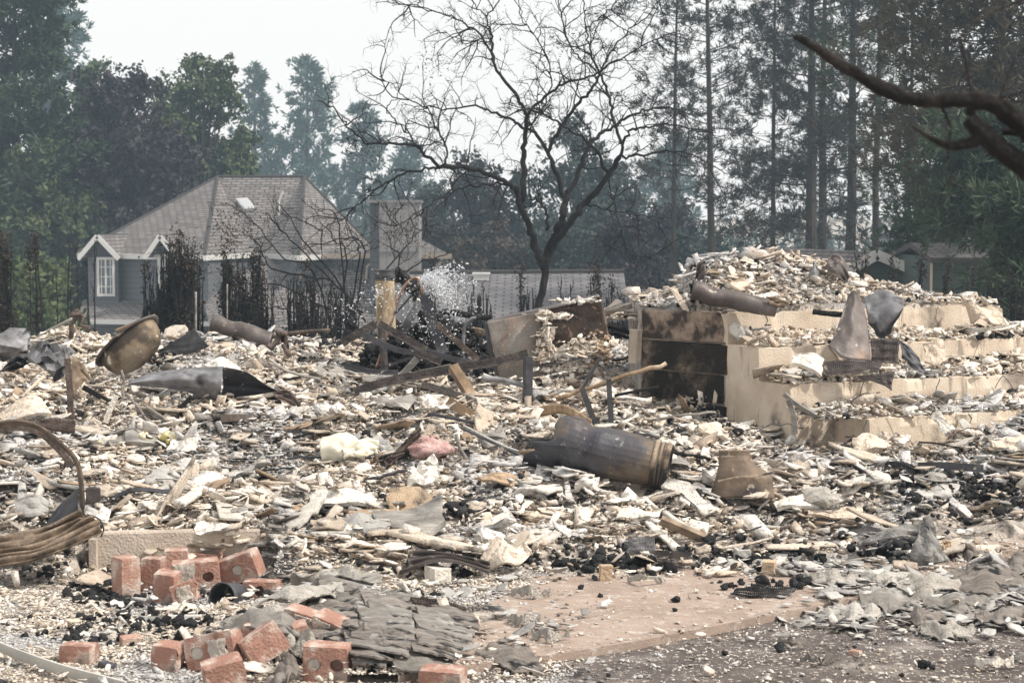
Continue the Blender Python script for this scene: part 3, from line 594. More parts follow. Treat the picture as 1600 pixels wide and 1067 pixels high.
def fragments():
    rs = np.random.RandomState(77); mats = [(M_cream, 'cream'), (M_white, 'white'), (M_tan, 'tan'), (M_grey, 'ash grey')]
    meshes = {}
    def get(k, mi):
        if (k, mi) not in meshes:
            V, F = (PL+ST)[k]; me = np_mesh('plaster_fragment', V, F); me.materials.append(mats[mi][0]); meshes[(k, mi)] = me
        return meshes[(k, mi)]
    n = 0; tries = 0
    while n < 296 and tries < 9000:
        tries += 1; px = rs.uniform(-30, 1630); py = rs.uniform(395, 880); 
        if rs.rand() > (.4+.6*(py-395)/485): continue
        if py < 500 and px < 1060: continue
        p = G(px, py, 8.5, 17)
        w = rubble_w(np.array([px]), np.array([py]), p[:1], p[1:2])[0]
        if rs.rand() > w: continue
        big = rs.rand(); s = rs.uniform(.13, .21) if big < .8 else rs.uniform(.22, .31)
        s = float(clearance(p[:1], p[1:2], np.array([s]))[0])
        if py < 505: s *= .62
        if s < .075: continue
        k = rs.randint(0, len(PL)) if rs.rand() < .7 else len(PL)+rs.randint(0, len(ST))
        mi = rs.choice(4, p=[.42, .28, .16, .14])
        if abs(px-1300) < 400 and 395 < py < 500: mi = rs.choice([0, 2, 2, 3])
        o = bpy.data.objects.new('plaster_fragment', get(k, mi)); COL.objects.link(o)
        q = s if k < len(PL) else s*1.5
        o.scale = (q*rs.uniform(.9, 1.3), q, q*rs.uniform(.45, .75))
        tl = abs(rs.randn())*.38; a = rs.rand()*2*PI
        o.rotation_euler = (Matrix.Rotation(tl, 3, Vector((math.cos(a), math.sin(a), 0))) @ Matrix.Rotation(rs.rand()*2*PI, 3, 'Z')).to_euler()
        o.location = (p[0], p[1], p[2]+s*.12+.02)
        u, nn = stair_local(p[0], p[1])
        if u > 0 and nn < TREAD*3+.1:
            where = 'the landing heap' if nn < -.02 else ['', 'the highest stair tread', 'the second stair tread down', 'the third stair tread down', 'the lowest stair tread'][min(4, int(nn/TREAD)+1)]; wd = 'lying on '+where
        else:
            d = [((px-l[0])/1.5)**2+(py-l[1])**2 for l in LANDM]; j = int(np.argmin(d)); l = LANDM[j]
            wd = ('right beside ' if d[j] < 900 else 'behind ' if py < l[1]-18 else 'in front of ' if py > l[1]+18 else 'lying near ')+l[2]
        sz = 'big' if s > .22 else 'mid-sized'; sh = 'splinter' if k >= len(PL) else 'plate'
        tag(o, f'{sz} {mats[mi][1]} plaster {sh} {wd}', 'plaster fragment', 'broken plaster fragments strewn over the rubble'); n += 1
fragments()

# ------------------------------------------------------------------ METAL, TIMBER, BRICKS AND OTHER THINGS IN THE DEBRIS
def ctrl_fn(ctrl, Y, noise=0, ns=6, seed=0, ridge=0, rk=6, auto=False):
    """smooth surface through a grid of control points (px, py, dY); rows = v, columns = u"""
    if auto:
        lo = max((c for r_ in ctrl for c in r_), key=lambda c: c[1]); Y = min(Y, gY(lo[0], lo[1])-.03-(lo[2] if len(lo) > 2 else 0))
    A = np.array([[P(c[0], c[1], Y+(c[2] if len(c) > 2 else 0)) for c in row] for row in ctrl]); nr, nc = A.shape[:2]
    def cr(pts, t):
        m = len(pts)
        if m == 2: return pts[0]*(1-t)+pts[1]*t
        q = t*(m-1); i = min(int(q), m-2); f = q-i; p0 = pts[max(i-1, 0)]; p1 = pts[i]; p2 = pts[i+1]; p3 = pts[min(i+2, m-1)]
        return .5*((2*p1)+(-p0+p2)*f+(2*p0-5*p1+4*p2-p3)*f*f+(-p0+3*p1-3*p2+p3)*f**3)
    def fn(u, v):
        p = cr([cr(A[r], u) for r in range(nr)], v)
        if noise:
            p = p+np.array([(vnoise(u*ns+seed*7.3, v*ns+3.1*k+seed)-.5)*noise for k in (1, 2, 3)])*np.array([.7, 1.6, .7])
        if ridge: p = p+np.array([0, -1, .6])*ridge*math.sin(v*2*PI*rk)
        return p
    return fn
def sheet(name, ctrl, Y, m, label, cat, group=None, th=.003, noise=.012, nu=26, nv=18, seed=0, ns=5, smooth=True, ridge=0, rk=4):
    mb = MB().sheet(ctrl_fn(ctrl, Y, noise, ns, seed, ridge, rk, Y > 8.9 and max(c[1] for r_ in ctrl for c in r_) > 500), nu, nv, th); return single(mb, name, m, label, cat, group, smooth)
def gY(px, py): return float(G(px, py)[1])
def rod(name, pts, rpx, Y, m, label, cat, group=None, n=7, wob=0, seg=14, taper=None, dy=None):
    lo = max(pts, key=lambda c: c[1])
    if Y > 8.9 and lo[1] > 510: Y = min(Y, gY(lo[0], lo[1])-.03-(lo[2] if len(lo) > 2 else 0))
    q = [P(a[0], a[1], Y+(a[2] if len(a) > 2 else 0)) for a in pts]; q = smooth_path(q, seg) if len(q) > 2 else np.array([q[0]*(1-t)+q[1]*t for t in np.linspace(0, 1, seg)])
    if wob: q = q+RS.randn(*q.shape)*wob
    r = rpx*Y/FPX; r = np.full(len(q), r) if taper is None else r*np.interp(np.linspace(0, 1, len(q)), np.linspace(0, 1, len(taper)), taper)
    mb = MB().tube(q, r*(1+.05*RS.randn(len(q))), n); return single(mb, name, m, label, cat, group, n > 6)
LPROF = lambda w, t: [(0, 0), (w, 0), (w, t), (t, t), (t, w), (0, w)]
def iron(pts, wpx, Y, label, m=None, name='angle_iron', roll=0, cat='iron bar', group='bent bars around the burnt frame', seg=16, prof=None, up=(0, 0, 1)):
    lo = max(pts, key=lambda c: c[1])
    if Y > 8.9: Y = min(Y, gY(lo[0], lo[1])-.03-(lo[2] if len(lo) > 2 else 0))
    q = [P(a[0], a[1], Y+(a[2] if len(a) > 2 else 0)) for a in pts]; q = smooth_path(q, seg) if len(q) > 2 else np.array([q[0]*(1-t)+q[1]*t for t in np.linspace(0, 1, 6)])
    w = wpx*Y/FPX; mb = MB().sweep(prof(w) if prof else LPROF(w, w*.14+.002), q, up, roll); return single(mb, name, m or M_frame, label, cat, group)
RECT = lambda a, b: (lambda w: [(-w*a/2, -w*b/2), (w*a/2, -w*b/2), (w*a/2, w*b/2), (-w*a/2, w*b/2)])
CHAN = lambda w: [(-w/2, -w*.3), (w/2, -w*.3), (w/2, w*.3), (w/2-.003, w*.3), (w/2-.003, -w*.3+.003), (-w/2+.003, -w*.3+.003), (-w/2+.003, w*.3), (-w/2, w*.3)]

M_rust2 = mat('tan_rust', [(0, (.045, .033, .027)), (.45, (.10, .078, .062)), (.8, (.22, .17, .13)), (1, (.36, .29, .23))], 8, rough=.75, metal=.15, bump=.4)
M_frame = mat('burnt_angle_iron', [(0, (.03, .027, .027)), (.45, (.07, .060, .057)), (.8, (.13, .112, .104)), (1, (.24, .21, .19))], 10, rough=.7, metal=.25, bump=.5, bscale=50)
# ---- tipped steel cabinet
def cabinet():
    Y = gY(850, 602)-.30; b = P(840, 594, Y); root = empty('steel_cabinet', b, 'tipped burnt steel cabinet with one grey panel and an open rusty recess full of crumbs', 'cabinet')
    def pp(L_): return [P(x, y, Y+d) for x, y, d in L_]
    def part(name, pts, th, nr, m, noise=0):
        mb = MB(); mb.poly(pp(pts), th, nr); return local(root, mb).build(name, m, root)
    mb = MB().sheet(ctrl_fn([[(761, 503, 0), (800, 495, -.01), (842, 487, 0)], [(771, 548, -.015), (812, 543, -.03), (852, 536, 0)], [(781, 593, 0), (826, 590, -.02), (880, 580, 0)]], Y, .01, 5, 2), 20, 20, .006); local(root, mb).build('front_panel', M_gp, root, True)
    mb = MB().sheet(ctrl_fn([[(842, 487, .02), (890, 476, .03), (938, 465, .02)], [(851, 530, .05), (900, 522, .06), (946, 508, .03)], [(860, 570, .06), (905, 562, .07), (951, 545, .03)]], Y, .012, 5, 4), 20, 16, .006); local(root, mb).build('back_panel', M_rp, root, True)
    mb = MB().sheet(ctrl_fn([[(757, 503, .30), (761, 503, 0)], [(764, 548, .30), (771, 548, 0)], [(776, 590, .28), (781, 593, 0)]], Y, .008, 5, 5), 8, 12, .006); local(root, mb).build('side_panel', M_darkst, root, True)
    mb = MB().sheet(ctrl_fn([[(764, 501, .3), (800, 492, .3), (936, 461, .3)], [(761, 503, 0), (842, 487, 0), (938, 465, -.01)]], Y, .008, 5, 6), 24, 6, .006); local(root, mb).build('top_panel', M_steel, root, True)
    mb = MB().tube([P(937, 464, Y-.03), P(944, 495, Y-.03), P(950, 530, Y-.03), P(947, 552, Y-.02)], [.012, .012, .012, .010], 6); local(root, mb).build('right_edge', M_rust, root)
    mb = MB().sheet(ctrl_fn([[(858, 564, 0), (900, 557, 0), (947, 550, 0)], [(852, 572, -.10), (900, 563, -.14), (944, 556, -.10)]], Y, .004, 5, 7), 18, 6, .005); local(root, mb).build('tray_lip', M_darkst, root)
    mb = MB()
    for k in range(3): mb.tube([P(842+2*k, 487, Y-.01), P(848+2*k, 520, Y-.02), P(856+k, 560, Y-.01)], [.006, .007, .005], 5)
    local(root, mb).build('divider', M_rust, root)
    rs = np.random.RandomState(5); C = []
    for (x, y, sx, sy, k) in ((852, 515, 5, 16, 70), (866, 494, 14, 4, 60), (850, 545, 6, 14, 60), (870, 556, 14, 7, 110), (900, 548, 20, 9, 170), (925, 540, 12, 9, 90), (875, 575, 16, 5, 60), (905, 470, 22, 2, 30)):
        for _ in range(k): C.append(P(x+rs.randn()*sx, y+rs.randn()*sy*.8, Y-.04-.05*rs.rand()))
    C = np.array(C); s = np.clip(np.exp(rs.randn(len(C))*.5-3.1), .015, .11); o = scatter('insulation_crumbs', PL+ST[:4], C-np.array(root.location), s, .9, M_plaster, rs); o.parent = root; o['kind'] = 'stuff'
    C = np.array([P(943+rs.randn()*7, 548+rs.randn()*14, Y-.06-.06*rs.rand()) for _ in range(90)]); s = np.clip(np.exp(rs.randn(90)*.4-3.2), .02, .08); o = scatter('scorched_crumbs', PL, C-np.array(root.location), s, 1.0, M_tan, rs); o.parent = root; o['kind'] = 'stuff'
M_gp = mat('speckled_grey_steel', [(0, (.09, .08, .07)), (.4, (.20, .18, .16)), (.8, (.32, .295, .27)), (1, (.40, .37, .34))], 3, rough=.7, metal=.2, bump=.2, spots=((.45, .42, .38), 60, .62, .68), spots2=((.27, .19, .155), 9, .56, .64))
M_rp = mat('rust_flecked_steel', [(0, (.045, .036, .032)), (.5, (.12, .09, .075)), (1, (.23, .185, .155))], 4, rough=.8, bump=.4, spots=((.38, .25, .20), 30, .60, .66), spots2=((.035, .03, .03), 3, .5, .65))
cabinet()

# ---- flue, charred roll, copper pipe and its spray
def pump():
    Y = 14.3; b = P(601, 520, Y); s = Y/FPX
    root = empty('flue_pipe', b, 'upright crusted tan flue pipe with a black collar beside the water spray', 'flue pipe')
    def cyl(x, y0, y1, r, th):
        c0 = P(x+3, y1, Y); c1 = P(x, y0, Y)
        return lambda u, v: (c0*(1-v)+c1*v)+np.array([math.cos(u*2*PI), math.sin(u*2*PI), 0])*r*s*(1+.02*math.sin(v*9+u*6))
    mb = MB().sheet(cyl(601, 436, 524, 15, 0), 28, 14, .008); local(root, mb).build('body', M_flue, root, True)
    mb = MB().sheet(cyl(600, 421, 437, 16, 0), 28, 6, .01); col_ = local(root, mb).build('collar', M_darkst, root, True)
    mb = MB()
    for y in (422, 431, 436): mb.tube([P(600, y, Y)+np.array([math.cos(a), math.sin(a), 0])*16.3*s for a in np.linspace(0, 2*PI, 29)], .006, 5, cap=False)
    local(root, mb).build('rim', M_darkst, col_)
    mb = MB(); q = smooth_path([P(612, 423, Y+.12), P(628, 432, Y+.12), P(645, 450, Y+.12), P(662, 478, Y+.14), P(672, 500, Y+.1)], 26)
    mb.tube(q, np.interp(np.linspace(0, 1, 26), [0, .1, .5, .9, 1], [.02, .045, .06, .055, .02])*(1+.22*RS.randn(26)), 9); mb.v = [v+RS.randn(*v.shape)*.006 for v in mb.v]
    single(mb, 'charred_roll', M_char, 'black charred roll leaning down from the top of the flue pipe', 'charred roll')
    rod('copper_pipe', [(588, 574), (600, 538), (613, 498), (622, 468), (633, 446), (646, 435), (654, 436), (658, 446), (661, 459)], 2.3, 13.9, M_copper, 'thin copper coloured pipe arching up and over, water bursting from its end', 'pipe', n=8, seg=40)
    rod('silver_pipe', [(725, 566), (724, 530), (727, 508), (737, 498), (744, 497)], 2.6, 13.8, M_silver, 'short silver pipe bent over at its top, left of the tipped cabinet', 'pipe', n=8, seg=22)
    rs = np.random.RandomState(2); C = []; 
    def arc(x0, y0, vx, vy, T, n, sp):
        t = rs.rand(n)**.8*T; C.append(np.stack([x0+vx*t+rs.randn(n)*sp*(.3+t), y0+vy*t+60*t*t+rs.randn(n)*sp*(.3+t), rs.randn(n)*.08*(.3+t)], 1))
    for (vx, vy, n) in ((70, -75, 190), (60, -60, 190), (85, -55, 210), (50, -38, 200), (72, -30, 210), (40, -15, 160), (58, -5, 150), (30, -45, 120), (90, -20, 130)): arc(656, 441, vx, vy, 1.05, int(n*.75), 6)
    n = 260; C.append(np.stack([683+rs.randn(n)*14, 447+rs.randn(n)*12, rs.randn(n)*.08], 1))
    n = 330; a = rs.rand(n); C.append(np.stack([655-a*120-rs.randn(n)*10, 462+a*32+rs.randn(n)*13-20*np.sin(a*3), rs.randn(n)*.15], 1))
    n = 330; C.append(np.stack([670+rs.randn(n)*38, 515+rs.randn(n)*26, rs.randn(n)*.12-.1], 1)); C = np.concatenate(C)
    pos = np.array([P(c[0], c[1], 13.85+c[2]) for c in C]); s_ = np.clip(np.exp(rs.randn(len(pos))*.5-5.15), .003, .016); sq = np.stack([1+1.4*rs.rand(len(pos)), np.ones(len(pos)), np.ones(len(pos))], 1)
    o = scatter('water_spray', LU, pos, s_, 1.2, M_water, rs, sq)
    V = []; F = []; mb = MB()
    for k in range(45):   # thin strings of water inside the burst
        x, y = 657, 441; vx, vy = rs.uniform(20, 80), rs.uniform(-75, 10); tt = np.linspace(rs.uniform(0, .3), rs.uniform(.35, .95), 9); mb.tube([P(x+vx*t+rs.randn()*1.2, y+vy*t+60*t*t+rs.randn()*1.2, 13.85+rs.randn()*.01) for t in tt], .0016, 3)
    Vm = np.concatenate([np.array([v.co[:] for v in o.data.vertices])]+mb.v); F0 = [tuple(p.vertices) for p in o.data.polygons]; n0 = len(o.data.vertices); me = bpy.data.meshes.new('water_spray'); me.from_pydata([tuple(v) for v in Vm], [], F0+[tuple(i+n0 for i in f) for f in mb.f]); me.materials.append(M_water); o.data = me
    tag(o, 'burst of white water droplets spraying from the end of the copper pipe', 'water spray', kind='stuff')
pump()

def black_heap():
    rs = np.random.RandomState(14); c = P(668, 556, 13.95); n = 1500; r = np.abs(rs.randn(n))*.30; a = rs.rand(n)*2*PI
    x = c[0]+1.25*r*np.cos(a); y = c[1]+.15+.8*r*np.sin(a); z = surf(x, y)+.36*np.exp(-(r/.36)**2)*rs.rand(n)**.5; s = np.clip(np.exp(rs.randn(n)*.5-2.9), .02, .13)
    o = scatter('charcoal_heap', LU+ST, np.stack([x, y, z], 1), s*1.1, .9, M_char, rs); tag(o, 'wet black heap of charred debris under the water spray', 'charcoal', kind='stuff')
black_heap()
# ---- bent frame of angle irons
iron([(538, 540), (590, 511)], 12, 13.5, 'rusty bar rising to the left hand peak of the bent frame')
iron([(589, 511), (663, 552)], 12, 13.5, 'rusty bar falling right from the left hand peak of the bent frame')
iron([(594, 512, .05), (599, 580, .05)], 9, 13.5, 'rusty upright post under the left hand peak of the bent frame', roll=.5, up=(0, 1, 0))
iron([(566, 522), (601, 539), (631, 549), (674, 552), (716, 563), (770, 570), (826, 563)], 9, 13.2, 'long thin bar sagging in a curve across the bent frame', M_darkst, seg=30, prof=RECT(.5, 1))
iron([(556, 618), (606, 602), (656, 592), (720, 580), (781, 570), (826, 558)], 13, 12.9, 'long heavy rusty bar rising to the right above the timber block', seg=24)
iron([(822, 558), (821, 640)], 12, 12.88, 'dark upright leg at the right end of the long heavy bar', M_darkst, roll=.4, up=(0, 1, 0))
iron([(657, 606), (705, 620), (742, 636)], 11, 12.7, 'rusty bar falling right below the long heavy bar', roll=.2)
iron([(658, 468, .1), (640, 500, 0), (622, 536, -.05)], 13, 14.0, 'left leg of the tall narrow frame under the pipe end', M_darkst, up=(0, 1, 0), prof=RECT(1, .35))
iron([(664, 462), (676, 505, -.05), (694, 553, -.1)], 17, 13.9, 'wide right leg of the tall narrow frame under the pipe end', M_darkst, up=(0, 1, 0), prof=RECT(1, .3))
iron([(662, 470, .1), (667, 510, .1), (672, 552, .1)], 9, 14.1, 'thin inner leg of the tall narrow frame', M_darkst, up=(0, 1, 0), prof=RECT(1, .4))
iron([(684, 506), (712, 532), (748, 563)], 9, 13.8, 'scorched brown rail sloping down to the left of the silver pipe', M_rust, prof=RECT(.6, 1))
iron([(538, 574), (575, 583), (622, 586)], 8, 13.0, 'low dark bar lying at the left foot of the bent frame', M_darkst)
iron([(604, 575), (640, 562), (668, 558)], 5, 13.3, 'thin dark rod lying under the left peak of the frame', M_darkst)
iron([(625, 590), (652, 560)], 11, 13.1, 'short grey board leaning under the bent frame', M_gwood, prof=RECT(.5, 1))
iron([(651, 556), (688, 571)], 11, 13.1, 'short rusty bar lying right of the leaning grey board')
iron([(580, 612, .1), (630, 592, .1), (706, 575, .1)], 14, 13.1, 'grey weathered board just behind the long heavy bar', M_gwood, prof=RECT(.4, 1), name='board', cat='board')
rod('charred_pole', [(664, 497), (700, 488), (730, 493), (768, 497)], 5, 14.6, M_bark, 'charred pole lying level behind the silver pipe', 'pole', n=8, wob=.006)
rod('charred_pole', [(945, 508), (968, 515), (990, 520)], 3.5, 14.0, M_bark, 'upper of two charred rails between cabinet and block wall', 'pole', wob=.004)
rod('charred_pole', [(947, 520), (970, 524), (992, 529)], 3, 14.0, M_bark, 'lower of two charred rails between cabinet and block wall', 'pole', wob=.004)
def timber():
    a = P(708, 574, 12.7); b = P(752, 645, 12.5); d = b-a; T = np.linspace(0, 1, 8)[:, None]; mb = MB().sweep(RECT(1, 1)(.062), a+d*T+RS.randn(8, 3)*.002, (0, -1, .2), .35, 1+.05*RS.randn(8)); single(mb, 'timber_block', M_wood, 'square scorched timber leaning against the long heavy bar', 'timber')
timber()
iron([(700, 625), (722, 640), (745, 652)], 14, 12.5, 'pale tan board end beneath the leaning timber', M_wood, prof=RECT(.3, 1), name='board', cat='board')
sheet('tan_sheet', [[(694, 512), (725, 510), (758, 514)], [(694, 522), (725, 520), (758, 524)]], 14.4, M_tansteel, 'narrow gold tan sheet lying behind the silver pipe', 'sheet metal', nv=6)
rod('conduit', [(753, 590), (785, 594), (814, 601), (830, 612), (838, 632)], 4.5, 12.8, M_silver, 'silver conduit bending down below the tipped cabinet', 'pipe', n=8, seg=20)
rod('timber_strip', [(870, 624), (920, 606), (980, 586), (1042, 568)], 3.4, 12.3, M_wood, 'long pale brown strip of timber rising right below the cabinet', 'timber strip', wob=.003)
iron([(909, 606), (930, 662)], 9, 12.0, 'leaning dark stake under the long timber strip', M_darkst, prof=RECT(1, .4), up=(0, 1, 0), name='stake', cat='stake')
iron([(951, 592), (955, 662)], 8, 12.0, 'upright dark stake under the long timber strip', M_darkst, prof=RECT(1, .4), up=(0, 1, 0), name='stake', cat='stake')
rod('thin_rod', [(940, 556), (926, 580), (911, 606)], 2.4, 12.4, M_darkst, 'thin black rod slanting down from the cabinet tray', 'rod')
sheet('curved_board', [[(800, 648), (840, 636), (880, 632), (925, 655)], [(802, 655), (842, 650), (882, 646), (922, 672)]], 12.0, M_wood, 'smooth tan board bowed upward above the long dented duct', 'board', nv=6, noise=.006, th=.01)
iron([(668, 646), (715, 655), (768, 668)], 7, 12.1, 'dark bar lying level below the timber block', M_darkst, prof=RECT(1.2, .6))
iron([(720, 668), (780, 696), (830, 720), (878, 738)], 7, 11.2, 'long dark rail with a pale edge running down to the long duct', M_darkst, prof=RECT(1.6, .5))
iron([(724, 664, .02), (790, 697, .02), (836, 712, .02)], 5, 11.2, 'pale flat strip lying along the long dark rail', M_palest, prof=RECT(1.4, .3))
rod('thin_rod', [(528, 764), (580, 748), (636, 734)], 2.8, 10.9, M_darkst, 'thin dark rod lying left of the white lumps below the pink wad', 'rod', wob=.002)
rod('thin_rod', [(713, 678), (718, 698), (728, 716)], 3, 11.2, M_gwood, 'short curved grey stick right of the pink wad', 'stick')
sheet('iron_scrap', [[(632, 688), (645, 676), (657, 667)], [(602, 724), (628, 706), (659, 680)]], 11.4, M_rust, 'pointed dark rusty scrap rising left of the pink wad', 'metal scrap', noise=.02)
sheet('iron_scrap', [[(598, 716), (612, 712), (634, 706)], [(604, 734), (612, 728), (618, 720)]], 11.3, M_rust, 'small curled rusty scrap left of the pink wad', 'metal scrap', noise=.02)

# ---- sheet metal at the left and centre
sheet('twisted_sheet', [[(202, 596, .05), (240, 582, .05), (290, 576, .05), (349, 573, 0)], [(205, 598, -.05), (250, 592, -.08), (295, 592, -.1), (346, 600, -.12)], [(202, 600, -.02), (250, 605, -.05), (298, 614, -.02), (344, 634, 0)]], 12.6, M_silver, 'large silver sheet twisted into a curl, its right end folded to black', 'sheet metal', nu=40, nv=24, seed=3)
sheet('dark_sheet', [[(348, 574, .02), (385, 581, .05), (412, 598, .08), (470, 628, .0)], [(348, 600, .14), (385, 606, .2), (420, 612, .2), (470, 634, .0)], [(343, 633, .05), (374, 632, .05), (410, 634, .06), (468, 645, -.03)]], 12.62, M_darkst, 'sooty half of the twisted sheet, sagging to a rusty tip at its right', 'sheet metal', nu=36, nv=20, seed=4)
sheet('iron_scrap', [[(425, 612, 0), (450, 610, 0), (470, 632, 0)], [(432, 622, 0), (455, 632, 0), (464, 646, 0)]], 12.45, M_rust, 'rusty curled tongue of metal right of the sooty sheet', 'metal scrap', noise=.02)
def tub():
    Y = 13.6; s = Y/FPX; c = P(199, 533, Y); a = np.array([.78, .0, .62]); n = np.array([.60, -.32, -.72]); n /= np.linalg.norm(n); a -= n*np.dot(a, n); a /= np.linalg.norm(a); b = np.cross(n, a)
    Ra, Rb, D = 52*s, 34*s, 42*s; root = empty('metal_tub', c-np.array([0, 0, .2]), 'deep scorched metal tub lying tipped on its side with its rim to the upper left', 'tub')
    mb = MB().sheet(lambda u, v: c+a*Ra*math.cos(u*2*PI)*math.sin((1-v)*PI/2)**.6+b*Rb*math.sin(u*2*PI)*math.sin((1-v)*PI/2)**.6+n*D*math.sin(v*PI/2)**.8, 40, 16, -.004); local(root, mb).build('bowl', M_tubm, root, True)
    mb = MB(); L_ = [c+a*(Ra*1.08)*math.cos(t)+b*(Rb*1.1)*math.sin(t)-n*.004 for t in np.linspace(0, 2*PI, 49)]
    mb.sweep([(-.022, -.004), (.022, -.004), (.022, .006), (-.022, .006)], L_, tuple(n)); local(root, mb).build('rim', M_steel, root, True)
M_tubm = mat('scorched_enamel', [(0, (.018, .016, .015)), (.42, (.07, .055, .042)), (.62, (.24, .185, .125)), (1, (.34, .31, .27))], 3.2, rough=.6, metal=.2, bump=.15, spots=((.62, .58, .52), 14, .64, .69))
tub()
def halfpipe(pts, rpx, Y, label, m, a0=-.2, a1=1.2, name='split_pipe', cat='pipe', seg=16, flat=1., col=None):
    q = smooth_path([P(x, y, Y) for x, y in pts], seg); d = q[-1]-q[0]; d /= np.linalg.norm(d); up = np.array([0, 0, 1.])-d*d[2]; up /= np.linalg.norm(up); sd = np.cross(d, up); r = rpx*Y/FPX
    def fn(u, v):
        t = v*(seg-1); i = min(int(t), seg-2); c = q[i]*(1-t+i)+q[i+1]*(t-i); a = PI*(a0+(a1-a0)*u); k = r*(1+.05*math.sin(5*v+3*u)+.35*(vnoise(u*3+r*90, v*6)-.5)+.15*(vnoise(u*7, v*17)-.5)); return c+sd*math.cos(a)*k+up*math.sin(a)*k*flat
    return single(MB().sheet(fn, 24, seg, .004), name, m, label, cat, None, True)
halfpipe([(330, 508), (375, 518), (424, 533)], 14, 14.4, 'split rusty grey pipe half lying on the crest of the debris', M_steel)
sheet('iron_plate', [[(252, 545), (280, 528), (303, 513)], [(285, 556), (306, 550), (327, 541)]], 14.2, M_darkst, 'dark flat plate with a pointed top on the crest left of the split pipe', 'metal plate', noise=.006)
sheet('crumpled_sheet', [[(-20, 519), (15, 516), (47, 512)], [(-20, 545, -.1), (20, 542, -.12), (55, 536, -.05)], [(-20, 572), (12, 560), (22, 556)]], 13.6, M_silver, 'big crumpled grey sheet cut off by the left edge of the picture', 'sheet metal', noise=.11, seed=11, nu=10, nv=8, smooth=False)
sheet('crumpled_sheet', [[(22, 552, .1), (60, 548, .15), (60, 536, .1)], [(0, 585, .1), (20, 580, .1), (45, 566, .1)]], 13.7, M_darkst, 'black inner side of the crumpled grey sheet at the left edge', 'sheet metal', noise=.06, seed=12, nu=8, nv=6, smooth=False)
sheet('crumpled_sheet', [[(56, 534), (85, 540, -.08), (113, 541)], [(44, 556), (78, 565, -.14), (112, 566)], [(40, 562), (74, 580, -.04), (86, 594)]], 13.2, M_silver, 'smaller crumpled sheet ending in a downward point', 'sheet metal', noise=.11, seed=13, nu=10, nv=8, smooth=False)
iron([(105, 560), (109, 610), (111, 662)], 10, 12.9, 'rusty upright strip standing below the smaller crumpled sheet', M_rust, prof=RECT(1, .15), up=(0, 1, 0))
sheet('iron_scrap', [[(112, 556), (126, 566, .05), (142, 590, .1)], [(112, 625), (122, 606, .04), (132, 596, .08)]], 13.0, M_tansteel, 'rusty triangular fin beside the rusty upright strip', 'metal scrap', noise=.015)
sheet('iron_plate', [[(58, 655), (90, 653), (118, 656)], [(60, 668), (92, 674), (118, 676)]], 11.3, M_rust, 'flat brown plate behind the top of the curled strap', 'metal plate', noise=.01, nv=6)
rod('charred_pole', [(59, 526), (85, 512), (113, 498)], 2.4, 15.5, M_gwood, 'thin pole rising right on the crest at the left', 'pole')
rod('charred_pole', [(180, 517), (210, 505), (242, 493)], 2.6, 15.5, M_wood, 'pale thin pole rising right on the crest above the tub', 'pole')
rod('charred_pole', [(400, 540), (430, 525), (470, 519), (516, 516)], 3.2, 14.6, M_rust, 'bowed brown pole on the crest right of the split pipe', 'pole')
rod('thin_rod', [(306, 522), (306, 456)], 1.6, 14.8, M_gwood, 'thin grey stake standing on the dark pointed plate', 'stake')
rod('thin_rod', [(355, 500), (355, 444)], 1.1, 15.2, M_gwood, 'very thin stake standing behind the split pipe', 'stake')
rod('twisted_scrap', [(113, 520), (122, 500), (116, 487), (126, 498), (136, 520)], 4, 15.2, M_rust, 'twisted rusty scrap standing on the crest at the left', 'metal scrap', wob=.02)
rod('twisted_scrap', [(425, 545), (432, 520), (441, 528), (450, 552)], 4.5, 14.0, M_rust, 'twisted rusty scrap standing right of the bowed pole', 'metal scrap', wob=.02)
iron([(130, 605), (152, 617), (176, 632)], 9, 12.4, 'short dark beam lying left of the silver sheet', M_bark, prof=RECT(1, .8), name='charred_beam', cat='beam')
for i, (pts, w, Y, mm, lab) in enumerate([([(188, 640), (194, 600), (190, 578)], 6, 12.5, M_gwood, 'upright splintered stick left of the silver sheet'), ([(196, 615), (215, 635), (232, 660)], 8, 12.1, M_gwood, 'grey lath sloping down below the silver sheet tip'), ([(228, 636), (250, 650), (262, 660)], 7, 12.0, M_gwood, 'short grey lath right of the sloping one'),
        ([(300, 620), (278, 640), (262, 648)], 7, 12.2, M_bark, 'charred lath under the silver sheet'), ([(165, 660), (172, 640), (182, 618)], 8, 12.0, M_white, 'white lath leaning right below the short dark beam'), ([(345, 655), (380, 653), (412, 664)], 12, 11.9, M_rust, 'flat red brown board lying below the sooty sheet'),
        ([(165, 786), (205, 766), (260, 768), (322, 777)], 7, 10.4, M_darkst, 'long bent grey bar lying above the concrete curb'), ([(420, 560), (450, 580), (500, 592)], 6, 12.9, M_gwood, 'grey lath between the twisted scrap and the bent frame'), ([(470, 612), (500, 600), (548, 612)], 7, 12.5, M_gwood, 'weathered lath left of the bent frame foot'),
        ([(960, 618), (990, 612), (1030, 604)], 7, 12.0, M_bark, 'charred lath lying right of the upright stake'), ([(1225, 615), (1245, 632), (1275, 650)], 8, 11.6, M_gwood, 'grey lath leaning on the left end of the lower steps'), ([(1232, 625), (1240, 650), (1243, 678)], 8, 11.4, M_gwood, 'upright grey stake at the left end of the lower steps')]):
    iron(pts, w, Y, lab, mm, name='lath', cat='lath', prof=RECT(1, .35), group='loose laths and bars in the debris', roll=.4*i)
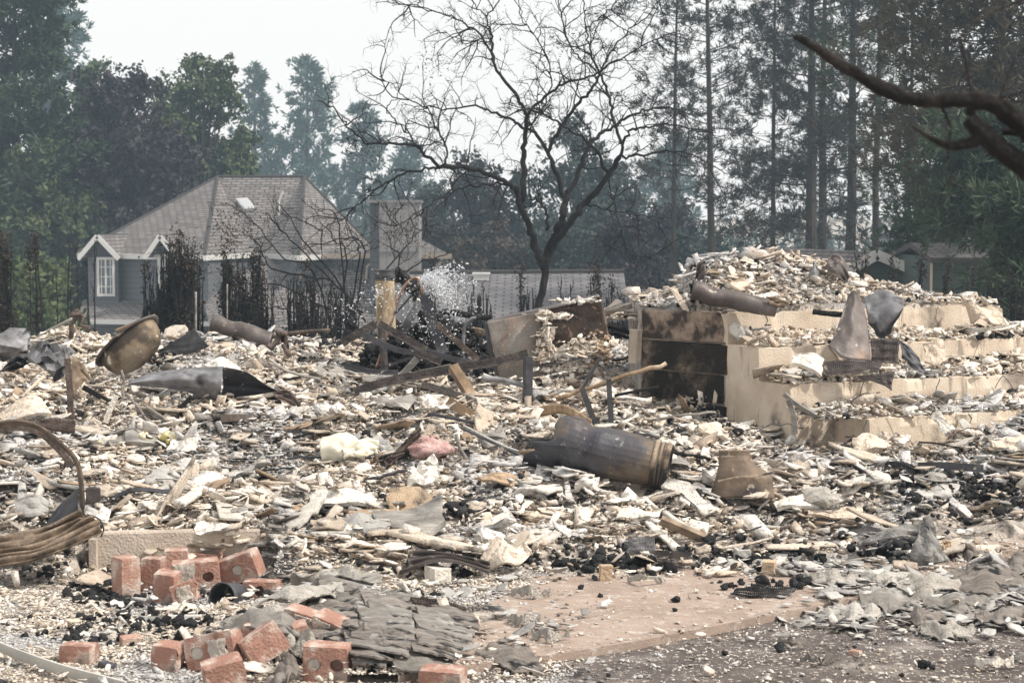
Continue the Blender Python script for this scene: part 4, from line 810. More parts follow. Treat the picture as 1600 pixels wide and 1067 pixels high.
# curled strap and folded panels at the far left
iron([(-40, 700), (-10, 668), (28, 660), (62, 668), (95, 694), (120, 722), (128, 770), (129, 840)], 15, 9.75, 'wide curled rusty strap bowing over the folded gutter panels', M_rust2, name='curled_strap', seg=40, prof=RECT(1.25, .22), cat='metal strap', group=None, roll=.5, )
iron([(-40, 708, .02), (-10, 676, .02), (28, 668, .02), (62, 676, .02), (92, 702, .02), (112, 727, .02)], 10, 9.78, 'dark inner rail under the curled rusty strap', M_rust, name='curled_strap', seg=30, prof=RECT(.5, 1), cat='metal strap', group=None)
sheet('iron_plate', [[(70, 820, .1), (95, 788, .1), (122, 762, .02)], [(64, 834, .0), (95, 826, 0), (124, 808, 0)]], 9.85, M_darkst, 'dark plate standing inside the curled strap', 'metal plate', noise=.01)
sheet('iron_plate', [[(134, 762), (145, 760), (157, 762)], [(134, 788), (145, 787), (158, 782)]], 10.0, M_steel, 'small square plate just right of the curled strap', 'metal plate', noise=.006, nu=10, nv=8)
sheet('gutter_panel', [[(-40, 842, .1), (60, 826, .05), (128, 797, 0)], [(-40, 868, -.05), (50, 852, -.1), (132, 818, -.05)]], 9.5, M_tansteel, 'upper folded tan gutter panel at the left edge', 'gutter panel', th=.004, nu=30, nv=22, ridge=.016, rk=2, noise=.03)
sheet('gutter_panel', [[(-40, 864, 0), (60, 848, -.05), (146, 806, 0)], [(-40, 890, -.15), (60, 870, -.2), (160, 832, -.1)]], 9.35, M_tansteel, 'lower folded tan gutter panel, its ribs running to the curb', 'gutter panel', th=.004, nu=30, nv=30, ridge=.018, rk=3, noise=.03, seed=2)
rod('curled_wire', [(146, 806), (156, 812), (162, 826), (158, 838)], 1.4, 9.3, M_darkst, 'thin wire curling at the right end of the gutter panels', 'wire')
# ---- concrete curb
def curb():
    a = P(152, 836, 9.62); b = P(406, 826, 9.70); d = b-a; L_ = np.hypot(d[0], d[1]); az = math.atan2(d[1], d[0]); mid = (a+b)/2; n = 34; mb = MB()
    h = mid[2]+.08
    prof = [(-.0, -.08), (.07, -.08), (.07, mid[2]-.004), (.062, mid[2]+.003), (.006, mid[2]+.003), (0, mid[2]-.006)]
    pts = [np.array([a[0]+d[0]*t, a[1]+d[1]*t, 0]) for t in np.linspace(0, 1, n)]
    mb.sweep([(-x, y) for x, y in prof], pts, (0, 0, 1)); mb.v[0] += np.stack([0*mb.v[0][:, 0], vnoise(mb.v[0][:, 0]*9, mb.v[0][:, 2]*14)*.01, (vnoise(mb.v[0][:, 0]*7, mb.v[0][:, 1]*5)-.5)*.012], 1)
    single(mb, 'concrete_curb', M_curb, 'low pale pinkish concrete curb standing behind the bricks', 'curb')
    c = P(146, 842, 9.6); mb = MB().box((c[0], c[1]+.1, c[2]/2), (.035, .25, c[2]), None, .002); single(mb, 'concrete_curb', M_curb, 'narrow end stub of the curb beside the gutter panels', 'curb')
curb()
# ---- bricks with core holes
def brick(px, py, az, tx, ty, label, dims=(.195, .090, .082), Y=None, face='y', holes=1, mort=None, broken=False, seed=0, dz=0):
    """rough brick; the face towards local -y carries the core holes"""
    rs = np.random.RandomState(seed); lx, ly, lz = dims
    p = G(px, py, 6.6, 14) if Y is None else P(px, py, Y); root = empty('brick', p+np.array([0, 0, dz]), label, 'brick', 'loose orange bricks in the foreground')
    mb = MB(); R3 = rotm(tx, ty, az); n = 16; hr = .026
    xs = np.linspace(-lx/2, lx/2, holes+1) if holes else None
    V = []; F = []
    def v(p_): V.append(p_); return len(V)-1
    ring_in = []
    if holes:
        for k in range(holes):
            x0, x1 = xs[k], xs[k+1]; cx = (x0+x1)/2; outer = []; inner = []
            for i in range(n):
                a = 2*PI*i/n+PI/4; c, s = math.cos(a), math.sin(a); q = 1/max(abs(c), abs(s)); outer.append(v((cx+c*q*(x1-x0)/2, -ly/2, s*q*lz/2))); inner.append(v((cx+c*hr, -ly/2, s*hr*1.0)))
            deep = [v((V[i][0], -ly/2+.05, V[i][2])) for i in inner]
            for i in range(n):
                j = (i+1) % n; F.append((outer[i], outer[j], inner[j], inner[i])); F.append((inner[i], inner[j], deep[j], deep[i]))
            ring_in.append((cx, deep)); F.append(tuple(deep[::-1]))
    else:
        g = [[v((-lx/2+lx*i/6, -ly/2, -lz/2+lz*j/3)) for j in range(4)] for i in range(7)]
        for i in range(6):
            for j in range(3): F.append((g[i][j], g[i+1][j], g[i+1][j+1], g[i][j+1]))
    def gridface(f, a, b):
        g = [[v(f(i/a, j/b)) for j in range(b+1)] for i in range(a+1)]
        for i in range(a):
            for j in range(b): F.append((g[i][j], g[i+1][j], g[i+1][j+1], g[i][j+1]))
    gridface(lambda s, t: (lx/2-lx*s, ly/2, -lz/2+lz*t), 8, 4); gridface(lambda s, t: (-lx/2+lx*s, -ly/2+ly*t, lz/2), 8, 4); gridface(lambda s, t: (-lx/2+lx*s, ly/2-ly*t, -lz/2), 8, 4)
    gridface(lambda s, t: (lx/2, -ly/2+ly*s, -lz/2+lz*t), 4, 4); gridface(lambda s, t: (-lx/2, ly/2-ly*s, -lz/2+lz*t), 4, 4)
    V = np.array(V, float); e = np.abs(V)/np.array([lx/2, ly/2, lz/2]); near = (e > .97).sum(1)
    V[near >= 2] *= .975; V[near >= 3] *= .97
    h = np.stack([vnoise(V[:, 0]*60+seed*3, V[:, 1]*60+V[:, 2]*50+k*9)-.5 for k in range(3)], 1); V += h*.004
    if broken: V[:, 0] += np.where(V[:, 0] > lx*.2, -lx*.25*vnoise(V[:, 1]*40+seed, V[:, 2]*40), 0)
    mb.add(V @ R3.T, F); zmin = mb.v[0][:, 2].min(); mb.v[0][:, 2] -= zmin+.006
    mb.build('body', M_brick, root)
    if mort:
        m2 = MB(); x0, x1, s = mort; q = []
        nu, nv = 12, 8
        g = MB().sheet(lambda u, w: np.array([x0*lx+(x1-x0)*lx*u+.004*math.sin(9*w), -ly/2-.004-.006*math.sin(PI*u)*(.5+.5*math.sin(7*w+2)), -lz/2*s+lz*s*w]), nu, nv, .006); g.v[0] += RS.randn(*g.v[0].shape)*.0012
        g.v[0] = g.v[0] @ R3.T; g.v[0][:, 2] -= zmin+.006; g.build('mortar', M_mortar, root)
    if holes and mort is not None or seed % 3 == 0:
        for cx, _ in ring_in[:1]:
            g = MB().tube([(cx, -ly/2+.004, 0), (cx, -ly/2+.04, 0)], hr*.93, 12); g.v[0] = (g.v[0]+RS.randn(*g.v[0].shape)*.0008) @ R3.T; g.v[0][:, 2] -= zmin+.006; g.build('mortar_plug', M_mortar, root)
    return root
brick(197, 930, R(38), 0, 0, 'upright brick standing on end at the left, in front of the curb', (.095, .11, .185), holes=0, seed=1)
brick(241, 922, R(-8), 0, R(0), 'brick standing close behind the upright one, its face orange', (.095, .10, .16), holes=0, seed=2)
brick(276, 905, R(6), 0, 0, 'brick half hidden behind the pale edged brick', (.11, .10, .15), holes=0, seed=4)
brick(262, 942, R(-14), R(8), R(5), 'purplish brick leaning under the left end of the pale edged brick', (.10, .09, .14), holes=0, seed=5)
brick(292, 945, R(5), R(-6), R(-18), 'broken pinkish brick with mortar at the foot of the brick stack', (.13, .09, .09), holes=0, mort=(-.3, .2, .7), broken=True, seed=7)
brick(307, 924, R(9), R(4), R(-4), 'brick with a pale mortar covered left half and one plugged core hole', (.215, .10, .145), Y=9.05, holes=2, mort=(-.48, -.02, .95), seed=8)
brick(377, 914, R(-14), R(6), R(-20), 'dark brown brick tilted up at the right of the stack, one round hole', (.185, .11, .125), Y=9.1, holes=1, seed=9)
brick(318, 889, R(-12), R(0), R(2), 'brick lying behind the pale edged one against the curb', (.18, .09, .08), holes=0, seed=10)
brick(410, 936, R(-8), 0, 0, 'brick half buried under the white flaky sheet', (.16, .10, .085), holes=1, seed=11)
brick(478, 990, R(-20), R(6), R(12), 'ash dusted brick lying left of the curled shingles', (.17, .09, .085), holes=0, mort=(-.2, .4, .8), seed=13)
brick(520, 1002, R(-28), R(12), R(16), 'ash dusted brick fallen against the curled shingles', (.15, .09, .085), holes=0, mort=(-.4, .1, .8), seed=14)
brick(124, 1033, R(-14), 0, 0, 'small lone brick half lying in the ash at the lower left', (.13, .09, .075), holes=0, seed=15)
brick(268, 1045, R(-18), R(3), R(4), 'broken brick with a jagged top at the left of the lower stack', (.125, .10, .10), holes=0, broken=True, seed=16)
brick(336, 1045, R(-16), R(-8), R(-14), 'brick with one open dark core hole and a mortar patch in the lower stack', (.21, .10, .13), holes=2, mort=(.0, .35, .6), seed=17, dz=-.01)
brick(350, 1080, R(18), R(8), R(-12), 'grooved brick lying in front of the open holed one', (.15, .10, .11), holes=0, seed=19)
brick(412, 1050, R(24), R(-10), R(-30), 'bright orange brick tilted steeply in the lower stack', (.16, .10, .12), holes=0, seed=20, dz=.02)
brick(416, 1010, R(-12), 0, R(6), 'brick in the dark gap beneath the arched shingle', (.18, .09, .08), holes=0, seed=22)
brick(512, 1062, R(-6), R(3), R(2), 'upright square brick with one dark and one plugged core hole, lower centre', (.175, .10, .14), holes=2, seed=24)
brick(208, 1006, R(24), R(8), 0, 'small brick fragment lying among charcoal lumps', (.10, .06, .035), holes=0, broken=True, seed=25)
brick(692, 1072, R(-14), R(5), 0, 'brick cut off by the bottom edge of the picture', (.16, .10, .07), holes=0, seed=26)
brick(455, 1012, R(10), R(8), R(-12), 'brick behind the square brick, mostly hidden by a flaking sheet', (.14, .09, .08), holes=0, seed=28)
brick(1338, 1022, R(-30), 0, 0, 'tiny orange brick chip lying on the dark asphalt at the right', (.05, .04, .02), holes=0, broken=True, seed=29)
def can():
    Y = 8.68; c = P(347, 934, Y); s = Y/FPX; root = empty('steel_can', P(347, 955, Y), 'open black can lying on its side under the tilted brick', 'can')
    ax = np.array([-.42, -.88, .18]); ax /= np.linalg.norm(ax); a = np.cross(ax, [0, 0, 1]); a /= np.linalg.norm(a); b = np.cross(a, ax)
    mb = MB().sheet(lambda u, v: c+ax*(-.12+.12*v)+(a*math.cos(u*2*PI)+b*math.sin(u*2*PI))*23*s, 30, 6, .003); local(root, mb).build('body', M_darkst, root, True)
    mb = MB().tube([c+(a*math.cos(t)+b*math.sin(t))*24*s for t in np.linspace(0, 2*PI, 33)], .0045, 6, cap=False); local(root, mb).build('rim', M_darkst, root, True)
    mb = MB().tube([c-ax*.115, c-ax*.11], 22*s, 24); local(root, mb).build('bottom', M_char, root)
can()
# ---- ducts
def duct():
    Y = gY(940, 762)-.12; q = smooth_path([P(x, y, Y+d) for x, y, d in ((858, 694, .08), (888, 692, .04), (925, 702, 0), (970, 713, 0), (1010, 722, -.02), (1040, 729, -.03))], 40); rr = np.interp(np.linspace(0, 1, 40), [0, .12, .3, .55, .8, 1], [44, 48, 42, 39, 36, 35])*Y/FPX
    root = empty('steel_duct', P(945, 762, Y), 'long dented dark steel duct lying in the debris, flattened open at its left end', 'duct'); s = Y/FPX
    d = q[-1]-q[0]; d /= np.linalg.norm(d); up = np.array([0, 0, 1.])-d*d[2]; up /= np.linalg.norm(up); sd = np.cross(d, up)
    def fn(u, v):
        t = v*39; i = min(int(t), 38); f = t-i; c = q[i]*(1-f)+q[i+1]*f; r = rr[i]*(1-f)+rr[i+1]*f; a = u*2*PI; sq = 1-.45*max(0, 1-v*4); k = 1-.10*np.exp(-((v-.38)/.05)**2)+(.34*max(0, 1-v*1.25)+.07)*(vnoise(u*6, v*7)-.5)-.22*max(0, 1-v*1.5)*abs(vnoise(u*4+9, v*5+2)-.5)*3.2-.16*np.exp(-((v-.16)/.05)**2-((u-.72)/.12)**2)
        p = c+sd*math.cos(a)*r*k*sq+up*math.sin(a)*r*k*(1+.08*(1-sq))
        if v < .08: p = p-d*(.08-v)*1.8*(.4+.6*abs(math.sin(a*2.5+.6)))*(1 if math.sin(a) < .2 else -.3)
        return p
    mb = MB().sheet(fn, 27, 34, .004); local(root, mb).build('body', M_ductm, root, False)
    for k, (f, w, mm) in enumerate(((34, .014, M_tansteel), (36, .009, M_tansteel), (39, .012, M_tansteel))):
        c = q[f]; r = rr[f]*1.02; mb = MB().tube([c+sd*math.cos(t)*r+up*math.sin(t)*r for t in np.linspace(0, 2*PI, 41)], w, 6, cap=False); local(root, mb).build('collar_ring', mm, root, True)
    def cf(u, v): c = q[37]*(1-v)+q[39]*v+d*.02*v; r = rr[38]*1.015; return c+sd*math.cos(u*2*PI)*r+up*math.sin(u*2*PI)*r
    mb = MB().sheet(cf, 40, 4, .004); local(root, mb).build('collar', M_tansteel, root, True)
    mb = MB().tube([fn(.24, v)+up*.002 for v in np.linspace(.12, .9, 30)], .0045, 5); local(root, mb).build('seam', M_steel, root)
M_ductm = mat('blued_burnt_steel', [(0, (.03, .03, .035)), (.4, (.075, .075, .085)), (.7, (.10, .085, .08)), (1, (.19, .19, .20))], 2.6, rough=.5, metal=.35, bump=.25, bscale=18, spots=((.20, .20, .20), 5, .58, .70), spots2=((.20, .15, .10), 3.4, .53, .66), speck=((.30, .29, .28), 34, .64, .74))
duct()
def boot():
    Y = gY(1160, 778)-.12; s = Y/FPX; root = empty('duct_boot', P(1160, 778, Y), 'squat brown duct boot with a round collar, flaring to a wedge at its base', 'duct')
    ks = [(1147, 704, 23, 12), (1147, 712, 23, 12), (1152, 726, 28, 16), (1163, 744, 43, 26), (1161, 760, 46, 28), (1160, 777, 49, 30)]
    def fn(u, v):
        t = v*(len(ks)-1); i = min(int(t), len(ks)-2); f = t-i; k = [ks[i][j]*(1-f)+ks[i+1][j]*f for j in range(4)]; a = u*2*PI; e = 1-.35*v
        c, sn = math.cos(a), math.sin(a); c = math.copysign(abs(c)**e, c); sn = math.copysign(abs(sn)**e, sn); p = P(k[0]+c*k[2], k[1], Y+.02+sn*k[3]*s*1.2); p[2] -= (.035 if v > .45 else 0)*max(0, -sn)*max(0, c)*(.3)
        return p+RS.randn(3)*.0008
    mb = MB().sheet(fn, 48, 30, .004); local(root, mb).build('body', M_ductb, root, True)
    mb = MB(); mb.tube([fn(u, 0) for u in np.linspace(0, 1, 40)], .006, 6, cap=False); mb.tube([fn(u, .22) for u in np.linspace(0, 1, 40)], .005, 6, cap=False); local(root, mb).build('collar', M_tansteel, root, True)
    mb = MB(); mb.tube([P(1122, 752, Y-.33), P(1150, 746, Y-.34), P(1180, 744, Y-.33), P(1209, 738, Y-.20)], .006, 5); local(root, mb).build('seam', M_tansteel, root)
M_ductb = mat('brown_burnt_steel', [(0, (.07, .055, .04)), (.45, (.16, .12, .09)), (.8, (.26, .20, .14)), (1, (.34, .28, .19))], 4, rough=.6, metal=.25, bump=.3, bscale=22, spots=((.055, .045, .045), 3, .5, .62), spots2=((.50, .44, .34), 12, .62, .68))
boot()
halfpipe([(1080, 452), (1112, 462), (1160, 472), (1212, 483)], 15, 12.56, 'rolled sooty metal drape sticking out of the landing heap at the left', M_steel, -.45, 1.05, 'rolled_sheet', 'sheet metal', flat=.9)
sheet('iron_plate', [[(1075, 440), (1090, 448), (1100, 462)], [(1078, 460), (1090, 468), (1104, 474)]], 12.55, M_darkst, 'small black curl at the left end of the rolled drape', 'metal plate', noise=.03)
sheet('iron_plate', [[(1196, 462), (1215, 466), (1232, 472)], [(1204, 478), (1218, 480), (1226, 482)]], 12.5, M_tansteel, 'small tan flap at the right end of the rolled drape', 'metal plate', noise=.02)
sheet('iron_plate', [[(1298, 396), (1315, 402, .05), (1326, 432)], [(1286, 420), (1300, 428, -.1), (1322, 442)]], 13.3, M_steel, 'folded grey plate on the right shoulder of the landing heap', 'metal plate', noise=.03)
sheet('iron_plate', [[(1268, 424), (1272, 408), (1278, 424)], [(1260, 436), (1272, 430, -.08), (1284, 436)]], 13.2, M_silver, 'small pointed grey cap on top of the landing heap', 'metal plate', noise=.02)
sheet('curled_sheet', [[(1084, 436), (1092, 410), (1100, 408)], [(1094, 440), (1104, 428, -.06), (1106, 416)]], 13.1, M_steel, 'curled brown scrap at the left shoulder of the landing heap', 'sheet metal', noise=.03)
# ---- sheets and lath on the steps
YS = 12.25
sheet('bent_sheet', [[(1326, 460, .2), (1334, 456, .2), (1344, 468, .2)], [(1309, 508, .05), (1330, 508, .02), (1356, 510, .08)], [(1295, 542, -.1), (1322, 560, -.15), (1361, 564, -.1)]], YS, M_steel, 'large pointed dark sheet standing on the steps, tip up', 'sheet metal', noise=.015, th=.004)
sheet('bent_sheet', [[(1350, 462, .2), (1380, 454, .2), (1408, 466, .15)], [(1353, 488, .12), (1385, 492, .0), (1411, 480, .0)], [(1358, 508, .1), (1374, 526, .05), (1386, 522, .05)]], YS+.05, M_silver, 'folded grey sheet leaning on the pointed dark one', 'sheet metal', noise=.03)
sheet('bent_sheet', [[(1384, 490, .1), (1400, 484, .08), (1411, 481, .05)], [(1358, 508, .1), (1376, 528, .08), (1392, 520, .05)]], YS, M_darkst, 'dark underside flap below the folded grey sheet', 'sheet metal', noise=.02)
sheet('bent_sheet', [[(1404, 530, 0), (1418, 540, 0), (1432, 556, 0)], [(1410, 560, -.05), (1428, 576, -.08), (1452, 586, -.08)]], YS-.1, M_darkst, 'narrow dark strip sliding down the steps right of the black mesh', 'sheet metal', noise=.02)
rod('charred_pole', [(1270, 487), (1295, 490), (1320, 492)], 4.5, 12.4, M_bark, 'charred stub under the landing heap left of the pointed sheet', 'pole')
def lath(name, ctrl, Y, m, label, nu=22, nv=10, r=.0028, ridge=0, rk=3, noise=.012, seed=0, back=None, group='scraps of metal mesh in the debris'):
    fn = ctrl_fn(ctrl, Y, noise, 5, seed, ridge, rk); mb = MB()
    for i in range(nu): mb.tube([fn(i/(nu-1), t) for t in np.linspace(0, 1, max(nv*2, 8))], r, 3, cap=False)
    for j in range(nv): mb.tube([fn(t, j/(nv-1)) for t in np.linspace(0, 1, nu)], r*1.1, 3, cap=False)
    c = own(mb); root = empty(name, c, label, 'metal mesh', group); mb.build('mesh', m, root)
    if back:
        b = MB().sheet(lambda u, v: fn(u, v)+np.array([0, .012, -.006])-c, 16, 12, .002); b.build('backing', back, root, True)
    return root
lath('metal_mesh', [[(1360, 528, .05), (1404, 530, .02)], [(1362, 566, -.05), (1404, 566, -.05)]], YS, M_steel, 'black corrugated mesh hanging below the folded grey sheet', 20, 16, back=M_darkst, ridge=.004)
lath('metal_mesh', [[(1284, 566, 0), (1335, 562, 0), (1378, 568, 0)], [(1292, 584, -.06), (1330, 582, -.06), (1372, 580, -.06)]], YS-.15, M_steel, 'flat dark mesh lying on the second tread below the pointed sheet', 34, 8, back=M_darkst)
lath('metal_mesh', [[(1340, 588, 0), (1372, 584, 0), (1396, 580, 0)], [(1352, 592, -.05), (1380, 600, -.05), (1393, 609, -.05)]], YS-.35, M_steel, 'small dark mesh tongue drooping over the third riser', 20, 8, back=M_darkst)
lath('metal_mesh', [[(1384, 720, .1), (1412, 722, .1), (1436, 732, .1)], [(1378, 744, 0), (1408, 750, 0), (1434, 756, 0)]], gY(1408, 756), M_char, 'dark perforated sheet standing in charcoal below the stair', 20, 12, ridge=.006, back=M_darkst)
lath('metal_mesh', [[(1436, 734, .05), (1448, 732, .05), (1456, 740, .05)], [(1436, 752, 0), (1448, 756, 0), (1462, 756, 0)]], gY(1448, 758), M_char, 'small perforated scrap right of the dark perforated sheet', 10, 10)
lath('metal_mesh', [[(962, 842, .05), (1020, 838, .05)], [(964, 864, -.04), (1026, 862, -.04)]], gY(994, 866), M_silver, 'pale grey square mesh lying flat above the charcoal band', 26, 12, r=.0022)
lath('metal_mesh', [[(1012, 838, .1), (1030, 840, .1), (1042, 850, .06)], [(1024, 858, 0), (1036, 862, 0), (1046, 864, 0)]], gY(1030, 864), M_steel, 'dark curled mesh right of the pale grey one', 10, 10, r=.0022)
lath('metal_mesh', [[(1018, 860, .05), (1075, 862, .05)], [(1030, 880, -.04), (1090, 884, -.04)]], gY(1050, 884), M_steel, 'grey mesh sloping down into the charcoal band', 26, 9, r=.0022)
lath('metal_mesh', [[(1150, 918, .1), (1200, 916, .1), (1246, 918, .1)], [(1142, 928, 0), (1180, 934, 0), (1224, 936, 0)]], gY(1190, 936), M_char, 'flat charred mesh mat lying alone on the pink slab', 34, 8, r=.0025, ridge=.003)
lath('metal_mesh', [[(464, 812, .05), (500, 820, .05)], [(458, 824, 0), (496, 832, 0)]], gY(478, 832), M_silver, 'small grey ribbed grille right of the curb', 18, 5, r=.002)
lath('ribbed_lath', [[(652, 856, .1), (700, 864, .08), (764, 878, .05)], [(624, 898, -.05), (690, 876, -.1), (764, 894, -.05)]], gY(690, 902), M_steel, 'black ribbed metal lath, the lower of two folded layers', 44, 14, r=.0032, ridge=.014, rk=2.5, back=M_rust)
lath('ribbed_lath', [[(636, 862, .15), (700, 850, .15), (742, 870, .12)], [(652, 872, .05), (706, 862, .0), (766, 884, .0)]], gY(700, 884)+.1, M_darkst, 'black ribbed metal lath, the upper of two folded layers', 40, 9, r=.003, ridge=.010, rk=1.5, back=M_darkst)
lath('ribbed_lath', [[(550, 862, .05), (590, 868, .05), (628, 872, .05)], [(548, 870, 0), (590, 878, 0), (626, 884, 0)]], gY(590, 886), M_tansteel, 'narrow tan ribbed lath running left from the black layers', 34, 5, r=.003, ridge=.004)
lath('ribbed_lath', [[(640, 932, .05), (690, 938, .05), (728, 950, .05)], [(650, 942, 0), (690, 954, 0), (718, 962, 0)]], gY(690, 964), M_rust, 'dark ribbed lath lying at the top of the shingle heap', 26, 6, r=.003, ridge=.004, back=M_darkst)
iron([(1032, 812), (1070, 828), (1112, 846)], 15, gY(1075, 846), 'tan steel channel lying tilted above the grey mesh', M_tansteel, name='steel_channel', cat='steel channel', group=None, prof=CHAN, roll=.9)
iron([(1434, 728), (1480, 728), (1536, 732)], 12, gY(1480, 744), 'long flat dark plate lying right of the dark perforated sheet', M_darkst, name='iron_plate', cat='metal plate', group=None, prof=RECT(.3, 1))
iron([(1095, 850), (1150, 836), (1190, 822)], 4, gY(1150, 850), 'thin dark rod across the chips left of the ash cone', M_darkst, name='thin_rod', cat='rod', group=None, prof=RECT(1, .5))
# ---- cement cubes in the charcoal band
def cube(px, py, w, h, m, label, az=.2):
    p = G(px, py); s = p[1]/FPX; mb = MB().box((p[0], p[1], p[2]+h*s/2-.004), (w*s, w*s, h*s), rotm(.05, .04, az), .003); single(mb, 'cement_cube', m, label, 'cement block', 'small cement spacer cubes')
cube(946, 906, 19, 25, M_tan, 'small tan cement cube at the middle of the charcoal band'); cube(1201, 897, 20, 22, M_tan, 'small tan cement cube at the right end of the charcoal band', -.3); cube(1160, 876, 23, 18, M_grey, 'grey cement cube behind the right charcoal heap', .1); cube(684, 908, 32, 24, M_white, 'white chipped cement cube in front of the black ribbed lath', .6)
# ---- insulation, shells and slabs
def wad():
    p = G(672, 722); s = p[1]/FPX; c = P(672, 703, p[1]); rs = np.random.RandomState(1)
    def fn(u, v):
        a = u*2*PI; b = (v-.5)*PI; r = 1+.5*(vnoise(u*5+1, v*4)-.5)+.4*(vnoise(u*14, v*12)-.5); return c+np.array([math.cos(a)*math.cos(b)*35*s, math.sin(a)*math.cos(b)*26*s, math.sin(b)*19*s])*r
    single(MB().sheet(fn, 40, 24, .004), 'insulation_wad', M_pink, 'faded pink wad of insulation in the middle of the debris', 'insulation', None, True)
wad()
sheet('curved_shell', [[(500, 684, .1), (530, 676, .1), (552, 684, .1), (566, 700, .1)], [(500, 702, 0), (530, 694, -.06), (548, 702, -.06), (560, 712, -.0)], [(508, 724, 0), (530, 720, -.05), (548, 722, -.05), (562, 722, 0)]], gY(530, 726), M_shell, 'cream shell with a yellow stain, curved up like a bowl', 'shell', noise=.035, th=.008)
sheet('curved_shell', [[(532, 700, 0), (560, 688, .05), (590, 690, .05)], [(540, 716, -.08), (568, 712, -.08), (592, 706, -.05)]], gY(562, 722)-.05, M_shell, 'smaller cream shell folded against the yellow stained one', 'shell', noise=.05, th=.008)
def foam():
    rs = np.random.RandomState(3); p = G(238, 696); n = 46; pos = np.array([p+np.array([rs.randn()*.10, rs.randn()*.05, .015+rs.rand()*.05]) for _ in range(n)]); s = rs.uniform(.03, .085, n); o = scatter('foam_lump', LU+PL[:6], pos-p, s, .8, M_yellow, rs); o.location = p; tag(o, 'crumbled lump of yellow stained foam at the left of the debris', 'foam')
foam()
def slabby(name, ctrl, Y, m, label, th=.025, noise=.02, seed=0, cat='slab', nu=24, nv=14): return sheet(name, ctrl, Y, m, label, cat, None, th, noise, nu, nv, seed, 4, False)
slabby('folded_slab', [[(488, 776, .1), (505, 764, .1), (540, 768, .08), (586, 786, .05)], [(487, 796, 0), (515, 792, -.05), (550, 790, -.06), (584, 794, 0)]], gY(535, 800), M_white, 'white folded slab like an open book left of the grey warped board')
slabby('warped_board', [[(580, 800, .1), (625, 800, .12), (660, 792, .12), (690, 776, .12)], [(584, 812, .05), (630, 820, .0), (664, 824, -.04), (692, 804, 0)], [(610, 822, 0), (640, 832, -.05), (668, 838, -.05), (692, 820, 0)]], gY(650, 840), M_gwood, 'grey grained board warped upward at its right end', .018, cat='board')
slabby('curled_slab', [[(752, 872, .05), (776, 838, .1), (800, 852, .05), (818, 860, .05), (820, 848, .08)], [(770, 888, 0), (790, 882, -.06), (806, 884, -.06), (826, 872, 0), (832, 862, 0)]], gY(790, 890), M_cream, 'tan torn slab curling up right of the black ribbed lath', .014)
slabby('plaster_slab', [[(1444, 540, .05), (1458, 530, .05), (1470, 536, .05)], [(1444, 566, -.02), (1460, 572, -.04), (1477, 562, 0)]], 12.6, M_cream, 'pale slab leaning upright on the second tread at the right')
slabby('plaster_slab', [[(1506, 460, .05), (1512, 466, 0), (1530, 484, .0), (1562, 492, .05)], [(1520, 505, 0), (1535, 498, -.12), (1545, 508, -.12), (1562, 508, 0)]], 13.3, M_cream, 'large cream curved slab at the right end of the landing', .02)
slabby('plaster_slab', [[(1240, 560, .05), (1260, 552, .05), (1285, 566, 0)], [(1236, 572, -.05), (1262, 578, -.08), (1282, 590, -.08)]], 12.1, M_white, 'white curved slab at the left end of the second tread')
slabby('plaster_slab', [[(1455, 650, .1), (1466, 640, .1)], [(1478, 682, -.05), (1490, 674, -.05)]], 11.3, M_white, 'long white slab leaning against the lowest riser at the right')
slabby('plaster_slab', [[(640, 736, .05), (660, 722, .08), (680, 716, .05)], [(642, 760, 0), (664, 756, -.05), (686, 745, 0)]], gY(660, 764), M_white, 'crumpled white slab just below the pink wad', .03, .06)
slabby('plaster_slab', [[(742, 748, .05), (775, 738, .05), (808, 748, .05)], [(756, 752, 0), (785, 756, -.02), (800, 762, 0)]], gY(775, 764), M_tan, 'flat tan slab below the wires right of centre', .014)
slabby('plaster_slab', [[(900, 815, .05), (925, 812, .05), (948, 818, .05)], [(902, 824, 0), (925, 823, 0), (946, 824, 0)]], gY(925, 826), M_white, 'rounded white slab lying above the grey mesh', .02)
slabby('plaster_slab', [[(1205, 790, .1), (1240, 776, .1), (1290, 782, .1)], [(1215, 798, 0), (1250, 794, -.02), (1285, 800, 0)]], gY(1250, 800), M_white, 'broad white slab lying right of the duct boot')
slabby('plaster_slab', [[(1260, 800, .05), (1300, 794, .05), (1345, 800, .05)], [(1262, 808, 0), (1300, 810, 0), (1350, 814, 0)]], gY(1300, 816), M_cream, 'long cream slab lying below the broad white one')
slabby('plaster_slab', [[(1545, 690, .05), (1575, 682, .05), (1620, 690, .05)], [(1550, 702, 0), (1580, 704, 0), (1620, 710, 0)]], gY(1580, 708), M_cream, 'flat cream slab at the right edge below the steps')
slabby('plaster_slab', [[(0, 650, .1), (40, 622, .1), (62, 628, .1)], [(10, 668, -.02), (45, 652, -.06), (80, 650, 0)]], 12.0, M_cream, 'big cream slab left of the rusty upright strip')
slabby('plaster_slab', [[(25, 780, .05), (50, 772, .05), (72, 790, .05)], [(28, 812, 0), (52, 808, -.03), (74, 808, 0)]], 10.1, M_grey, 'pale grey slab seen inside the curled strap')
slabby('plaster_slab', [[(270, 690, .05), (300, 684, .05), (308, 690, .05)], [(262, 706, 0), (286, 706, -.02), (304, 704, 0)]], gY(285, 708), M_white, 'white slab right of the yellow foam lump')
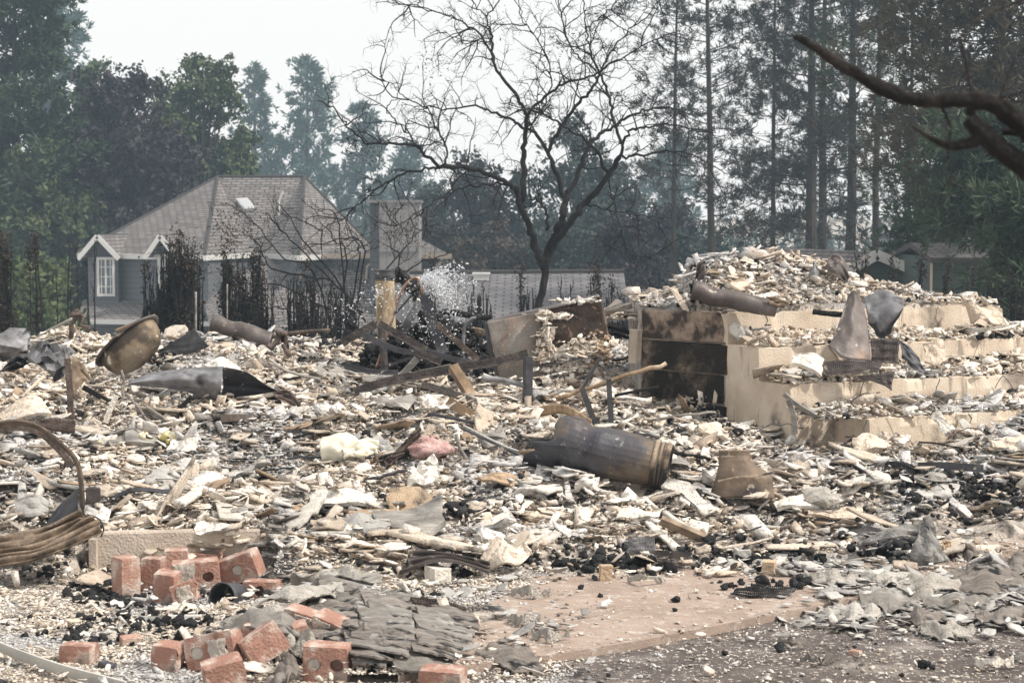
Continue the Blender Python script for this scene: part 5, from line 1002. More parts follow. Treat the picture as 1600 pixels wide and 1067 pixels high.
# ---- wires
for i in range(12):
    x = RS.uniform(700, 930); y = RS.uniform(712, 764); L_ = RS.uniform(40, 110); Y = gY(x, y)-.05
    rod('thin_wire', [(x+L_*t, y+RS.randn()*5+8*math.sin(t*5+i)-4) for t in np.linspace(0, 1, 6)], .55, Y, M_rust, 'thin rusty wire tangled left of the long dented duct', 'wire', 'thin wires tangled left of the long dented duct', n=4, seg=26)
def near(x, y):
    j = int(np.argmin([((x-l[0])/1.5)**2+(y-l[1])**2 for l in LANDM])); return ('left of ' if x < LANDM[j][0]-15 else 'right of ' if x > LANDM[j][0]+15 else 'close to ')+LANDM[j][2]
rw = np.random.RandomState(91)
for i in range(34):
    x, y = rw.uniform(40, 1560), rw.uniform(600, 850); L_ = rw.uniform(25, 80); Y = gY(x, y)-.04; a = rw.uniform(-9, 9); b = rw.uniform(3, 14)
    rod('thin_wire', [(x+L_*t, y-3+a*math.sin(t*3+i)-b*math.sin(PI*t)+rw.randn()*2) for t in np.linspace(0, 1, 6)], rw.uniform(.5, .9), Y, [M_rust, M_darkst][i % 2], ['rusty', 'black'][i % 2]+' loop of wire lying '+near(x, y), 'wire', 'loose wires in the debris', n=4, seg=22)
for i in range(34):
    x, y = rw.uniform(30, 1570), rw.uniform(560, 850)
    if 1120 < x and y < 690 or (x > 1300 and y > 800): continue
    Y = gY(x, y)-.05; w, h = rw.uniform(18, 42), rw.uniform(8, 20)*(y/800); sk = rw.uniform(-12, 12); mi = rw.randint(5); mm, cn = [(M_white, 'white'), (M_cream, 'cream'), (M_grey, 'ash grey'), (M_flk, 'flaky pale'), (M_gwood, 'streaked grey')][mi]
    ctrl = [[(x-w+sk, y-h*rw.uniform(.6, 1.4), .08), (x+sk, y-h*rw.uniform(.8, 1.8), .1), (x+w+sk, y-h*rw.uniform(.4, 1.2), .08)], [(x-w, y-h*.3, -.02), (x, y-h*rw.uniform(.1, .6), -.05), (x+w, y-h*.3, -.02)], [(x-w*.8, y+h*rw.uniform(.1, .5), -.04), (x, y+h*.4, -.06), (x+w*.8, y+h*rw.uniform(0, .4), -.04)]]
    sheet('crumpled_board', ctrl, Y, mm, cn+' crumpled board lying '+near(x, y), 'plasterboard', 'crumpled plasterboard sheets in the debris', .006, .07, 9, 7, i, 4, False)
# ---- loose charred sticks
spots = [(430, 600), (470, 640), (560, 640), (610, 660), (450, 690), (880, 620), (980, 640), (1040, 690), (1090, 720), (1060, 655), (1350, 690), (1290, 735), (1190, 800), (960, 800), (860, 810), (700, 790), (420, 740), (340, 720), (120, 690), (90, 730), (1480, 700), (1540, 800), (1240, 830), (560, 590), (1000, 560), (250, 590), (60, 610), (480, 720)]
for i, (x, y) in enumerate(spots):
    p = G(x, y); Y = p[1]-.03; L_ = RS.uniform(25, 60); a = RS.uniform(-.5, .5); j = int(np.argmin([((x-l[0])/1.5)**2+(y-l[1])**2 for l in LANDM])); q = 'left of ' if x < LANDM[j][0]-15 else 'right of ' if x > LANDM[j][0]+15 else 'close to '
    rod('charred_stick', [(x-L_*math.cos(a), y-4+L_*math.sin(a)*.5), (x, y-5-RS.rand()*3), (x+L_*math.cos(a), y-4-L_*math.sin(a)*.5)], RS.uniform(1.3, 3), Y, [M_bark, M_gwood, M_rust, M_darkst][i % 4], ['charred black', 'weathered grey', 'rusty brown', 'dull dark'][i % 4]+' stick lying '+q+LANDM[j][2], 'stick', 'loose sticks in the debris', n=6, wob=.004, seg=9)
# ---- strips in the lower left
iron([(-30, 992, .13), (0, 1010, 0), (50, 1030, -.22), (110, 1050, -.42), (200, 1074, -.66)], 19, 7.74, 'long pale curved strip sweeping across the lower left corner', M_palest, name='pale_strip', cat='metal strip', group=None, seg=30, prof=RECT(1.2, .12), roll=1.15)
iron([(110, 968), (160, 967), (216, 962)], 8, 8.46, 'thin pale strip lying left of the bent pale channel', M_palest, name='pale_strip', cat='metal strip', group=None, prof=RECT(1, .3), roll=.6)
sheet('pale_channel', [[(214, 955, .02), (228, 962, 0), (290, 960, 0), (344, 962, 0)], [(222, 976, 0), (240, 977, -.02), (290, 976, -.02), (344, 972, 0)]], 8.34, M_palest, 'bent pale channel lying in front of the brick stack', 'metal channel', noise=.006, nv=8)
sheet('pale_channel', [[(262, 946, .05), (285, 942, .05), (305, 944, .05)], [(258, 958, 0), (285, 960, 0), (312, 958, 0)]], 8.56, M_shell, 'small cream curved piece just behind the pale channel', 'scrap', noise=.006, nv=8)
rod('pipe_stub', [(155, 1034), (168, 1040), (180, 1043)], 8, 7.55, M_darkst, 'small dark pipe stub lying right of the lone brick', 'pipe', n=12)
# ---- asphalt shingles
def gp(px, py, dz=0):
    p = P(px, py, 1.)-np.array([0, 0, CAMZ]); t = 8.
    for _ in range(14): t = min(max((float(surf(p[0]*t, t))+dz-CAMZ)/p[2], 6.5), 14)
    return np.array([p[0]*t, t, CAMZ+p[2]*t])
def shingle(ctrl, label, m=None, th=.006, noise=.02, seed=0, nu=34, nv=9, name='asphalt_shingle', group='burnt asphalt shingles in the foreground'):
    A = [[gp(*c) for c in row] for row in ctrl]; nr, nc = len(A), len(A[0]); rs = np.random.RandomState(seed)
    def lin(pts, t):
        q = t*(len(pts)-1); i = min(int(q), len(pts)-2); f = q-i; return pts[i]*(1-f)+pts[i+1]*f
    jag = rs.rand(60)
    def fn(u, v):
        e = (jag[int(u*40)]-.5)*.07; vv = v if .12 < v < .88 else (v+e if v >= .88 else v-e*.6)
        uu = u if .05 < u < .95 else u+(jag[40+int(v*12)]-.5)*.04
        p = lin([lin(r, min(max(uu, 0), 1)) for r in A], min(max(vv, 0), 1)); return p+np.array([0, 0, (vnoise(u*7+seed*3, v*3+seed)-.5)*noise*1.6+(vnoise(u*22+seed, v*9)-.5)*noise*.25])
    return single(MB().sheet(fn, nu, nv, th), name, m or M_shing, label, 'shingle', group)
rows = ['topmost', 'second', 'third', 'fourth', 'fifth', 'sixth', 'seventh', 'eighth', 'ninth']
rsh = np.random.RandomState(6)
for i in range(9):
    x0, y0 = 500-5*i, 888+14*i; x1, y1 = 745-6*i, 965+9*i; cuts = [0, rsh.uniform(.25, .4), rsh.uniform(.6, .75), 1]
    for t in range(3):
        f0, f1 = cuts[t]+.002, cuts[t+1]-.002; xa, ya = x0+(x1-x0)*f0, y0+(y1-y0)*f0; xb, yb = x0+(x1-x0)*f1, y0+(y1-y0)*f1
        bow = lambda f: .055*math.sin(PI*(.15+.85*f))*math.sin(PI*(i+1.2)/11)+.012; da, db = bow(f0)+rsh.uniform(0, .010), bow(f1)+rsh.uniform(0, .010); e = rsh.uniform(-4, 4)
        shingle([[(xa+e, ya, da), ((xa+xb)/2+e, (ya+yb)/2-2, (da+db)/2+.012), (xb+e, yb, db)], [(xa+e+8, ya+24, da+.004), ((xa+xb)/2+e+6, (ya+yb)/2+22, (da+db)/2+.012), (xb+e+2, yb+21, db+.004)]],
                f'{["left", "middle", "right"][t]} tab in the {rows[i]} row of the fanned heap of grey shingles', seed=50+3*i+t, m=[M_shing, M_shing2, M_shing][rsh.randint(3)], noise=.006, nu=16, nv=8, th=.008)
shingle([[(348, 975, .02), (390, 955, .10), (440, 953, .13), (490, 985, .05)], [(350, 990, .0), (395, 985, .09), (440, 990, .11), (482, 1002, .03)]], 'arched grey shingle with a ragged white fringe over the dark brick', seed=81, m=M_shing2)
shingle([[(352, 988, .0), (395, 982, .06), (440, 988, .07), (486, 1000, .02)], [(356, 994, .0), (395, 992, .05), (440, 998, .06), (480, 1010, .01)]], 'ragged white fringe hanging under the arched shingle', seed=82, m=M_white, noise=.03)
shingle([[(400, 935, .05), (455, 914, .09), (520, 908, .08), (545, 912, .05)], [(392, 952, .03), (450, 944, .08), (510, 934, .08), (540, 934, .04)]], 'pale flaking sheet lying above the arched shingle', seed=83, m=M_flk, noise=.035)
shingle([[(352, 970, .03), (400, 948, .08), (470, 940, .1)], [(345, 978, .02), (398, 962, .07), (462, 956, .09)]], 'dusty shingle edge behind the arched one', seed=84, m=M_flk, noise=.03)
shingle([[(426, 1010, .05), (470, 988, .1), (505, 1000, .1)], [(432, 1030, .02), (470, 1018, .06), (500, 1022, .06)]], 'white splintered flake in front of the arched shingle', seed=85, m=M_flk, noise=.05)
shingle([[(405, 1066, .0), (440, 1030, .08), (462, 1024, .1)], [(420, 1090, .0), (452, 1056, .05), (472, 1046, .05)]], 'grey split shingle edge standing in the lower stack of bricks', seed=86, noise=.03)
shingle([[(455, 895, .03), (520, 885, .05), (575, 888, .04)], [(450, 915, .02), (520, 905, .05), (600, 915, .04)]], 'dusty pale shingle at the upper end of the heap', seed=87, m=M_flk, noise=.03)
shingle([[(742, 1012, .02), (790, 1006, .03), (826, 1012, .02)], [(750, 1040, .0), (800, 1048, .02), (856, 1052, .0)]], 'flat grey triangular shingle on the broken slab edge', seed=88)
shingle([[(545, 975, .06), (600, 985, .08), (660, 1005, .05)], [(530, 1010, .03), (590, 1025, .05), (650, 1035, .01)]], 'cracked shingle at the foot of the fanned heap', seed=89, m=M_shing2, noise=.04)
for i, (x, y, w, h, mm, lab) in enumerate([(1545, 910, 60, 26, M_shing, 'dark sagging shingle at the right edge of the ground'), (1500, 945, 60, 18, M_shing2, 'grey shingle below the dark sagging one'), (1450, 915, 55, 16, M_flk, 'pale flaking sheet right of the bare slab corner'), (1400, 940, 60, 18, M_shing2, 'wide grey flake lying beside the slab corner'), (1560, 965, 50, 14, M_shing, 'lowest dark shingle at the right edge'), (1480, 985, 45, 12, M_flk, 'ragged pale flake above the dark asphalt at the right'),
        (1330, 960, 50, 14, M_flk, 'pale flake lying on the tip of the slab'), (1390, 905, 45, 12, M_flk, 'pale flake below the hollow by the ash cone'), (1590, 880, 40, 14, M_shing2, 'grey shingle at the edge above the dark sagging one'), (1520, 865, 40, 9, M_shing2, 'thin grey flake right of the ash cone foot'), (1300, 905, 45, 10, M_flk, 'flat pale flake right of the charred mesh mat'), (1440, 965, 40, 10, M_shing, 'small dark flake between pale ones'),
        (1010, 905, 30, 5, M_flk, 'thin white flake lying on the slab below the band'), (830, 925, 32, 6, M_flk, 'thin pale flake on the left part of the slab'), (820, 968, 26, 6, M_flk, 'small pale flake on the slab right of the shingles'), (860, 992, 30, 7, M_flk, 'white flake near the broken front edge of the slab'), (1555, 1035, 30, 7, M_white, 'white flake lying alone on the asphalt at the lower right'), (1240, 1005, 26, 7, M_shing, 'small dark flake on the asphalt below the slab tip'), (1275, 1030, 26, 6, M_shing2, 'grey flake beside the orange chip on the asphalt')]):
    shingle([[(x-w, y-h*.6, .02), (x, y-h, .05), (x+w*.9, y-h*.5, .03)], [(x-w*.9, y+h*.6, .005), (x-w*.1, y+h*.9, .02), (x+w, y+h*.7, .005)]], lab, mm, .005, .03, 120+i, 22, 9, 'shingle_flake', 'flakes of shingle lying about the foreground')
# ---- ash cone and hollow
sheet('ash_cone', [[(1438, 818, .05), (1445, 808, .05), (1452, 816, .05)], [(1428, 846, -.05), (1450, 846, -.1), (1466, 848, -.02)], [(1414, 876, -.1), (1450, 882, -.2), (1484, 876, -.1)]], gY(1450, 884)+.1, M_grey2, 'grey pointed cone of stiff ash crusted sheet', 'crusted sheet', noise=.05, th=.012, smooth=False)
sheet('ash_arch', [[(1340, 850, .05), (1370, 834, .05), (1405, 824, .05), (1445, 822, .05)], [(1342, 856, -.1), (1372, 846, -.12), (1405, 840, -.15), (1442, 846, -.1)]], gY(1400, 880)+.15, M_grey2, 'arched crusted sheet over a dark hollow left of the ash cone', 'crusted sheet', noise=.05, th=.012, nv=8, smooth=False)
sheet('ash_arch', [[(1470, 842, .05), (1482, 846, .05), (1490, 858, .05)], [(1470, 862, 0), (1480, 866, 0), (1490, 870, 0)]], gY(1480, 880)+.1, M_tan, 'brown torn scrap right of the ash cone', 'crusted sheet', noise=.05, nv=8, smooth=False)
# ---- larger charcoal lumps
CH_ME = []
for k in range(6):
    V, F = LU[k]; CH_ME.append(np_mesh('charcoal_lump', V, F)); CH_ME[-1].materials.append(M_char)
rs = np.random.RandomState(31)
CB = [(640, 545, 70, 25, 62, 'heaped around the bent frame'), (950, 886, 110, 9, 38, 'in the charcoal band at the slab edge'), (1190, 880, 60, 8, 22, 'in the right heap of the charcoal band'), (1400, 866, 30, 9, 14, 'in the hollow left of the ash cone'), (150, 925, 35, 25, 10, 'left of the upright brick'), (250, 985, 90, 18, 14, 'between the two brick stacks'), (1090, 630, 30, 16, 12, 'at the foot of the sooty block wall'), (500, 815, 30, 14, 10, 'near the small ribbed grille'), (1520, 770, 80, 22, 24, 'in the black patch below the stair')]
for (cx, cy, sx, sy, n, lab) in CB:
    for i in range(n):
        x, y = cx+rs.randn()*sx*.6, cy+rs.randn()*sy*.6; p = G(x, y); o = bpy.data.objects.new('charcoal_lump', CH_ME[rs.randint(6)]); COL.objects.link(o); s = rs.uniform(.025, .075)*(2.4 if cy == 545 else 1); o.scale = (s*1.2, s, s*.9); o.rotation_euler = (rs.rand(), rs.rand(), rs.rand()*6); o.location = (p[0], p[1], p[2]+s*.25+(rs.rand()*.12 if cy == 545 else 0))
        tag(o, ('small' if s < (.12 if cy == 545 else .05) else 'large')+' black charcoal lump '+lab+', towards its '+('left side' if x < cx-sx*.2 else 'right side' if x > cx+sx*.2 else 'middle'), 'charcoal', 'larger charcoal lumps in the debris')

# ------------------------------------------------------------------ BACKGROUND: tree builders
def quads_at(C, size, rs, aspect=.55, droop=0):
    """leaf-shaped triangles pairs (quads) centred at C with random orientation"""
    n = len(C); a = rs.randn(n, 3); a /= np.linalg.norm(a, axis=1, keepdims=True); b = rs.randn(n, 3); b -= a*np.sum(a*b, 1, keepdims=True); b /= np.linalg.norm(b, axis=1, keepdims=True)
    s = size*(.6+.8*rs.rand(n, 1)); a = a*s; b = b*s*aspect
    V = np.stack([C-a, C-b*.9, C+a, C+b*1.1], 1).reshape(-1, 3); F = np.arange(4*n).reshape(-1, 4)
    return V, F
def tufts_at(C, D, L_, rs, k=9, w=.035):
    """pine tufts: k thin needles-bundles triangles fanning about direction D from C"""
    n = len(C); Cc = np.repeat(C, k, 0); d = np.repeat(D, k, 0)+rs.randn(n*k, 3)*.75; d /= np.linalg.norm(d, axis=1, keepdims=True)
    s = np.cross(d, rs.randn(n*k, 3)); s /= np.linalg.norm(s, axis=1, keepdims=True); l = L_*(.7+.6*rs.rand(n*k, 1))
    V = np.stack([Cc-s*w*.5, Cc+d*l*.6+s*w, Cc+d*l, Cc+d*l*.5-s*w], 1).reshape(-1, 3); F = np.arange(4*n*k).reshape(-1, 4)
    return V, F
def fol(name, VF, m, root):
    V = np.concatenate([v for v, f in VF]); F = []; o = 0
    for v, f in VF: F.append(f+o); o += len(v)
    return link(name, np_mesh(name, V, np.concatenate(F)), m, root)
def ground_z(x, y): return float(terr(x, y))
def pine(px, toppy, Y, rad, seed, label, m, group, base=.25, nb=70, tuft=.32, sparse=1.0, name='pine_tree', tw=.25, per=7, lean=0, topf=None, spread=.45, k=9, w=.035, clump=1):
    rs = np.random.RandomState(seed)
    if Y >= 109 and not topf: Y *= 1.6; rad *= 1.6; tuft *= 1.6; w *= 1.6; tw *= 1.6; spread *= 1.05; nb = int(nb*.72); k = 7
    p = P(px, toppy, Y); x = float(p[0]); z0 = ground_z(x, Y)-.2; H = float(p[2])-z0
    if topf: H = topf
    root = empty(name, (x, Y, z0), label, 'tree', group)
    mb = MB(); zz = np.linspace(0, H, 9); jx = np.cumsum(rs.randn(9))*.03; pts = np.stack([jx+lean*zz, np.cumsum(rs.randn(9))*.03, zz], 1)
    mb.tube(pts, np.maximum(tw*(1-zz/H*.93), .02), 8)
    C = []; D = []
    for i in range(nb):
        f = base+(1-base)*((i+rs.rand())/nb); h = f*H; az = rs.rand()*2*PI
        prof = math.sin(PI*min(1, ((1-f)/(1-base))**.75*.62+.0))**.8
        L_ = rad*((.08 if Y > 109 else .25)+(.92 if Y > 109 else .75)*prof)*rs.uniform(.55, 1.15)*(1 if f < .97 else .4)
        el = rs.uniform(-.15, .35)+.5*(f-.5); n = 6; t = np.linspace(0, 1, n)
        dx, dy = math.cos(az), math.sin(az); cx = np.interp(h, zz, pts[:, 0]); cy = np.interp(h, zz, pts[:, 1])
        bp = np.stack([cx+dx*L_*t, cy+dy*L_*t, h+L_*(t*el+.25*t*t)], 1)+rs.randn(n, 3)*.035*L_*t[:, None]
        mb.tube(bp, .036*(1-.75*t)*min(1, tw*4)*(.5+.5*L_/rad), 3, cap=False)
        for q in range(int(per*sparse*(.4+L_/rad))):
            tt = rs.uniform(.3, 1.0); c = np.array([np.interp(tt, t, bp[:, j]) for j in range(3)])
            off = rs.randn(3)*np.array([1, 1, .5])*spread*(.3+.45*L_/rad)*min(rad, 1.6)*.5
            e = c+off; 
            if np.linalg.norm(off) > .25: mb.tube([c, (c+e)/2+rs.randn(3)*.03, e], [.014, .01, .006], 3, cap=False)
            dd = off+np.array([dx, dy, .8])*.3; dd /= np.linalg.norm(dd)
            for _ in range(clump): C.append(e+rs.randn(3)*.16*(clump > 1)*np.array([1, 1, .7])); D.append(dd)
    mb.build('trunk', M_bark2 if tw > .12 else M_bark, root)
    fol('crown', [tufts_at(np.array(C), np.array(D), tuft, rs, k, w)], m, root)
    return root
def decid(px, toppy, Y, rx, seed, label, m, group, zbot=.15, nl=40, leaf=.11, per=500, cl=.75, name='leafy_tree', ry=None, tw=.25, shape=1.0, edge=.6, mats2=None):
    rs = np.random.RandomState(seed); p = P(px, toppy, Y); x = float(p[0]); z0 = ground_z(x, Y)-.2; H = float(p[2])-z0
    root = empty(name, (x, Y, z0), label, 'shrub' if name.endswith('shrub') else 'tree', group); ry = ry or rx
    mb = MB(); mb.tube([(0, 0, 0), (.05, 0, H*.25), (-.05, .04, H*.55), (0, 0, H*.8)], [tw, tw*.8, tw*.5, .04], 8)
    cz = H*(zbot+1)/2; rz = H*(1-zbot)/2; VF = []
    for i in range(nl):
        d = rs.randn(3); d /= np.linalg.norm(d); r = rs.uniform(edge, 1)**.6*.92; 
        c = np.array([d[0]*rx*r, d[1]*ry*r, cz+d[2]*rz*r]); f = (c[2]-cz)/rz
        c[:2] *= (1-.35*shape*max(f, 0))
        s0 = np.array([0, 0, max(.1*H, min(.75*H, c[2]*.55))]); t = np.linspace(0, 1, 5)[:, None]
        bp = s0*(1-t)+c*t+np.array([0, 0, .12*rz])*np.sin(t*PI)+rs.randn(5, 3)*.05*rx*t
        mb.tube(bp, .06*(1-.8*t[:, 0])*min(1, tw*4), 4, cap=False)
        k = int(per*rs.uniform(.5, 1.3)); cr = cl*rs.uniform(.6, 1.2)
        # leaves in small sprays round the limb tip
        ns = max(3, k//22); sp = c+rs.randn(ns, 3)*np.array([1, 1, .7])*cr*.55; q = np.repeat(sp, 22, 0)+rs.randn(ns*22, 3)*.14*min(1, cl*1.4)
        VF.append(quads_at(q, leaf, rs))
        if rs.rand() < .6: mb.tube([bp[3], (bp[3]+sp[0])/2+rs.randn(3)*.05, sp[0]], [.02, .015, .008], 3, cap=False)
    mb.build('trunk', M_bark2, root); fol('crown', VF, m, root); return root
GP = 'pines standing behind the houses'; GL = 'leafy trees standing behind the houses'
# left side
pine(20, -210, 88, 3.3, 1, 'tall dense dark pine at the far left edge of the picture', M_needle, GP, .12, 210, .42, 1.9, per=9, k=9, w=.06)
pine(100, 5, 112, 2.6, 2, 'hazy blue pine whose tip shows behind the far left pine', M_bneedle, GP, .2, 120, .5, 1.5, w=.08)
decid(20, 130, 88, 2.8, 3, 'bright green leafy tree half hidden at the far left', M_olive, GL, .05, 44, .13, 640, 1.0)
decid(148, 85, 100, 1.7, 4, 'narrow light green tree tip rising behind the purple maple', M_olive, GL, .1, 26, .13, 420, .8, shape=1.6)
decid(185, 112, 92, 3.9, 5, 'broad dark purple maple behind the grey house', M_maple, GL, .02, 95, .13, 950, 1.3, tw=.35, edge=.25, shape=.8)
decid(70, 215, 90, 3.2, 6, 'low dark purple maple at the left, beneath the tall pine', M_maple, GL, .0, 60, .13, 800, 1.2, edge=.2, shape=.5)
decid(318, 62, 98, 2.9, 7, 'tall olive green tree with a ragged open crown above the roof', M_olive, GL, .2, 62, .13, 470, .85, edge=.3, shape=1.1)
decid(262, 98, 102, 1.9, 8, 'olive green tree between the purple maple and the ragged tree', M_olive, GL, .2, 36, .13, 420, .85, edge=.3)
decid(345, 205, 96, 2.2, 9, 'rounded olive tree just above the left roof slope', M_olive, GL, .1, 36, .13, 520, .9, edge=.3, shape=.4)
decid(270, 235, 96, 2.8, 10, 'dense dark tree filling in behind the left roof slope', M_cypr, GL, .0, 50, .14, 640, 1.1, edge=.2, shape=.4)
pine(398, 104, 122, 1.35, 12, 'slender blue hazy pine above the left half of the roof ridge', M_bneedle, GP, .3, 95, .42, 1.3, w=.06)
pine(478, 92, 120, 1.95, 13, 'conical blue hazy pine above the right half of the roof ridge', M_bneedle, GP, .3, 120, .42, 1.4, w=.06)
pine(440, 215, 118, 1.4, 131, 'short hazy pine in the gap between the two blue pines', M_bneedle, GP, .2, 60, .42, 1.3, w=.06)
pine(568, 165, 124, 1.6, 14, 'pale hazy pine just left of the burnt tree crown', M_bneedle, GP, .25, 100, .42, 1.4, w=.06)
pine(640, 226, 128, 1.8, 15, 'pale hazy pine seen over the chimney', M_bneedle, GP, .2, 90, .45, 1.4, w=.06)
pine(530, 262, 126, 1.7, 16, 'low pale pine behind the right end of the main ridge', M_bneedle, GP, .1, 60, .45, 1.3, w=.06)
decid(690, 262, 112, 2.7, 17, 'brownish scorched tree behind the chimney', M_cypr, GL, .0, 52, .13, 420, 1.0, edge=.25)
# middle
decid(745, 205, 104, 1.8, 18, 'thin brown topped tree left of the burnt tree trunk', M_dneedle, GL, .0, 44, .12, 300, .8, edge=.3, shape=1.2)
decid(812, 222, 106, 2.0, 19, 'grey green tree directly behind the burnt tree fork', M_cypr, GL, .0, 52, .12, 270, .85, edge=.3, shape=1.3)
decid(902, 160, 104, 2.6, 20, 'tall rounded grey green tree behind the burnt tree, right of its trunk', M_cypr, GL, .0, 80, .12, 270, .9, edge=.3, shape=1.1)
decid(965, 232, 110, 2.2, 21, 'mid height green tree right of the rounded grey green one', M_cypr, GL, .0, 46, .13, 270, .9, edge=.3, shape=.8)
decid(1030, 300, 100, 2.2, 22, 'low dark bushy tree behind the left end of the stair landing', M_maple, GL, .0, 44, .12, 420, .9, edge=.2, shape=.4)
decid(1085, 322, 96, 1.9, 23, 'low dark tree directly behind the landing heap', M_cypr, GL, .0, 36, .12, 420, .8, edge=.2, shape=.4)
decid(775, 340, 92, 2.6, 24, 'low scorched red brown tree behind the long low shed roof', M_redleaf, GL, .0, 46, .11, 360, .8, edge=.2, shape=.4)
decid(880, 330, 90, 2.4, 25, 'low dark green tree behind the shed roof, right of the trunk', M_cypr, GL, .0, 46, .12, 420, .8, edge=.2, shape=.4)
decid(690, 350, 94, 2.0, 26, 'low brown bush tree showing right of the chimney', M_dneedle, GL, .0, 30, .12, 360, .8, edge=.2, shape=.4)
decid(975, 345, 88, 2.0, 27, 'low dark green tree behind the right end of the shed roof', M_maple, GL, .0, 40, .12, 460, .8, edge=.2, shape=.4)
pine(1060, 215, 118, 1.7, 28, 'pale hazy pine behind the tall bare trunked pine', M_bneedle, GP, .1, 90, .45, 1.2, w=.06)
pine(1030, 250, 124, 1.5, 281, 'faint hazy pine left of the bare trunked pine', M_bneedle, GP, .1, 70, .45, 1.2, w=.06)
# right: tall ponderosa pines with scorched, tufted crowns
GR = 'scorched ponderosa pines at the right'
def pond(px, Y, seed, label, rad, base, nb, tw, m=M_dneedle, H=21, lean=0, per=3.2, tuft=.27, name='ponderosa_pine', spread=.8, k=15, w=.017, sparse=1.):
    return pine(px, 200, Y, rad, seed, label, m, GR, base, int(nb*.66), tuft, sparse, name, tw, per, lean, H, spread, k, w, 3)
pond(1118, 66, 31, 'tall scorched pine with a pale straight trunk, nearest the landing heap', 3.2, .30, 105, .17, lean=-.016, H=19)
pond(1052, 78, 32, 'thin scorched pine just left of the pale straight trunk', 2.6, .38, 100, .14, H=20)
pond(1214, 74, 33, 'open crowned scorched pine left of the row of thick trunks', 2.9, .25, 105, .13, H=20, per=7)
pond(1272, 70, 34, 'leftmost thick dark pine trunk of the row above the small gabled shed', 2.9, .28, 120, .27, H=20, per=7)
pond(1291, 78, 35, 'thick dark pine trunk standing close beside the leftmost thick one', 2.6, .3, 90, .24, H=21)
pond(1328, 72, 36, 'thick dark pine trunk right above the small shed gable', 2.6, .3, 100, .26, H=20)
pond(1370, 60, 37, 'slim dark pine trunk right of the small shed gable', 2.2, .35, 84, .15, H=18, m=M_needle)
pond(1420, 86, 38, 'distant scorched pine seen through the gap below the bare branch', 2.7, .3, 70, .15, H=22)
GN = 'large dark pines at the right edge'
def near_pine(px, Y, seed, label, rad, nb, m, H, base, per=8, tw=.2): return pine(px, 200, Y, rad, seed, label, m, GN, base, nb, .26, 1, 'pine_tree', tw, per, 0, H, .6, 14, .022)
near_pine(1478, 50, 41, 'large pine with brown scorched needles over the green house', 2.4, 120, M_bdneedle, 15, .38, 10, .17)
near_pine(1556, 44, 42, 'large dark pine behind the tip of the bare foreground branch', 2.5, 135, M_bdneedle, 14, .36, 10, .17)
near_pine(1650, 46, 43, 'dark pine partly cut off by the right edge of the picture', 2.5, 150, M_dneedle, 14, .4, 10)
near_pine(1568, 40, 44, 'dense green pine low at the right edge', 1.6, 110, M_needle, 6.2, .62, 12, .12)
near_pine(1462, 54, 45, 'small green pine beside the green house wall', 1.2, 70, M_needle, 6.6, .52, 9, .10)
near_pine(1625, 34, 46, 'bushy green pine sapling at the very right edge', 1.0, 60, M_needle, 4.4, .42, 11, .08)
# low growth along the horizon
GB = 'dark bushes behind the houses'
for i, (px, top, Y, rx, m, lab) in enumerate([(1150, 372, 92, 2.2, M_cypr, 'dark bush in front of the pale straight pine trunk'), (1215, 380, 88, 2.2, M_maple, 'dark bush left of the row of thick trunks'), (1250, 370, 96, 2.4, M_cypr, 'dark bush behind the landing heap top'),
        (1400, 372, 84, 2.0, M_cypr, 'bush behind the right slope of the gabled shed'), (1480, 380, 70, 1.9, M_cypr, 'dark bush rising behind the green house wall'), (30, 400, 58, 1.6, M_green, 'bright green bush behind the thin burnt stems at the left edge'),
        (80, 418, 60, .85, M_green, 'bright green bush just left of the small brown roof'), (640, 300, 100, 2.0, M_redleaf, 'reddish bush above the chimney top'), (1560, 400, 72, 2.2, M_cypr, 'dark bush beyond the right end of the green house')]):
    decid(px, top, Y, rx, 60+i, lab, m, GB, .0, 26, .11, 300, .65, name='leafy_shrub', edge=.2, shape=.3, tw=.08)
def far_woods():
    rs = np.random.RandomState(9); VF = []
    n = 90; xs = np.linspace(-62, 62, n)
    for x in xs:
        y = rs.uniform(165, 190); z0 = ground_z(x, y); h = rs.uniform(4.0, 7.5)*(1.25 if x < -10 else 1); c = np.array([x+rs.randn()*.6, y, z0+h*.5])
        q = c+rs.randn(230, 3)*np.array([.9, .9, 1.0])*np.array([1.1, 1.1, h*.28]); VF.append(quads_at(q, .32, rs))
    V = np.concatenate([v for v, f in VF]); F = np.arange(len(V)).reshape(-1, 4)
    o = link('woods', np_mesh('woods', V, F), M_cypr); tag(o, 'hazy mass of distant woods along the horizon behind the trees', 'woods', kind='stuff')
far_woods()

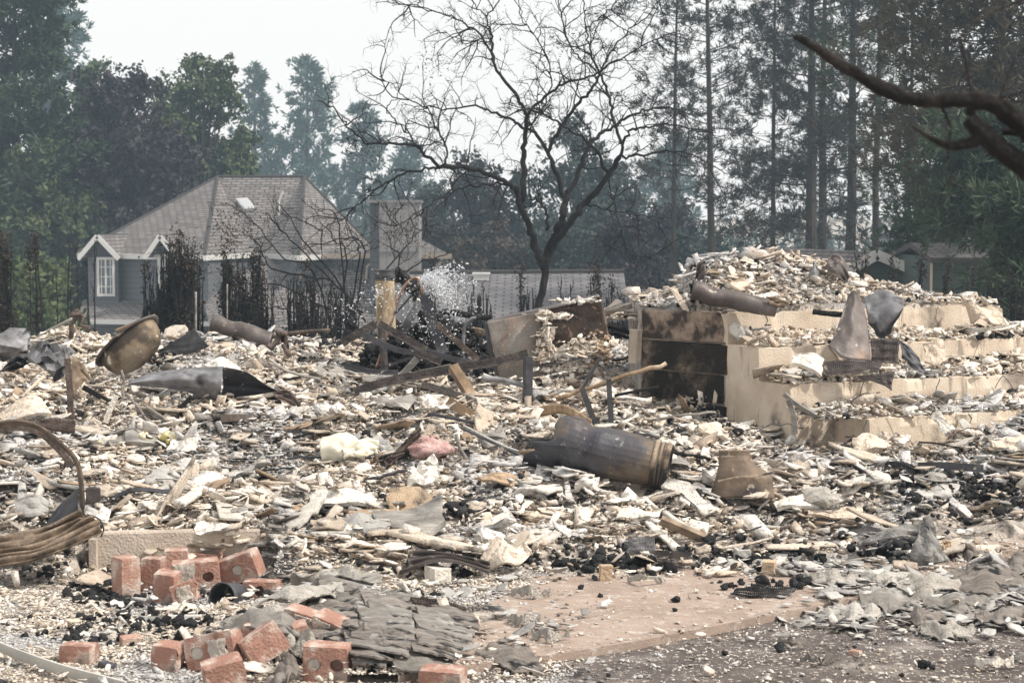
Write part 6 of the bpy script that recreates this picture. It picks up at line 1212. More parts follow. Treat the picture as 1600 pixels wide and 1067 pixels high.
# ------------------------------------------------------------------ BACKGROUND: buildings
def roof_mesh(name, planes, root, m=None, th=.12):
    """planes: list of 3-D polygons whose first edge is the eave; gives real thickness and shingle UVs"""
    V = []; F = []; UV = []
    L = np.array(root.location); n0 = 0
    for pl in planes:
        A = np.array(pl, float)-L; nn = np.zeros(3)
        for i in range(len(A)): nn += np.cross(A[i], A[(i+1) % len(A)])
        nn /= np.linalg.norm(nn)
        if nn[2] < 0: nn = -nn
        e = np.cross([0, 0, 1.], nn); e /= max(np.linalg.norm(e), 1e-6); s = np.cross(nn, e); B = A-nn*th; k = len(A); V += list(A)+list(B)
        F.append([n0+i for i in range(k)]); UV.append([(a@e+50, a@s+50) for a in A])
        F.append([n0+k+i for i in range(k)][::-1]); UV.append([(a@e+50, a@s+50) for a in A][::-1])
        for i in range(k):
            j = (i+1) % k; F.append([n0+i, n0+k+i, n0+k+j, n0+j]); UV.append([(0, 0), (0, .02), (.3, .02), (.3, 0)])
        n0 += 2*k
    me = bpy.data.meshes.new(name); me.from_pydata([tuple(v) for v in V], [], F); ul = me.uv_layers.new(name='UVMap'); i = 0
    for f in UV:
        for q in f: ul.data[i].uv = q; i += 1
    return link(name, me, m or M_roof, root)
def beam(mb, a, b, w, h):
    """rectangular trim board from a to b"""
    return mb.sweep([(-w/2, -h/2), (w/2, -h/2), (w/2, h/2), (-w/2, h/2)], [a, b])
def house():
    E1 = P(121, 402, 81); E2 = P(320, 399, 76.5); V0 = P(398, 399, 81.5); E3 = P(467, 400, 76.5); E4 = P(592, 399, 81.5); E1[2] = E2[2] = V0[2] = E3[2] = E4[2] = (E2[2]+.0)
    R1 = P(340, 277, 86); R2 = P(414, 278, 86); R3 = P(476, 278, 86); R1[2] = R2[2] = R3[2] = P(400, 277, 86)[2]
    B1 = P(180, 400, 95); B2 = P(570, 400, 95); B1[2] = B2[2] = E2[2]
    gz = -5.3; ez = float(E2[2])
    root = empty('grey_house', (float(E2[0]), 79, gz), 'blue grey two storey house with a many sided shingled hip roof behind the burnt hedge', 'house')
    roof = roof_mesh('roof', [[E1, E2, R1], [E2, V0, R1], [V0, R2, R1], [V0, E3, R3], [V0, R3, R2], [E3, E4, R3], [E4, B2, R3], [B2, B1, R1, R3], [B1, E1, R1]], root)
    # ridge and hip caps
    mb = MB()
    for a, b in ((R1, R2), (R2, R3), (R1, E2), (R3, E3), (R1, E1), (R3, E4)): mb.tube([a+[0, 0, .02], b+[0, 0, .02]], .07, 5)
    local(root, mb).build('ridge_cap', M_roof, roof)
    def inset(p, k=.4):
        c = np.array([E2[0]+1, 84, 0]); d = c-p; d[2] = 0; d /= np.linalg.norm(d); q = p+d*k; return q
    ring = [inset(p) for p in (E1, E2, V0, E3, E4, B2, B1)]
    mb = MB(); V = []; n = len(ring)
    for q in ring: V += [(q[0], q[1], gz-.5), (q[0], q[1], ez-.05)]
    mb.add(V, [(2*i, 2*((i+1) % n), 2*((i+1) % n)+1, 2*i+1) for i in range(n)]); local(root, mb).build('wall', M_siding, root)
    mb = MB()
    for a, b in ((E1, E2), (E2, V0), (V0, E3), (E3, E4)): beam(mb, a-[0, .03, .1], b-[0, .03, .1], .10, .20)
    local(root, mb).build('gutter', M_trim, root)
    # gabled dormers with white rakes
    def gable(ax, ay, lx, rx, by, Y, depth=3.4):
        A = P(ax, ay, Y); Lp = P(lx, by, Y); Rp = P(rx, by, Y); k = np.array([.9, depth, 0])
        g = roof_mesh('gable_roof', [[Lp, Lp+k, A+k, A], [Rp+k, Rp, A, A+k]], root, th=.08)
        mb = MB(); beam(mb, Lp-[0, .05, .08], A-[0, .05, .08], .10, .18); beam(mb, A-[0, .05, .08], Rp-[0, .05, .08], .10, .18); local(root, mb).build('rake_trim', M_trim, g)
        mb = MB(); q = .55; mb.poly([Lp+[.35, q, 0], Rp+[-.35, q, 0], A+[0, q, -.3]], .1, (0, -1, 0)); local(root, mb).build('gable_wall', M_siding, g)
        return A, Lp, Rp
    gable(152, 366, 122, 186, 402, 79.0); gable(250, 366, 226, 277, 401, 77.6)
    # window bay under the first gable
    a = P(148, 404, 79.3); b = P(184, 404, 79.3); c = P(184, 470, 79.3)
    mb = MB(); mb.box(((a[0]+b[0])/2, 80.3, (a[2]+c[2])/2-1.2), (b[0]-a[0], 1.9, a[2]-c[2]+2.6)); local(root, mb).build('bay', M_siding, root)
    def window(x0, x1, y0, y1, Y, nc=2, nr=4):
        p = P(x0, y0, Y); q = P(x1, y1, Y); cx, cz, w, h = (p[0]+q[0])/2, (p[2]+q[2])/2, q[0]-p[0], p[2]-q[2]; t = .10
        mb = MB(); mb.box((cx, Y, p[2]-t/2), (w, .1, t)); mb.box((cx, Y, q[2]+t/2), (w, .1, t)); mb.box((p[0]+t/2, Y, cz), (t, .1, h-2*t)); mb.box((q[0]-t/2, Y, cz), (t, .1, h-2*t))
        mb.box((cx, Y, cz), (.07, .08, h-2*t))
        f = local(root, mb).build('window', M_trim, root)
        mb = MB()
        for k in range(1, nr): mb.box((cx, Y+.01, q[2]+h*k/nr), (w-2*t, .04, .035))
        for k in (.25, .75): mb.box((p[0]+w*k, Y+.012, cz), (.035, .04, h-2*t))
        local(root, mb).build('glazing_bar', M_trim, f)
        mb = MB(); mb.box((cx, Y+.04, cz), (w-2*t, .02, h-2*t)); local(root, mb).build('pane', M_glass, f)
    window(151, 180, 402, 463, 79.28); window(246, 262, 402, 462, 77.95, 2, 4); window(273, 287, 400, 462, 77.3, 2, 4)
    # lower roof skirts
    a = P(118, 503, 78.2); b = P(335, 503, 76.2); a[2] = b[2]
    c = P(335, 468, 78.4); d = P(130, 468, 80.2); c[2] = d[2]
    lr = roof_mesh('lower_roof', [[a, b, c, d]], root); mb = MB(); beam(mb, a-[0, .03, .08], b-[0, .03, .08], .1, .18); local(root, mb).build('gutter', M_trim, lr)
    a = P(400, 478, 73.5); b = P(612, 478, 75.5); b[2] = a[2]; c = P(585, 434, 77.5); d = P(476, 398, 78.5)
    roof_mesh('lower_roof', [[P(330, 520, 74), P(640, 520, 75.5), P(570, 428, 78.2), P(478, 397, 79.4)], [P(330, 520, 74), P(478, 397, 79.4), P(420, 397, 80), P(318, 470, 77)]], root)
    # skylight and roof vent pipe
    def on_mid(px, py, off=.0):
        nrm = np.cross(np.array(R2)-np.array(V0), np.array(R1)-np.array(V0)); nrm /= np.linalg.norm(nrm)
        if nrm[2] < 0: nrm = -nrm
        r = P(px, py, 1.)-np.array([0, 0, CAMZ]); o = np.array([0, 0, CAMZ]); t = np.dot(V0-o, nrm)/np.dot(r, nrm); return o+r*t+nrm*off, nrm
    q = [on_mid(*s, .16)[0] for s in ((369, 315), (387, 314), (400, 330), (381, 331))]; nn = on_mid(380, 320)[1]
    sk = local(root, MB().poly(q, .16, nn)).build('skylight', M_trim, root)
    cq = sum(q)/4; q2 = [cq+(v-cq)*.82+nn*.02 for v in q]; local(root, MB().poly(q2, .02, nn)).build('pane', M_skyl, sk)
    v, _ = on_mid(464, 310); v = P(436, 318, 82.0)
    mb = MB(); mb.tube([v-[0, 0, .5], v+[0, 0, .1], v+[.18, 0, .5]], .045, 6); local(root, mb).build('vent_pipe', M_trim, root)
    # chimney box
    a = P(592, 316, 76.0); b = P(655, 316, 76.0); z1 = a[2]
    mb = MB(); mb.box(((a[0]+b[0])/2, 77.0, (z1+gz)/2), (b[0]-a[0], 2.0, z1-gz), None)
    ch = local(root, mb).build('chimney', M_panel, root)
    mb = MB(); x2 = P(577, 316, 76.6)[0]; mb.box(((x2+a[0])/2, 77.7, (z1+gz)/2-.03), (a[0]-x2-.004, 1.8, z1-gz)); local(root, mb).build('side_panel', M_siding, ch)
    mb = MB(); mb.box(((x2+b[0])/2, 77.0, z1+.03), (b[0]-x2+.12, 2.1, .10)); local(root, mb).build('cap', M_panel, ch)
    mb = MB(); mb.box(((a[0]+b[0])/2, 75.97, P(600, 392, 76)[2]), (b[0]-a[0]+.02, .06, .07)); local(root, mb).build('trim_board', M_panel, ch)
    # wing to the right of the chimney
    a = P(648, 400, 78); b = P(706, 400, 78); c = P(655, 372, 80.5); d = P(600, 372, 80.5); a[2] = b[2]; c[2] = d[2]; a0 = P(500, 400, 78.8); a0[2] = b[2]
    rf = roof_mesh('wing_roof', [[P(560, 400, 78), b, c, d], [b, P(706, 400, 84), P(655, 372, 82), c]], root)
    mb = MB(); beam(mb, P(500, 400, 77.9), P(590, 400, 77.9), .12, .18); beam(mb, P(656, 400, 77.9), b-[0, .1, .02], .12, .18); local(root, mb).build('gutter', M_tantrim, rf)
    mb = MB(); x0, x1 = P(470, 400, 78.6)[0], P(692, 400, 78.6)[0]; mb.box(((x0+x1)/2, 80.4, (b[2]+gz)/2-.1), (x1-x0, 3.4, b[2]-gz-.1)); local(root, mb).build('wing_wall', M_siding, root)
    for (sx, pts) in ((0, [(586, 402), (586, 408), (574, 416), (572, 440), (572, 470)]), (1, [(690, 402), (690, 408), (682, 416), (680, 440), (680, 470)])):
        mb = MB(); mb.tube([P(x, y, 78.0) for x, y in pts], .06, 6); local(root, mb).build('downspout', M_tantrim, root)
house()
def small_house():
    z = -5.2; c = P(105, 424, 90); root = empty('brown_roofed_house', (float(c[0]), 92, z), 'small low house with a brown peaked roof left of the grey house', 'house')
    A = P(112, 424, 92); l = P(60, 474, 90); r = P(150, 462, 89); b = P(112, 424, 97)
    roof_mesh('roof', [[l, r, A], [r, P(170, 460, 98), b, A]], root)
    mb = MB(); mb.box(((l[0]+r[0])/2+.1, 92.5, (l[2]+z)/2-.1), ((r[0]-l[0])*.85, 4, l[2]-z-.2)); local(root, mb).build('wall', M_siding, root)
small_house()
def shed():
    z = -3.8; c = P(860, 428, 56); root = empty('long_shed', (float(c[0]), 55, z), 'long low shed with a plain grey shingled roof behind the burnt tree', 'shed')
    l0 = P(640, 504, 51); r0 = P(1000, 504, 51); l1 = P(640, 428, 56); r1 = P(975, 426, 56); r0 = P(985, 504, 51)
    l2 = l0+[0, 10, 0]; r2 = r0+[0, 10, 0]
    rf = roof_mesh('roof', [[l0, r0, r1, l1], [r2, l2, l1, r1]], root, M_roof2)
    mb = MB(); mb.tube([l1+[0, 0, .03], r1+[0, 0, .03]], .07, 5); local(root, mb).build('ridge_cap', M_roof, rf)
    mb = MB(); v = P(752, 432, 55.4); mb.box((v[0], v[1], v[2]-.02), (.42, .5, .16), rotm(0, 0, 0)); mb.box((v[0], v[1], v[2]+.08), (.5, .56, .05)); local(root, mb).build('roof_vent', M_trim, rf)
    mb = MB(); mb.box(((l0[0]+r0[0])/2, 56, (l0[2]+z)/2-.2), (r0[0]-l0[0]-.4, 9.4, l0[2]-z-.3)); local(root, mb).build('wall', M_siding, root)
    a = P(972, 452, 54); b = P(1100, 452, 54); lo = P(972, 500, 51); lb = P(1100, 500, 51)
    roof_mesh('lean_to_roof', [[lo, lb, b, a]], root, M_roof2)
shed()
def green_house():
    z = -3.3; Y = 48; c = P(1375, 420, Y); root = empty('gabled_green_shed', (float(c[0]), Y, z), 'small dark green shed with a white trimmed gable behind the landing heap', 'shed')
    A = P(1370, 393, Y); l = P(1318, 421, Y); r = P(1432, 419, Y); k = np.array([-1.9, 5, .0]); A2 = A+k; l2 = l+k
    rf = roof_mesh('roof', [[l, l2, A2, A], [r+k, r, A, A2]], root, th=.08)
    mb = MB(); beam(mb, l-[0, .05, .08], A-[0, .05, .08], .08, .24); beam(mb, A-[0, .05, .08], r-[0, .05, .08], .08, .24); local(root, mb).build('rake_trim', M_trim, rf)
    mb = MB(); q = .35; V = [l+[.25, q, 0], r+[-.25, q, 0], A+[0, q, -.1]]; lb = V[0].copy(); rb = V[1].copy(); lb[2] = rb[2] = z-.3
    mb.poly([lb, rb, V[1], V[2], V[0]], .1, (0, -1, 0)); mb.box(((lb[0]+rb[0])/2-.5, Y+2.8, (lb[2]+V[0][2])/2), (rb[0]-lb[0]-.1, 4.6, V[0][2]-lb[2]-.1)); local(root, mb).build('wall', M_gsiding, root)
    Y = 45; c = P(1520, 400, Y); root = empty('green_house', (float(c[0]), Y, -3.1), 'dark green sided house wall in the shade at the right edge', 'house')
    x0 = P(1453, 400, Y)[0]; x1 = P(1640, 400, Y)[0]; zt = P(1500, 402, Y)[2]
    mb = MB(); mb.box(((x0+x1)/2, Y+2, (zt-3.4)/2), (x1-x0, 4, zt+3.4)); local(root, mb).build('wall', M_gsiding, root)
    roof_mesh('roof', [[(x0-.06, Y-.4, zt), (x1+.4, Y-.4, zt), (x1+.4, Y+2, zt+.3), (x0-.06, Y+2, zt+.3)], [(x1+.4, Y+4.4, zt), (x0-.06, Y+4.4, zt), (x0-.06, Y+2, zt+.3), (x1+.4, Y+2, zt+.3)]], root)
    mb = MB(); xd = P(1494, 400, Y)[0]; mb.box((x0+.03, Y-.03, zt-1.7), (.045, .06, 3.3)); local(root, mb).build('corner_board', M_tantrim, root)
green_house()

# ------------------------------------------------------------------ BURNT TREE, HEDGE, SHRUBS, FOREGROUND BRANCH
def twigs(mb, path, rad, rs, n, L0, depth, spread=1., gravity=0., tips=None):
    path = np.asarray(path); m = len(path)
    for i in range(n):
        t = rs.uniform(.12, 1)*(m-1); k = min(int(t), m-2); f = t-k; p = path[k]*(1-f)+path[k+1]*f; d = path[k+1]-path[k]; d = d/max(np.linalg.norm(d), 1e-6)
        side = rs.randn(3)*np.array([1, 1, 1]); side -= d*np.dot(side, d); side /= np.linalg.norm(side)
        v = d*rs.uniform(.3, .9)+side*spread*rs.uniform(.6, 1.1)+np.array([0, 0, .12]); v /= np.linalg.norm(v)
        L_ = L0*rs.uniform(.5, 1.25); q = [p]; w = v.copy(); ns = 6
        for s in range(ns):
            w = w+rs.randn(3)*.22+np.array([0, 0, gravity]); w /= np.linalg.norm(w); q.append(q[-1]+w*L_/ns)
        r = rad*rs.uniform(.7, 1.1); mb.tube(q, np.linspace(r, r*.35, ns+1), 4 if r > .008 else 3, cap=False)
        if depth > 0: twigs(mb, q, r*.58, rs, rs.randint(3, 6), L_*.52, depth-1, spread, gravity, tips)
        elif tips is not None: tips.append(q[-1])
def burnt_tree():
    Y = 26.0; rs = np.random.RandomState(4); S = 2.2222
    b = P(842, 478, Y); z0 = ground_z(b[0], Y)-.1; root = empty('burnt_tree', (float(b[0]), Y, z0), 'leafless blackened tree with a wide forked crown behind the tipped steel cabinet', 'tree')
    def pl(pts, r0, r1, dy, n=26):
        q = []
        for i, (x, y) in enumerate(pts):
            f = i/(len(pts)-1); q.append(P(500+x/S, y/S, Y+dy[0]+(dy[1]-dy[0])*f))
        q = smooth_path(q, n); q[1:] += rs.randn(len(q)-1, 3)*.012
        return q, np.linspace(r0, r1, n)**1.0
    u = 1/119.6/2
    T = MB(); q, r = pl([(752, 1100), (760, 1062), (775, 990), (785, 900)], 12.5*u, 11*u, (0, 0), 10); q = np.concatenate([[[b[0]-.05, Y, z0-.1]], q]); r = np.concatenate([[16*u], r]); T.tube(q, r, 12)
    mains = [
     ([(783, 930), (760, 890), (735, 820), (705, 740), (685, 665)], 9, 6, (0, -.1)), ([(685, 665), (640, 630), (560, 595), (480, 580), (410, 578)], 5.5, 4, (-.1, -.8)),
     ([(410, 578), (360, 530), (320, 500), (230, 498), (150, 490), (90, 430), (40, 370), (-5, 345)], 3.6, 1, (-.8, -1.1)), ([(410, 578), (340, 590), (250, 625), (170, 680), (100, 740), (0, 805)], 3, .9, (-.8, -1.3)),
     ([(700, 720), (708, 600), (710, 500), (720, 400)], 7, 4.5, (0, .2)), ([(720, 400), (680, 330), (622, 255), (600, 195), (595, 120), (580, 60), (640, -20)], 4.2, 1.3, (.2, .6)), ([(605, 210), (560, 120), (480, 70), (400, 45), (330, 20), (250, 20)], 2.4, .8, (.5, .9)),
     ([(720, 400), (775, 340), (850, 290), (950, 262), (1010, 220), (1100, 170), (1190, 125)], 3.4, 1, (.2, -.6)), ([(580, 60), (540, 20), (510, -40)], 1.4, .7, (.6, .8)),
     ([(783, 910), (815, 820), (845, 740), (855, 685)], 10, 7.5, (0, .1)), ([(855, 685), (900, 590), (935, 505), (990, 455), (1050, 420), (1120, 385), (1200, 375), (1290, 400)], 5.5, 1.3, (.1, .9)),
     ([(850, 690), (820, 600), (790, 530), (740, 460), (680, 425), (620, 400), (540, 370), (430, 378), (380, 365)], 5, 1.2, (.1, 1.1)), ([(790, 530), (840, 440), (880, 380), (940, 310), (970, 262)], 4.2, 3, (.3, .4)), ([(970, 262), (940, 180), (922, 100), (912, -20)], 2.6, 1.2, (.4, .7)),
     ([(960, 250), (890, 190), (850, 120), (825, -20)], 2.2, 1, (.4, .2)), ([(800, 870), (865, 775), (925, 700), (995, 618), (1042, 548)], 8, 5.5, (0, -.3)), ([(1042, 548), (1052, 495), (1090, 450), (1150, 440), (1220, 430), (1330, 470)], 3.6, 1.1, (-.3, -.8)),
     ([(1042, 548), (1110, 542), (1200, 525), (1300, 540), (1400, 600)], 3, .9, (-.3, -.2)), ([(995, 612), (960, 520), (900, 470), (800, 410), (740, 380), (660, 395)], 3.6, 1.3, (-.2, -1)), ([(1045, 500), (1015, 410), (1003, 330), (972, 265)], 3.4, 2.6, (-.3, .3)),
     ([(972, 265), (1010, 180), (1060, 120), (1130, 60), (1200, -20)], 2.2, .9, (.3, .9)), ([(690, 655), (620, 640), (540, 645), (470, 660), (400, 700), (330, 745), (260, 790)], 2.8, .9, (-.1, -1.2)), ([(430, 577), (442, 520), (400, 430), (370, 380), (290, 335), (270, 300)], 2.4, .8, (-.8, -.3)),
     ([(790, 800), (790, 740), (760, 700), (725, 680)], 3.5, 2.2, (0, .1)), ([(920, 705), (1000, 730), (1100, 740), (1210, 790)], 2, .7, (-.1, -.7)), ([(720, 440), (780, 360), (800, 250), (760, 150), (700, 60), (690, -30)], 2, .8, (.2, .9)), ([(1000, 612), (1020, 700), (1040, 800), (1080, 870), (1180, 910)], 1.6, .6, (-.2, -.5)),
     ([(360, 535), (280, 440), (230, 380), (270, 320), (210, 265)], 1.8, .6, (-.8, -1.2)), ([(922, 100), (1000, 40), (1060, -30)], 1.6, .8, (.5, .8)), ([(600, 130), (500, 150), (430, 110)], 1.5, .6, (.4, .2))]
    Tw = []; tips = []
    for i, (pts, r0, r1, dy) in enumerate(mains):
        q, r = pl(pts, r0*u*1.5, r1*u*1.4, dy, 5*len(pts)); T.tube(q, np.maximum(r, .005), 8, cap=False)
        mb = MB(); L_ = np.sum(np.linalg.norm(np.diff(q, axis=0), axis=1))
        if r0 < 8: twigs(mb, q, .010, rs, max(3, int(L_*(7 if r0 < 6.5 else 3))), .55, 2 if i % 2 else 2, 1., -.01, tips); Tw.append(mb)
    local(root, T).build('trunk', M_bark, root, True)
    big = MB()
    for m_ in Tw:
        for v, in zip(m_.v): pass
    V = []; F = []; off = 0
    for m_ in Tw:
        for v in m_.v: V.append(v)
        F += [tuple(a+off for a in f) for f in m_.f]; off += m_.n
    big.v = V; big.f = F; big.n = off; local(root, big).build('twigs', M_bark, root)
    # shrivelled leaves still hanging at a few tips
    C = []
    for (x, y, k) in ((420, 215, 26), (375, 220, 30), (215, 430, 22), (130, 510, 60), (190, 535, 70), (100, 500, 30), (235, 800, 26), (880, 130, 60), (830, 160, 45), (520, 150, 22), (540, 130, 20), (260, 790, 26), (640, 100, 16), (780, 420, 20)):
        c = P(500+x/S, y/S, Y-.8); C.append(c+rs.randn(k, 3)*np.array([.10, .25, .10]))
    C = np.concatenate(C)-np.array(root.location); V, F = quads_at(C, .024, rs, .3); V[:, 2] -= 0; link('leaves', np_mesh('leaves', V, F), M_dneedle, root)
burnt_tree()

GH = 'burnt arborvitae hedge remains behind the rubble'
def hedge_plant(px, top, Y, wpx, nst, seed, label, foliage=.6, tipf=.5, name='burnt_arborvitae'):
    rs = np.random.RandomState(seed); p = P(px, top, Y); z0 = ground_z(p[0], Y)-.1; H = p[2]-z0; s = Y/FPX; root = empty(name, (float(p[0]), Y, float(z0)), label, 'burnt shrub', GH)
    mb = MB(); C = []; w = wpx*s/2
    nst = int(nst*3.8) if nst > 3 else nst
    for i in range(nst):
        x = rs.uniform(-1, 1)*w*.8; y = rs.randn()*w*.35; h = H*(rs.uniform(.55, .98) if i else 1); n = 9; t = np.linspace(0, 1, n)
        q = np.stack([x*(.35+.75*t)+np.cumsum(rs.randn(n))*.012, y*(.4+.7*t)+np.cumsum(rs.randn(n))*.012, h*t], 1); r0 = rs.uniform(.012, .028)*(Y/30)
        mb.tube(q, np.linspace(r0, r0*.3, n), 4, cap=False)
        for k in range(rs.randint(7, 13)):
            tt = rs.uniform(.35, 1); c = np.array([np.interp(tt, t, q[:, j]) for j in range(3)]); L_ = rs.uniform(.06, .28)*(Y/30); a = rs.rand()*2*PI
            e = c+np.array([math.cos(a)*.2, math.sin(a)*.2, rs.uniform(.6, 1.1)])*L_; mb.tube([c, (c+e)/2+rs.randn(3)*.012, e], [.008*Y/30, .006*Y/30, .004*Y/30], 3, cap=False)
            if rs.rand() < foliage*.08: C.append(e+rs.randn(14, 3)*.03*Y/30)
        if rs.rand() < tipf*.35 or (i == 0 and foliage > .15): 
            g = rs.randn(int(190*max(foliage, .3)), 3)*np.array([.045, .045, .16])*Y/30; C.append(q[-1]+np.array([0, 0, -.14*Y/30])+g)
    mb.build('stems', M_bark, root)
    if C:
        V, F = quads_at(np.concatenate(C), .026*Y/30, rs, .5); link('foliage', np_mesh('foliage', V, F), M_burnfol, root)
    return root
hl = [(6, 368, 29, 20, 9, 1.0, 1, 'dense burnt hedge plant at the far left edge with a bushy dark top'), (45, 392, 29, 8, 2, .6, 1, 'single burnt stem with a small tuft, second from the left edge'), (61, 370, 29, 9, 3, 1.0, 1, 'tall thin burnt stem with a dense pointed tip at the left'),
      (86, 428, 29, 5, 1, 0, 0, 'short bare burnt stem right of the tall tipped stem'), (108, 378, 29, 6, 2, .1, 0, 'tall bare burnt stem left of the grey house window'), (123, 385, 30, 7, 2, .1, 0, 'bare burnt stem just left of the bay window'), (137, 405, 30, 8, 3, 0, 0, 'cluster of short bare stems left of the bay window'),
      (150, 375, 29, 6, 2, 0, 0, 'leaning bare burnt stem across the bay window'), (235, 408, 29, 34, 12, .2, .1, 'bare left half of the largest burnt hedge clump'), (262, 385, 28.6, 28, 14, .9, .7, 'dark leafy middle plant of the largest burnt clump'), (284, 376, 28.4, 30, 16, 1.0, .8, 'tallest plant of the largest burnt clump with a dense brown tip'),
      (303, 392, 28.8, 26, 10, .6, .5, 'right hand plant of the largest burnt clump'), (362, 400, 29, 34, 14, .8, .5, 'burnt hedge plant below the skylight with ragged tips'), (388, 396, 28.6, 34, 15, .8, .6, 'burnt hedge plant right of the skylight, ragged top'), (415, 425, 29, 26, 10, .4, .2, 'thin burnt hedge plant between two clumps'),
      (462, 425, 28.8, 26, 11, .3, .2, 'burnt hedge plant left of the crusted flue'), (485, 415, 28.4, 34, 14, .5, .4, 'burnt hedge plant with one tufted tip left of the crusted flue'), (520, 445, 28.6, 34, 13, .3, .2, 'low burnt hedge plant near the crusted flue'), (548, 440, 28.6, 26, 11, .2, .1, 'low burnt hedge plant directly left of the crusted flue'),
      (672, 410, 28.6, 12, 4, .4, .5, 'thin burnt hedge stems behind the water spray'), (742, 445, 29, 24, 10, .1, .05, 'bare burnt clump right of the water spray'), (765, 450, 29.3, 22, 9, .1, .05, 'bare low burnt clump below the roof vent'), (817, 412, 29, 10, 4, .2, .5, 'thin burnt stems just left of the tree trunk'), (828, 450, 29.4, 18, 7, .1, 0, 'low bare stems touching the left of the tree trunk'),
      (884, 438, 29, 12, 4, .1, 0, 'short bare stems right of the tree trunk'), (932, 408, 29, 12, 4, .5, .6, 'burnt stems with a small tuft right of the tree trunk'), (968, 445, 28.6, 34, 10, .6, .3, 'drooping burnt plant with brown tufts behind the cabinet corner'), (1010, 440, 29, 24, 8, .1, .05, 'bare burnt stems left of the sooty block wall'), (1035, 442, 29, 20, 7, .1, 0, 'bare burnt stems directly above the sooty block wall'),
      (1340, 404, 30, 8, 1, .7, .8, 'small dark conifer left of the shed gable'), (1356, 405, 30, 8, 1, .7, .8, 'small dark conifer under the shed gable peak'), (1390, 408, 30, 8, 1, .7, .9, 'small dark conifer at the shed gable right side'), (1435, 404, 30, 12, 3, .8, .9, 'small dark conifer at the corner of the green house'), (1482, 415, 29, 14, 6, .5, .4, 'burnt stems in front of the green house'), (1515, 425, 29, 26, 8, .3, .2, 'burnt stems left of the right edge'), (1552, 430, 29, 30, 10, .3, .3, 'burnt stems near the right edge'), (1590, 425, 28, 24, 9, .4, .3, 'burnt stems at the very right edge')]
for i, (px, top, Y, w, n, fo, ti, lab) in enumerate(hl): hedge_plant(px, top, Y, w, n, 100+i, lab, fo, ti)
def burnt_shrub():
    rs = np.random.RandomState(8); Y = 24.; b = P(500, 520, Y); z0 = ground_z(b[0], Y)-.1; root = empty('burnt_shrub', (float(b[0]), Y, float(z0)), 'sprawling leafless burnt shrub with arching branches in front of the grey roof', 'burnt shrub')
    L_ = [[(560, 500), (500, 440), (440, 400), (400, 350), (350, 318)], [(570, 500), (520, 430), (470, 370), (450, 335), (432, 318)], [(575, 500), (540, 420), (520, 370), (500, 345)], [(560, 510), (490, 470), (430, 445), (380, 440), (340, 420)], [(580, 500), (560, 430), (555, 380), (530, 330)], [(590, 500), (600, 430), (640, 380), (650, 350)],
          [(600, 500), (620, 420), (612, 390), (605, 362)], [(570, 490), (480, 400), (430, 350), (415, 330)], [(590, 490), (530, 360), (500, 330)], [(585, 480), (640, 420), (690, 400), (730, 380)], [(595, 490), (660, 440), (700, 430), (720, 410)], [(550, 520), (470, 490), (420, 480), (360, 470)], [(610, 450), (570, 400), (510, 380), (450, 390)], [(520, 440), (430, 420), (405, 385), (390, 372)]]
    T = MB(); V = []; F = []; off = 0
    for k, l in enumerate(L_):
        q = [P(x, y, Y+rs.uniform(-.1, .1)+(i-1)*rs.uniform(-.3, .3)) for i, (x, y) in enumerate(l)]; q[0] = np.array([b[0]+rs.uniform(-.1, .7), Y, z0]) if k % 2 == 0 else q[0]
        q = smooth_path(q, 18); q += rs.randn(18, 3)*.012; T.tube(q, np.linspace(.013, .005, 18), 5, cap=False); twigs(T, q, .006, rs, 7, .42, 1, 1.)
    local(root, T).build('branches', M_bark, root)
    C = np.concatenate([P(x, y, Y)+rs.randn(k, 3)*np.array([.10, .2, .12]) for (x, y, k) in ((352, 350, 70), (362, 372, 60), (340, 385, 40), (395, 345, 30), (630, 365, 50), (640, 355, 30), (375, 360, 40))])-np.array(root.location)
    C = np.repeat(C, 3, 0)+rs.randn(len(C)*3, 3)*.03; V, F = quads_at(C, .015, rs, .5); link('leaves', np_mesh('leaves', V, F), M_burnfol, root)
burnt_shrub()
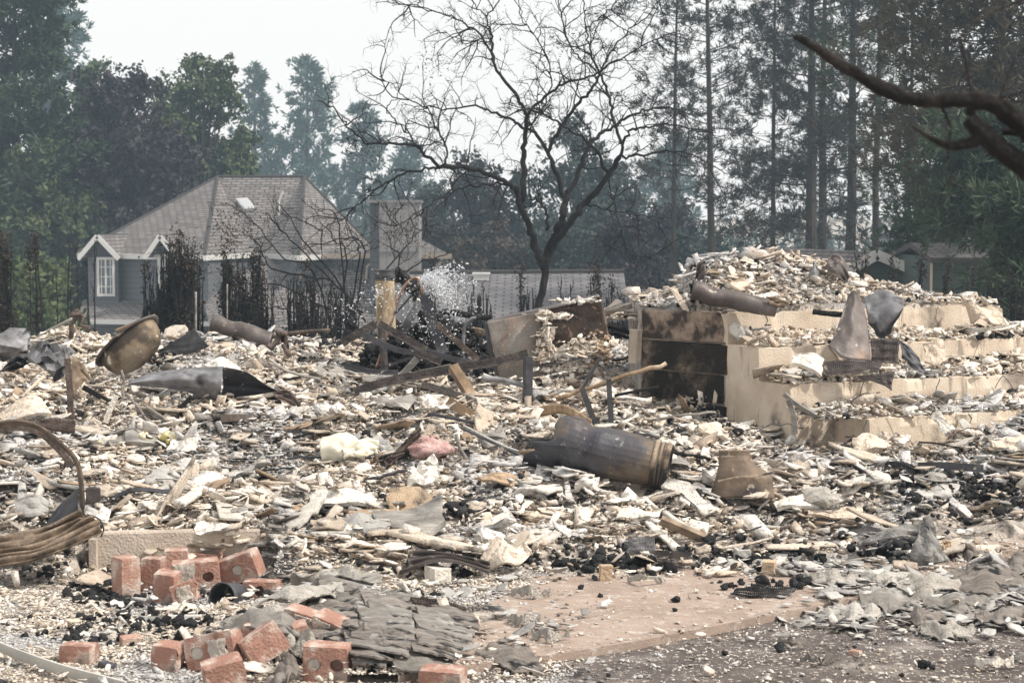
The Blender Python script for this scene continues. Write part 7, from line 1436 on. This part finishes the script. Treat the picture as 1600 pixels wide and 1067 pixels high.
def front_branch():
    rs = np.random.RandomState(3); Y = 3.3
    tx = 2.5; root = empty('bare_branched_tree', (tx, 3.5, 0), 'scorched bare tree whose thick dark branch reaches in from the right edge', 'tree')
    T = MB(); T.tube(smooth_path([(tx, 3.5, -.05), (tx+.02, 3.5, .7), (tx-.01, 3.5, 1.5), (tx+.02, 3.55, 2.4), (tx+.1, 3.6, 3.4)], 16), np.linspace(.11, .05, 16), 12)
    def p(x, y, d=0): return P(x, y, Y+d)
    t1 = smooth_path([p(1240, 57), p(1275, 75), p(1320, 105), p(1375, 138), p(1440, 156), p(1500, 157), p(1545, 160), p(1590, 188), p(1680, 235), (1.45, 3.38, 1.74), (2.0, 3.45, 1.62), (tx, 3.5, 1.5)], 44); r = np.interp(np.linspace(0, 1, 44), [0, .05, .24, .4, .6, 1], [.0035, .0075, .012, .013, .017, .034])
    r = r*(1+.10*rs.randn(44)); T2 = MB(); T2.tube(t1+rs.randn(44, 3)*.0012, r, 10)
    T2.tube(smooth_path([p(1512, 185), p(1532, 205), p(1560, 232), p(1600, 258), p(1680, 300), (1.45, 3.4, 1.60), (2.0, 3.46, 1.45), (tx, 3.52, 1.3)], 26), np.linspace(.013, .030, 26)*(1+.06*rs.randn(26)), 10)
    T2.tube(smooth_path([p(1424, 197), p(1455, 216), p(1485, 228), p(1520, 222), p(1545, 205)], 18), np.interp(np.linspace(0, 1, 18), [0, 1], [.0018, .013]), 8)
    T2.tube(smooth_path([p(1500, 60, .1), p(1512, 110, .06), p(1518, 150, .02), p(1514, 178)], 16), np.linspace(.002, .006, 16), 6)
    T2.tube(smooth_path([p(1516, 150), p(1518, 175), p(1522, 196)], 8), .006, 6)
    T2.tube(smooth_path([p(1530, 135, .1), p(1550, 160, .05), p(1585, 185)], 8), np.linspace(.0015, .006, 8), 6)
    T2.tube(smooth_path([p(1500, 60, .1), p(1530, 30, .2), p(1580, 8, .3), p(1660, -20, .4)], 12), .003, 5)
    T2.tube(smooth_path([p(1565, 205, .03), p(1600, 208, .03), p(1690, 214, .05)], 8), .007, 6)
    twigs(T2, t1[14:40], .003, rs, 9, .14, 1, 1.)
    local(root, T).build('trunk', M_barkn, root, True); local(root, T2).build('branch', M_barkn, root, True)
front_branch()

# ------------------------------------------------------------------ SMOKE HAZE over the whole plot
def haze():
    mb = MB(); mb.box((0, 112, 9), (420, 236, 36)); o = mb.build('haze', None); o.data.materials.clear()
    m = bpy.data.materials.new('smoke_haze'); m.use_nodes = True; n = m.node_tree; n.nodes.remove(n.nodes['Principled BSDF']); v = n.nodes.new('ShaderNodeVolumePrincipled')
    v.inputs['Color'].default_value = (.62, .83, 1.0, 1); v.inputs['Density'].default_value = .0010; v.inputs['Anisotropy'].default_value = .1
    n.links.new(v.outputs[0], n.nodes['Material Output'].inputs['Volume']); o.data.materials.append(m); tag(o, 'thin blue smoke haze hanging over the whole place', 'haze', kind='stuff')
haze()

# ------------------------------------------------------------------ labels: tell look-alikes apart by their order
def settle_labels():
    by = {}
    for o in bpy.data.objects:
        if o.parent is None and o.get('label') and o.get('group') and o.get('kind') is None: by.setdefault(o['label'], []).append(o)
    for lab, L_ in by.items():
        k = len(L_)
        if not 2 <= k <= 8: continue
        L_.sort(key=lambda o: o.location.x/o.location.y)
        words = {2: ['the left one', 'the right one'], 3: ['the left one', 'the middle one', 'the right one']}.get(k, [w+' from the left' for w in ('first', 'second', 'third', 'fourth', 'fifth', 'sixth', 'seventh', 'eighth')])
        for o, w in zip(L_, words):
            t = lab+', '+w
            if len(t.split()) <= 16: o['label'] = t
settle_labels()
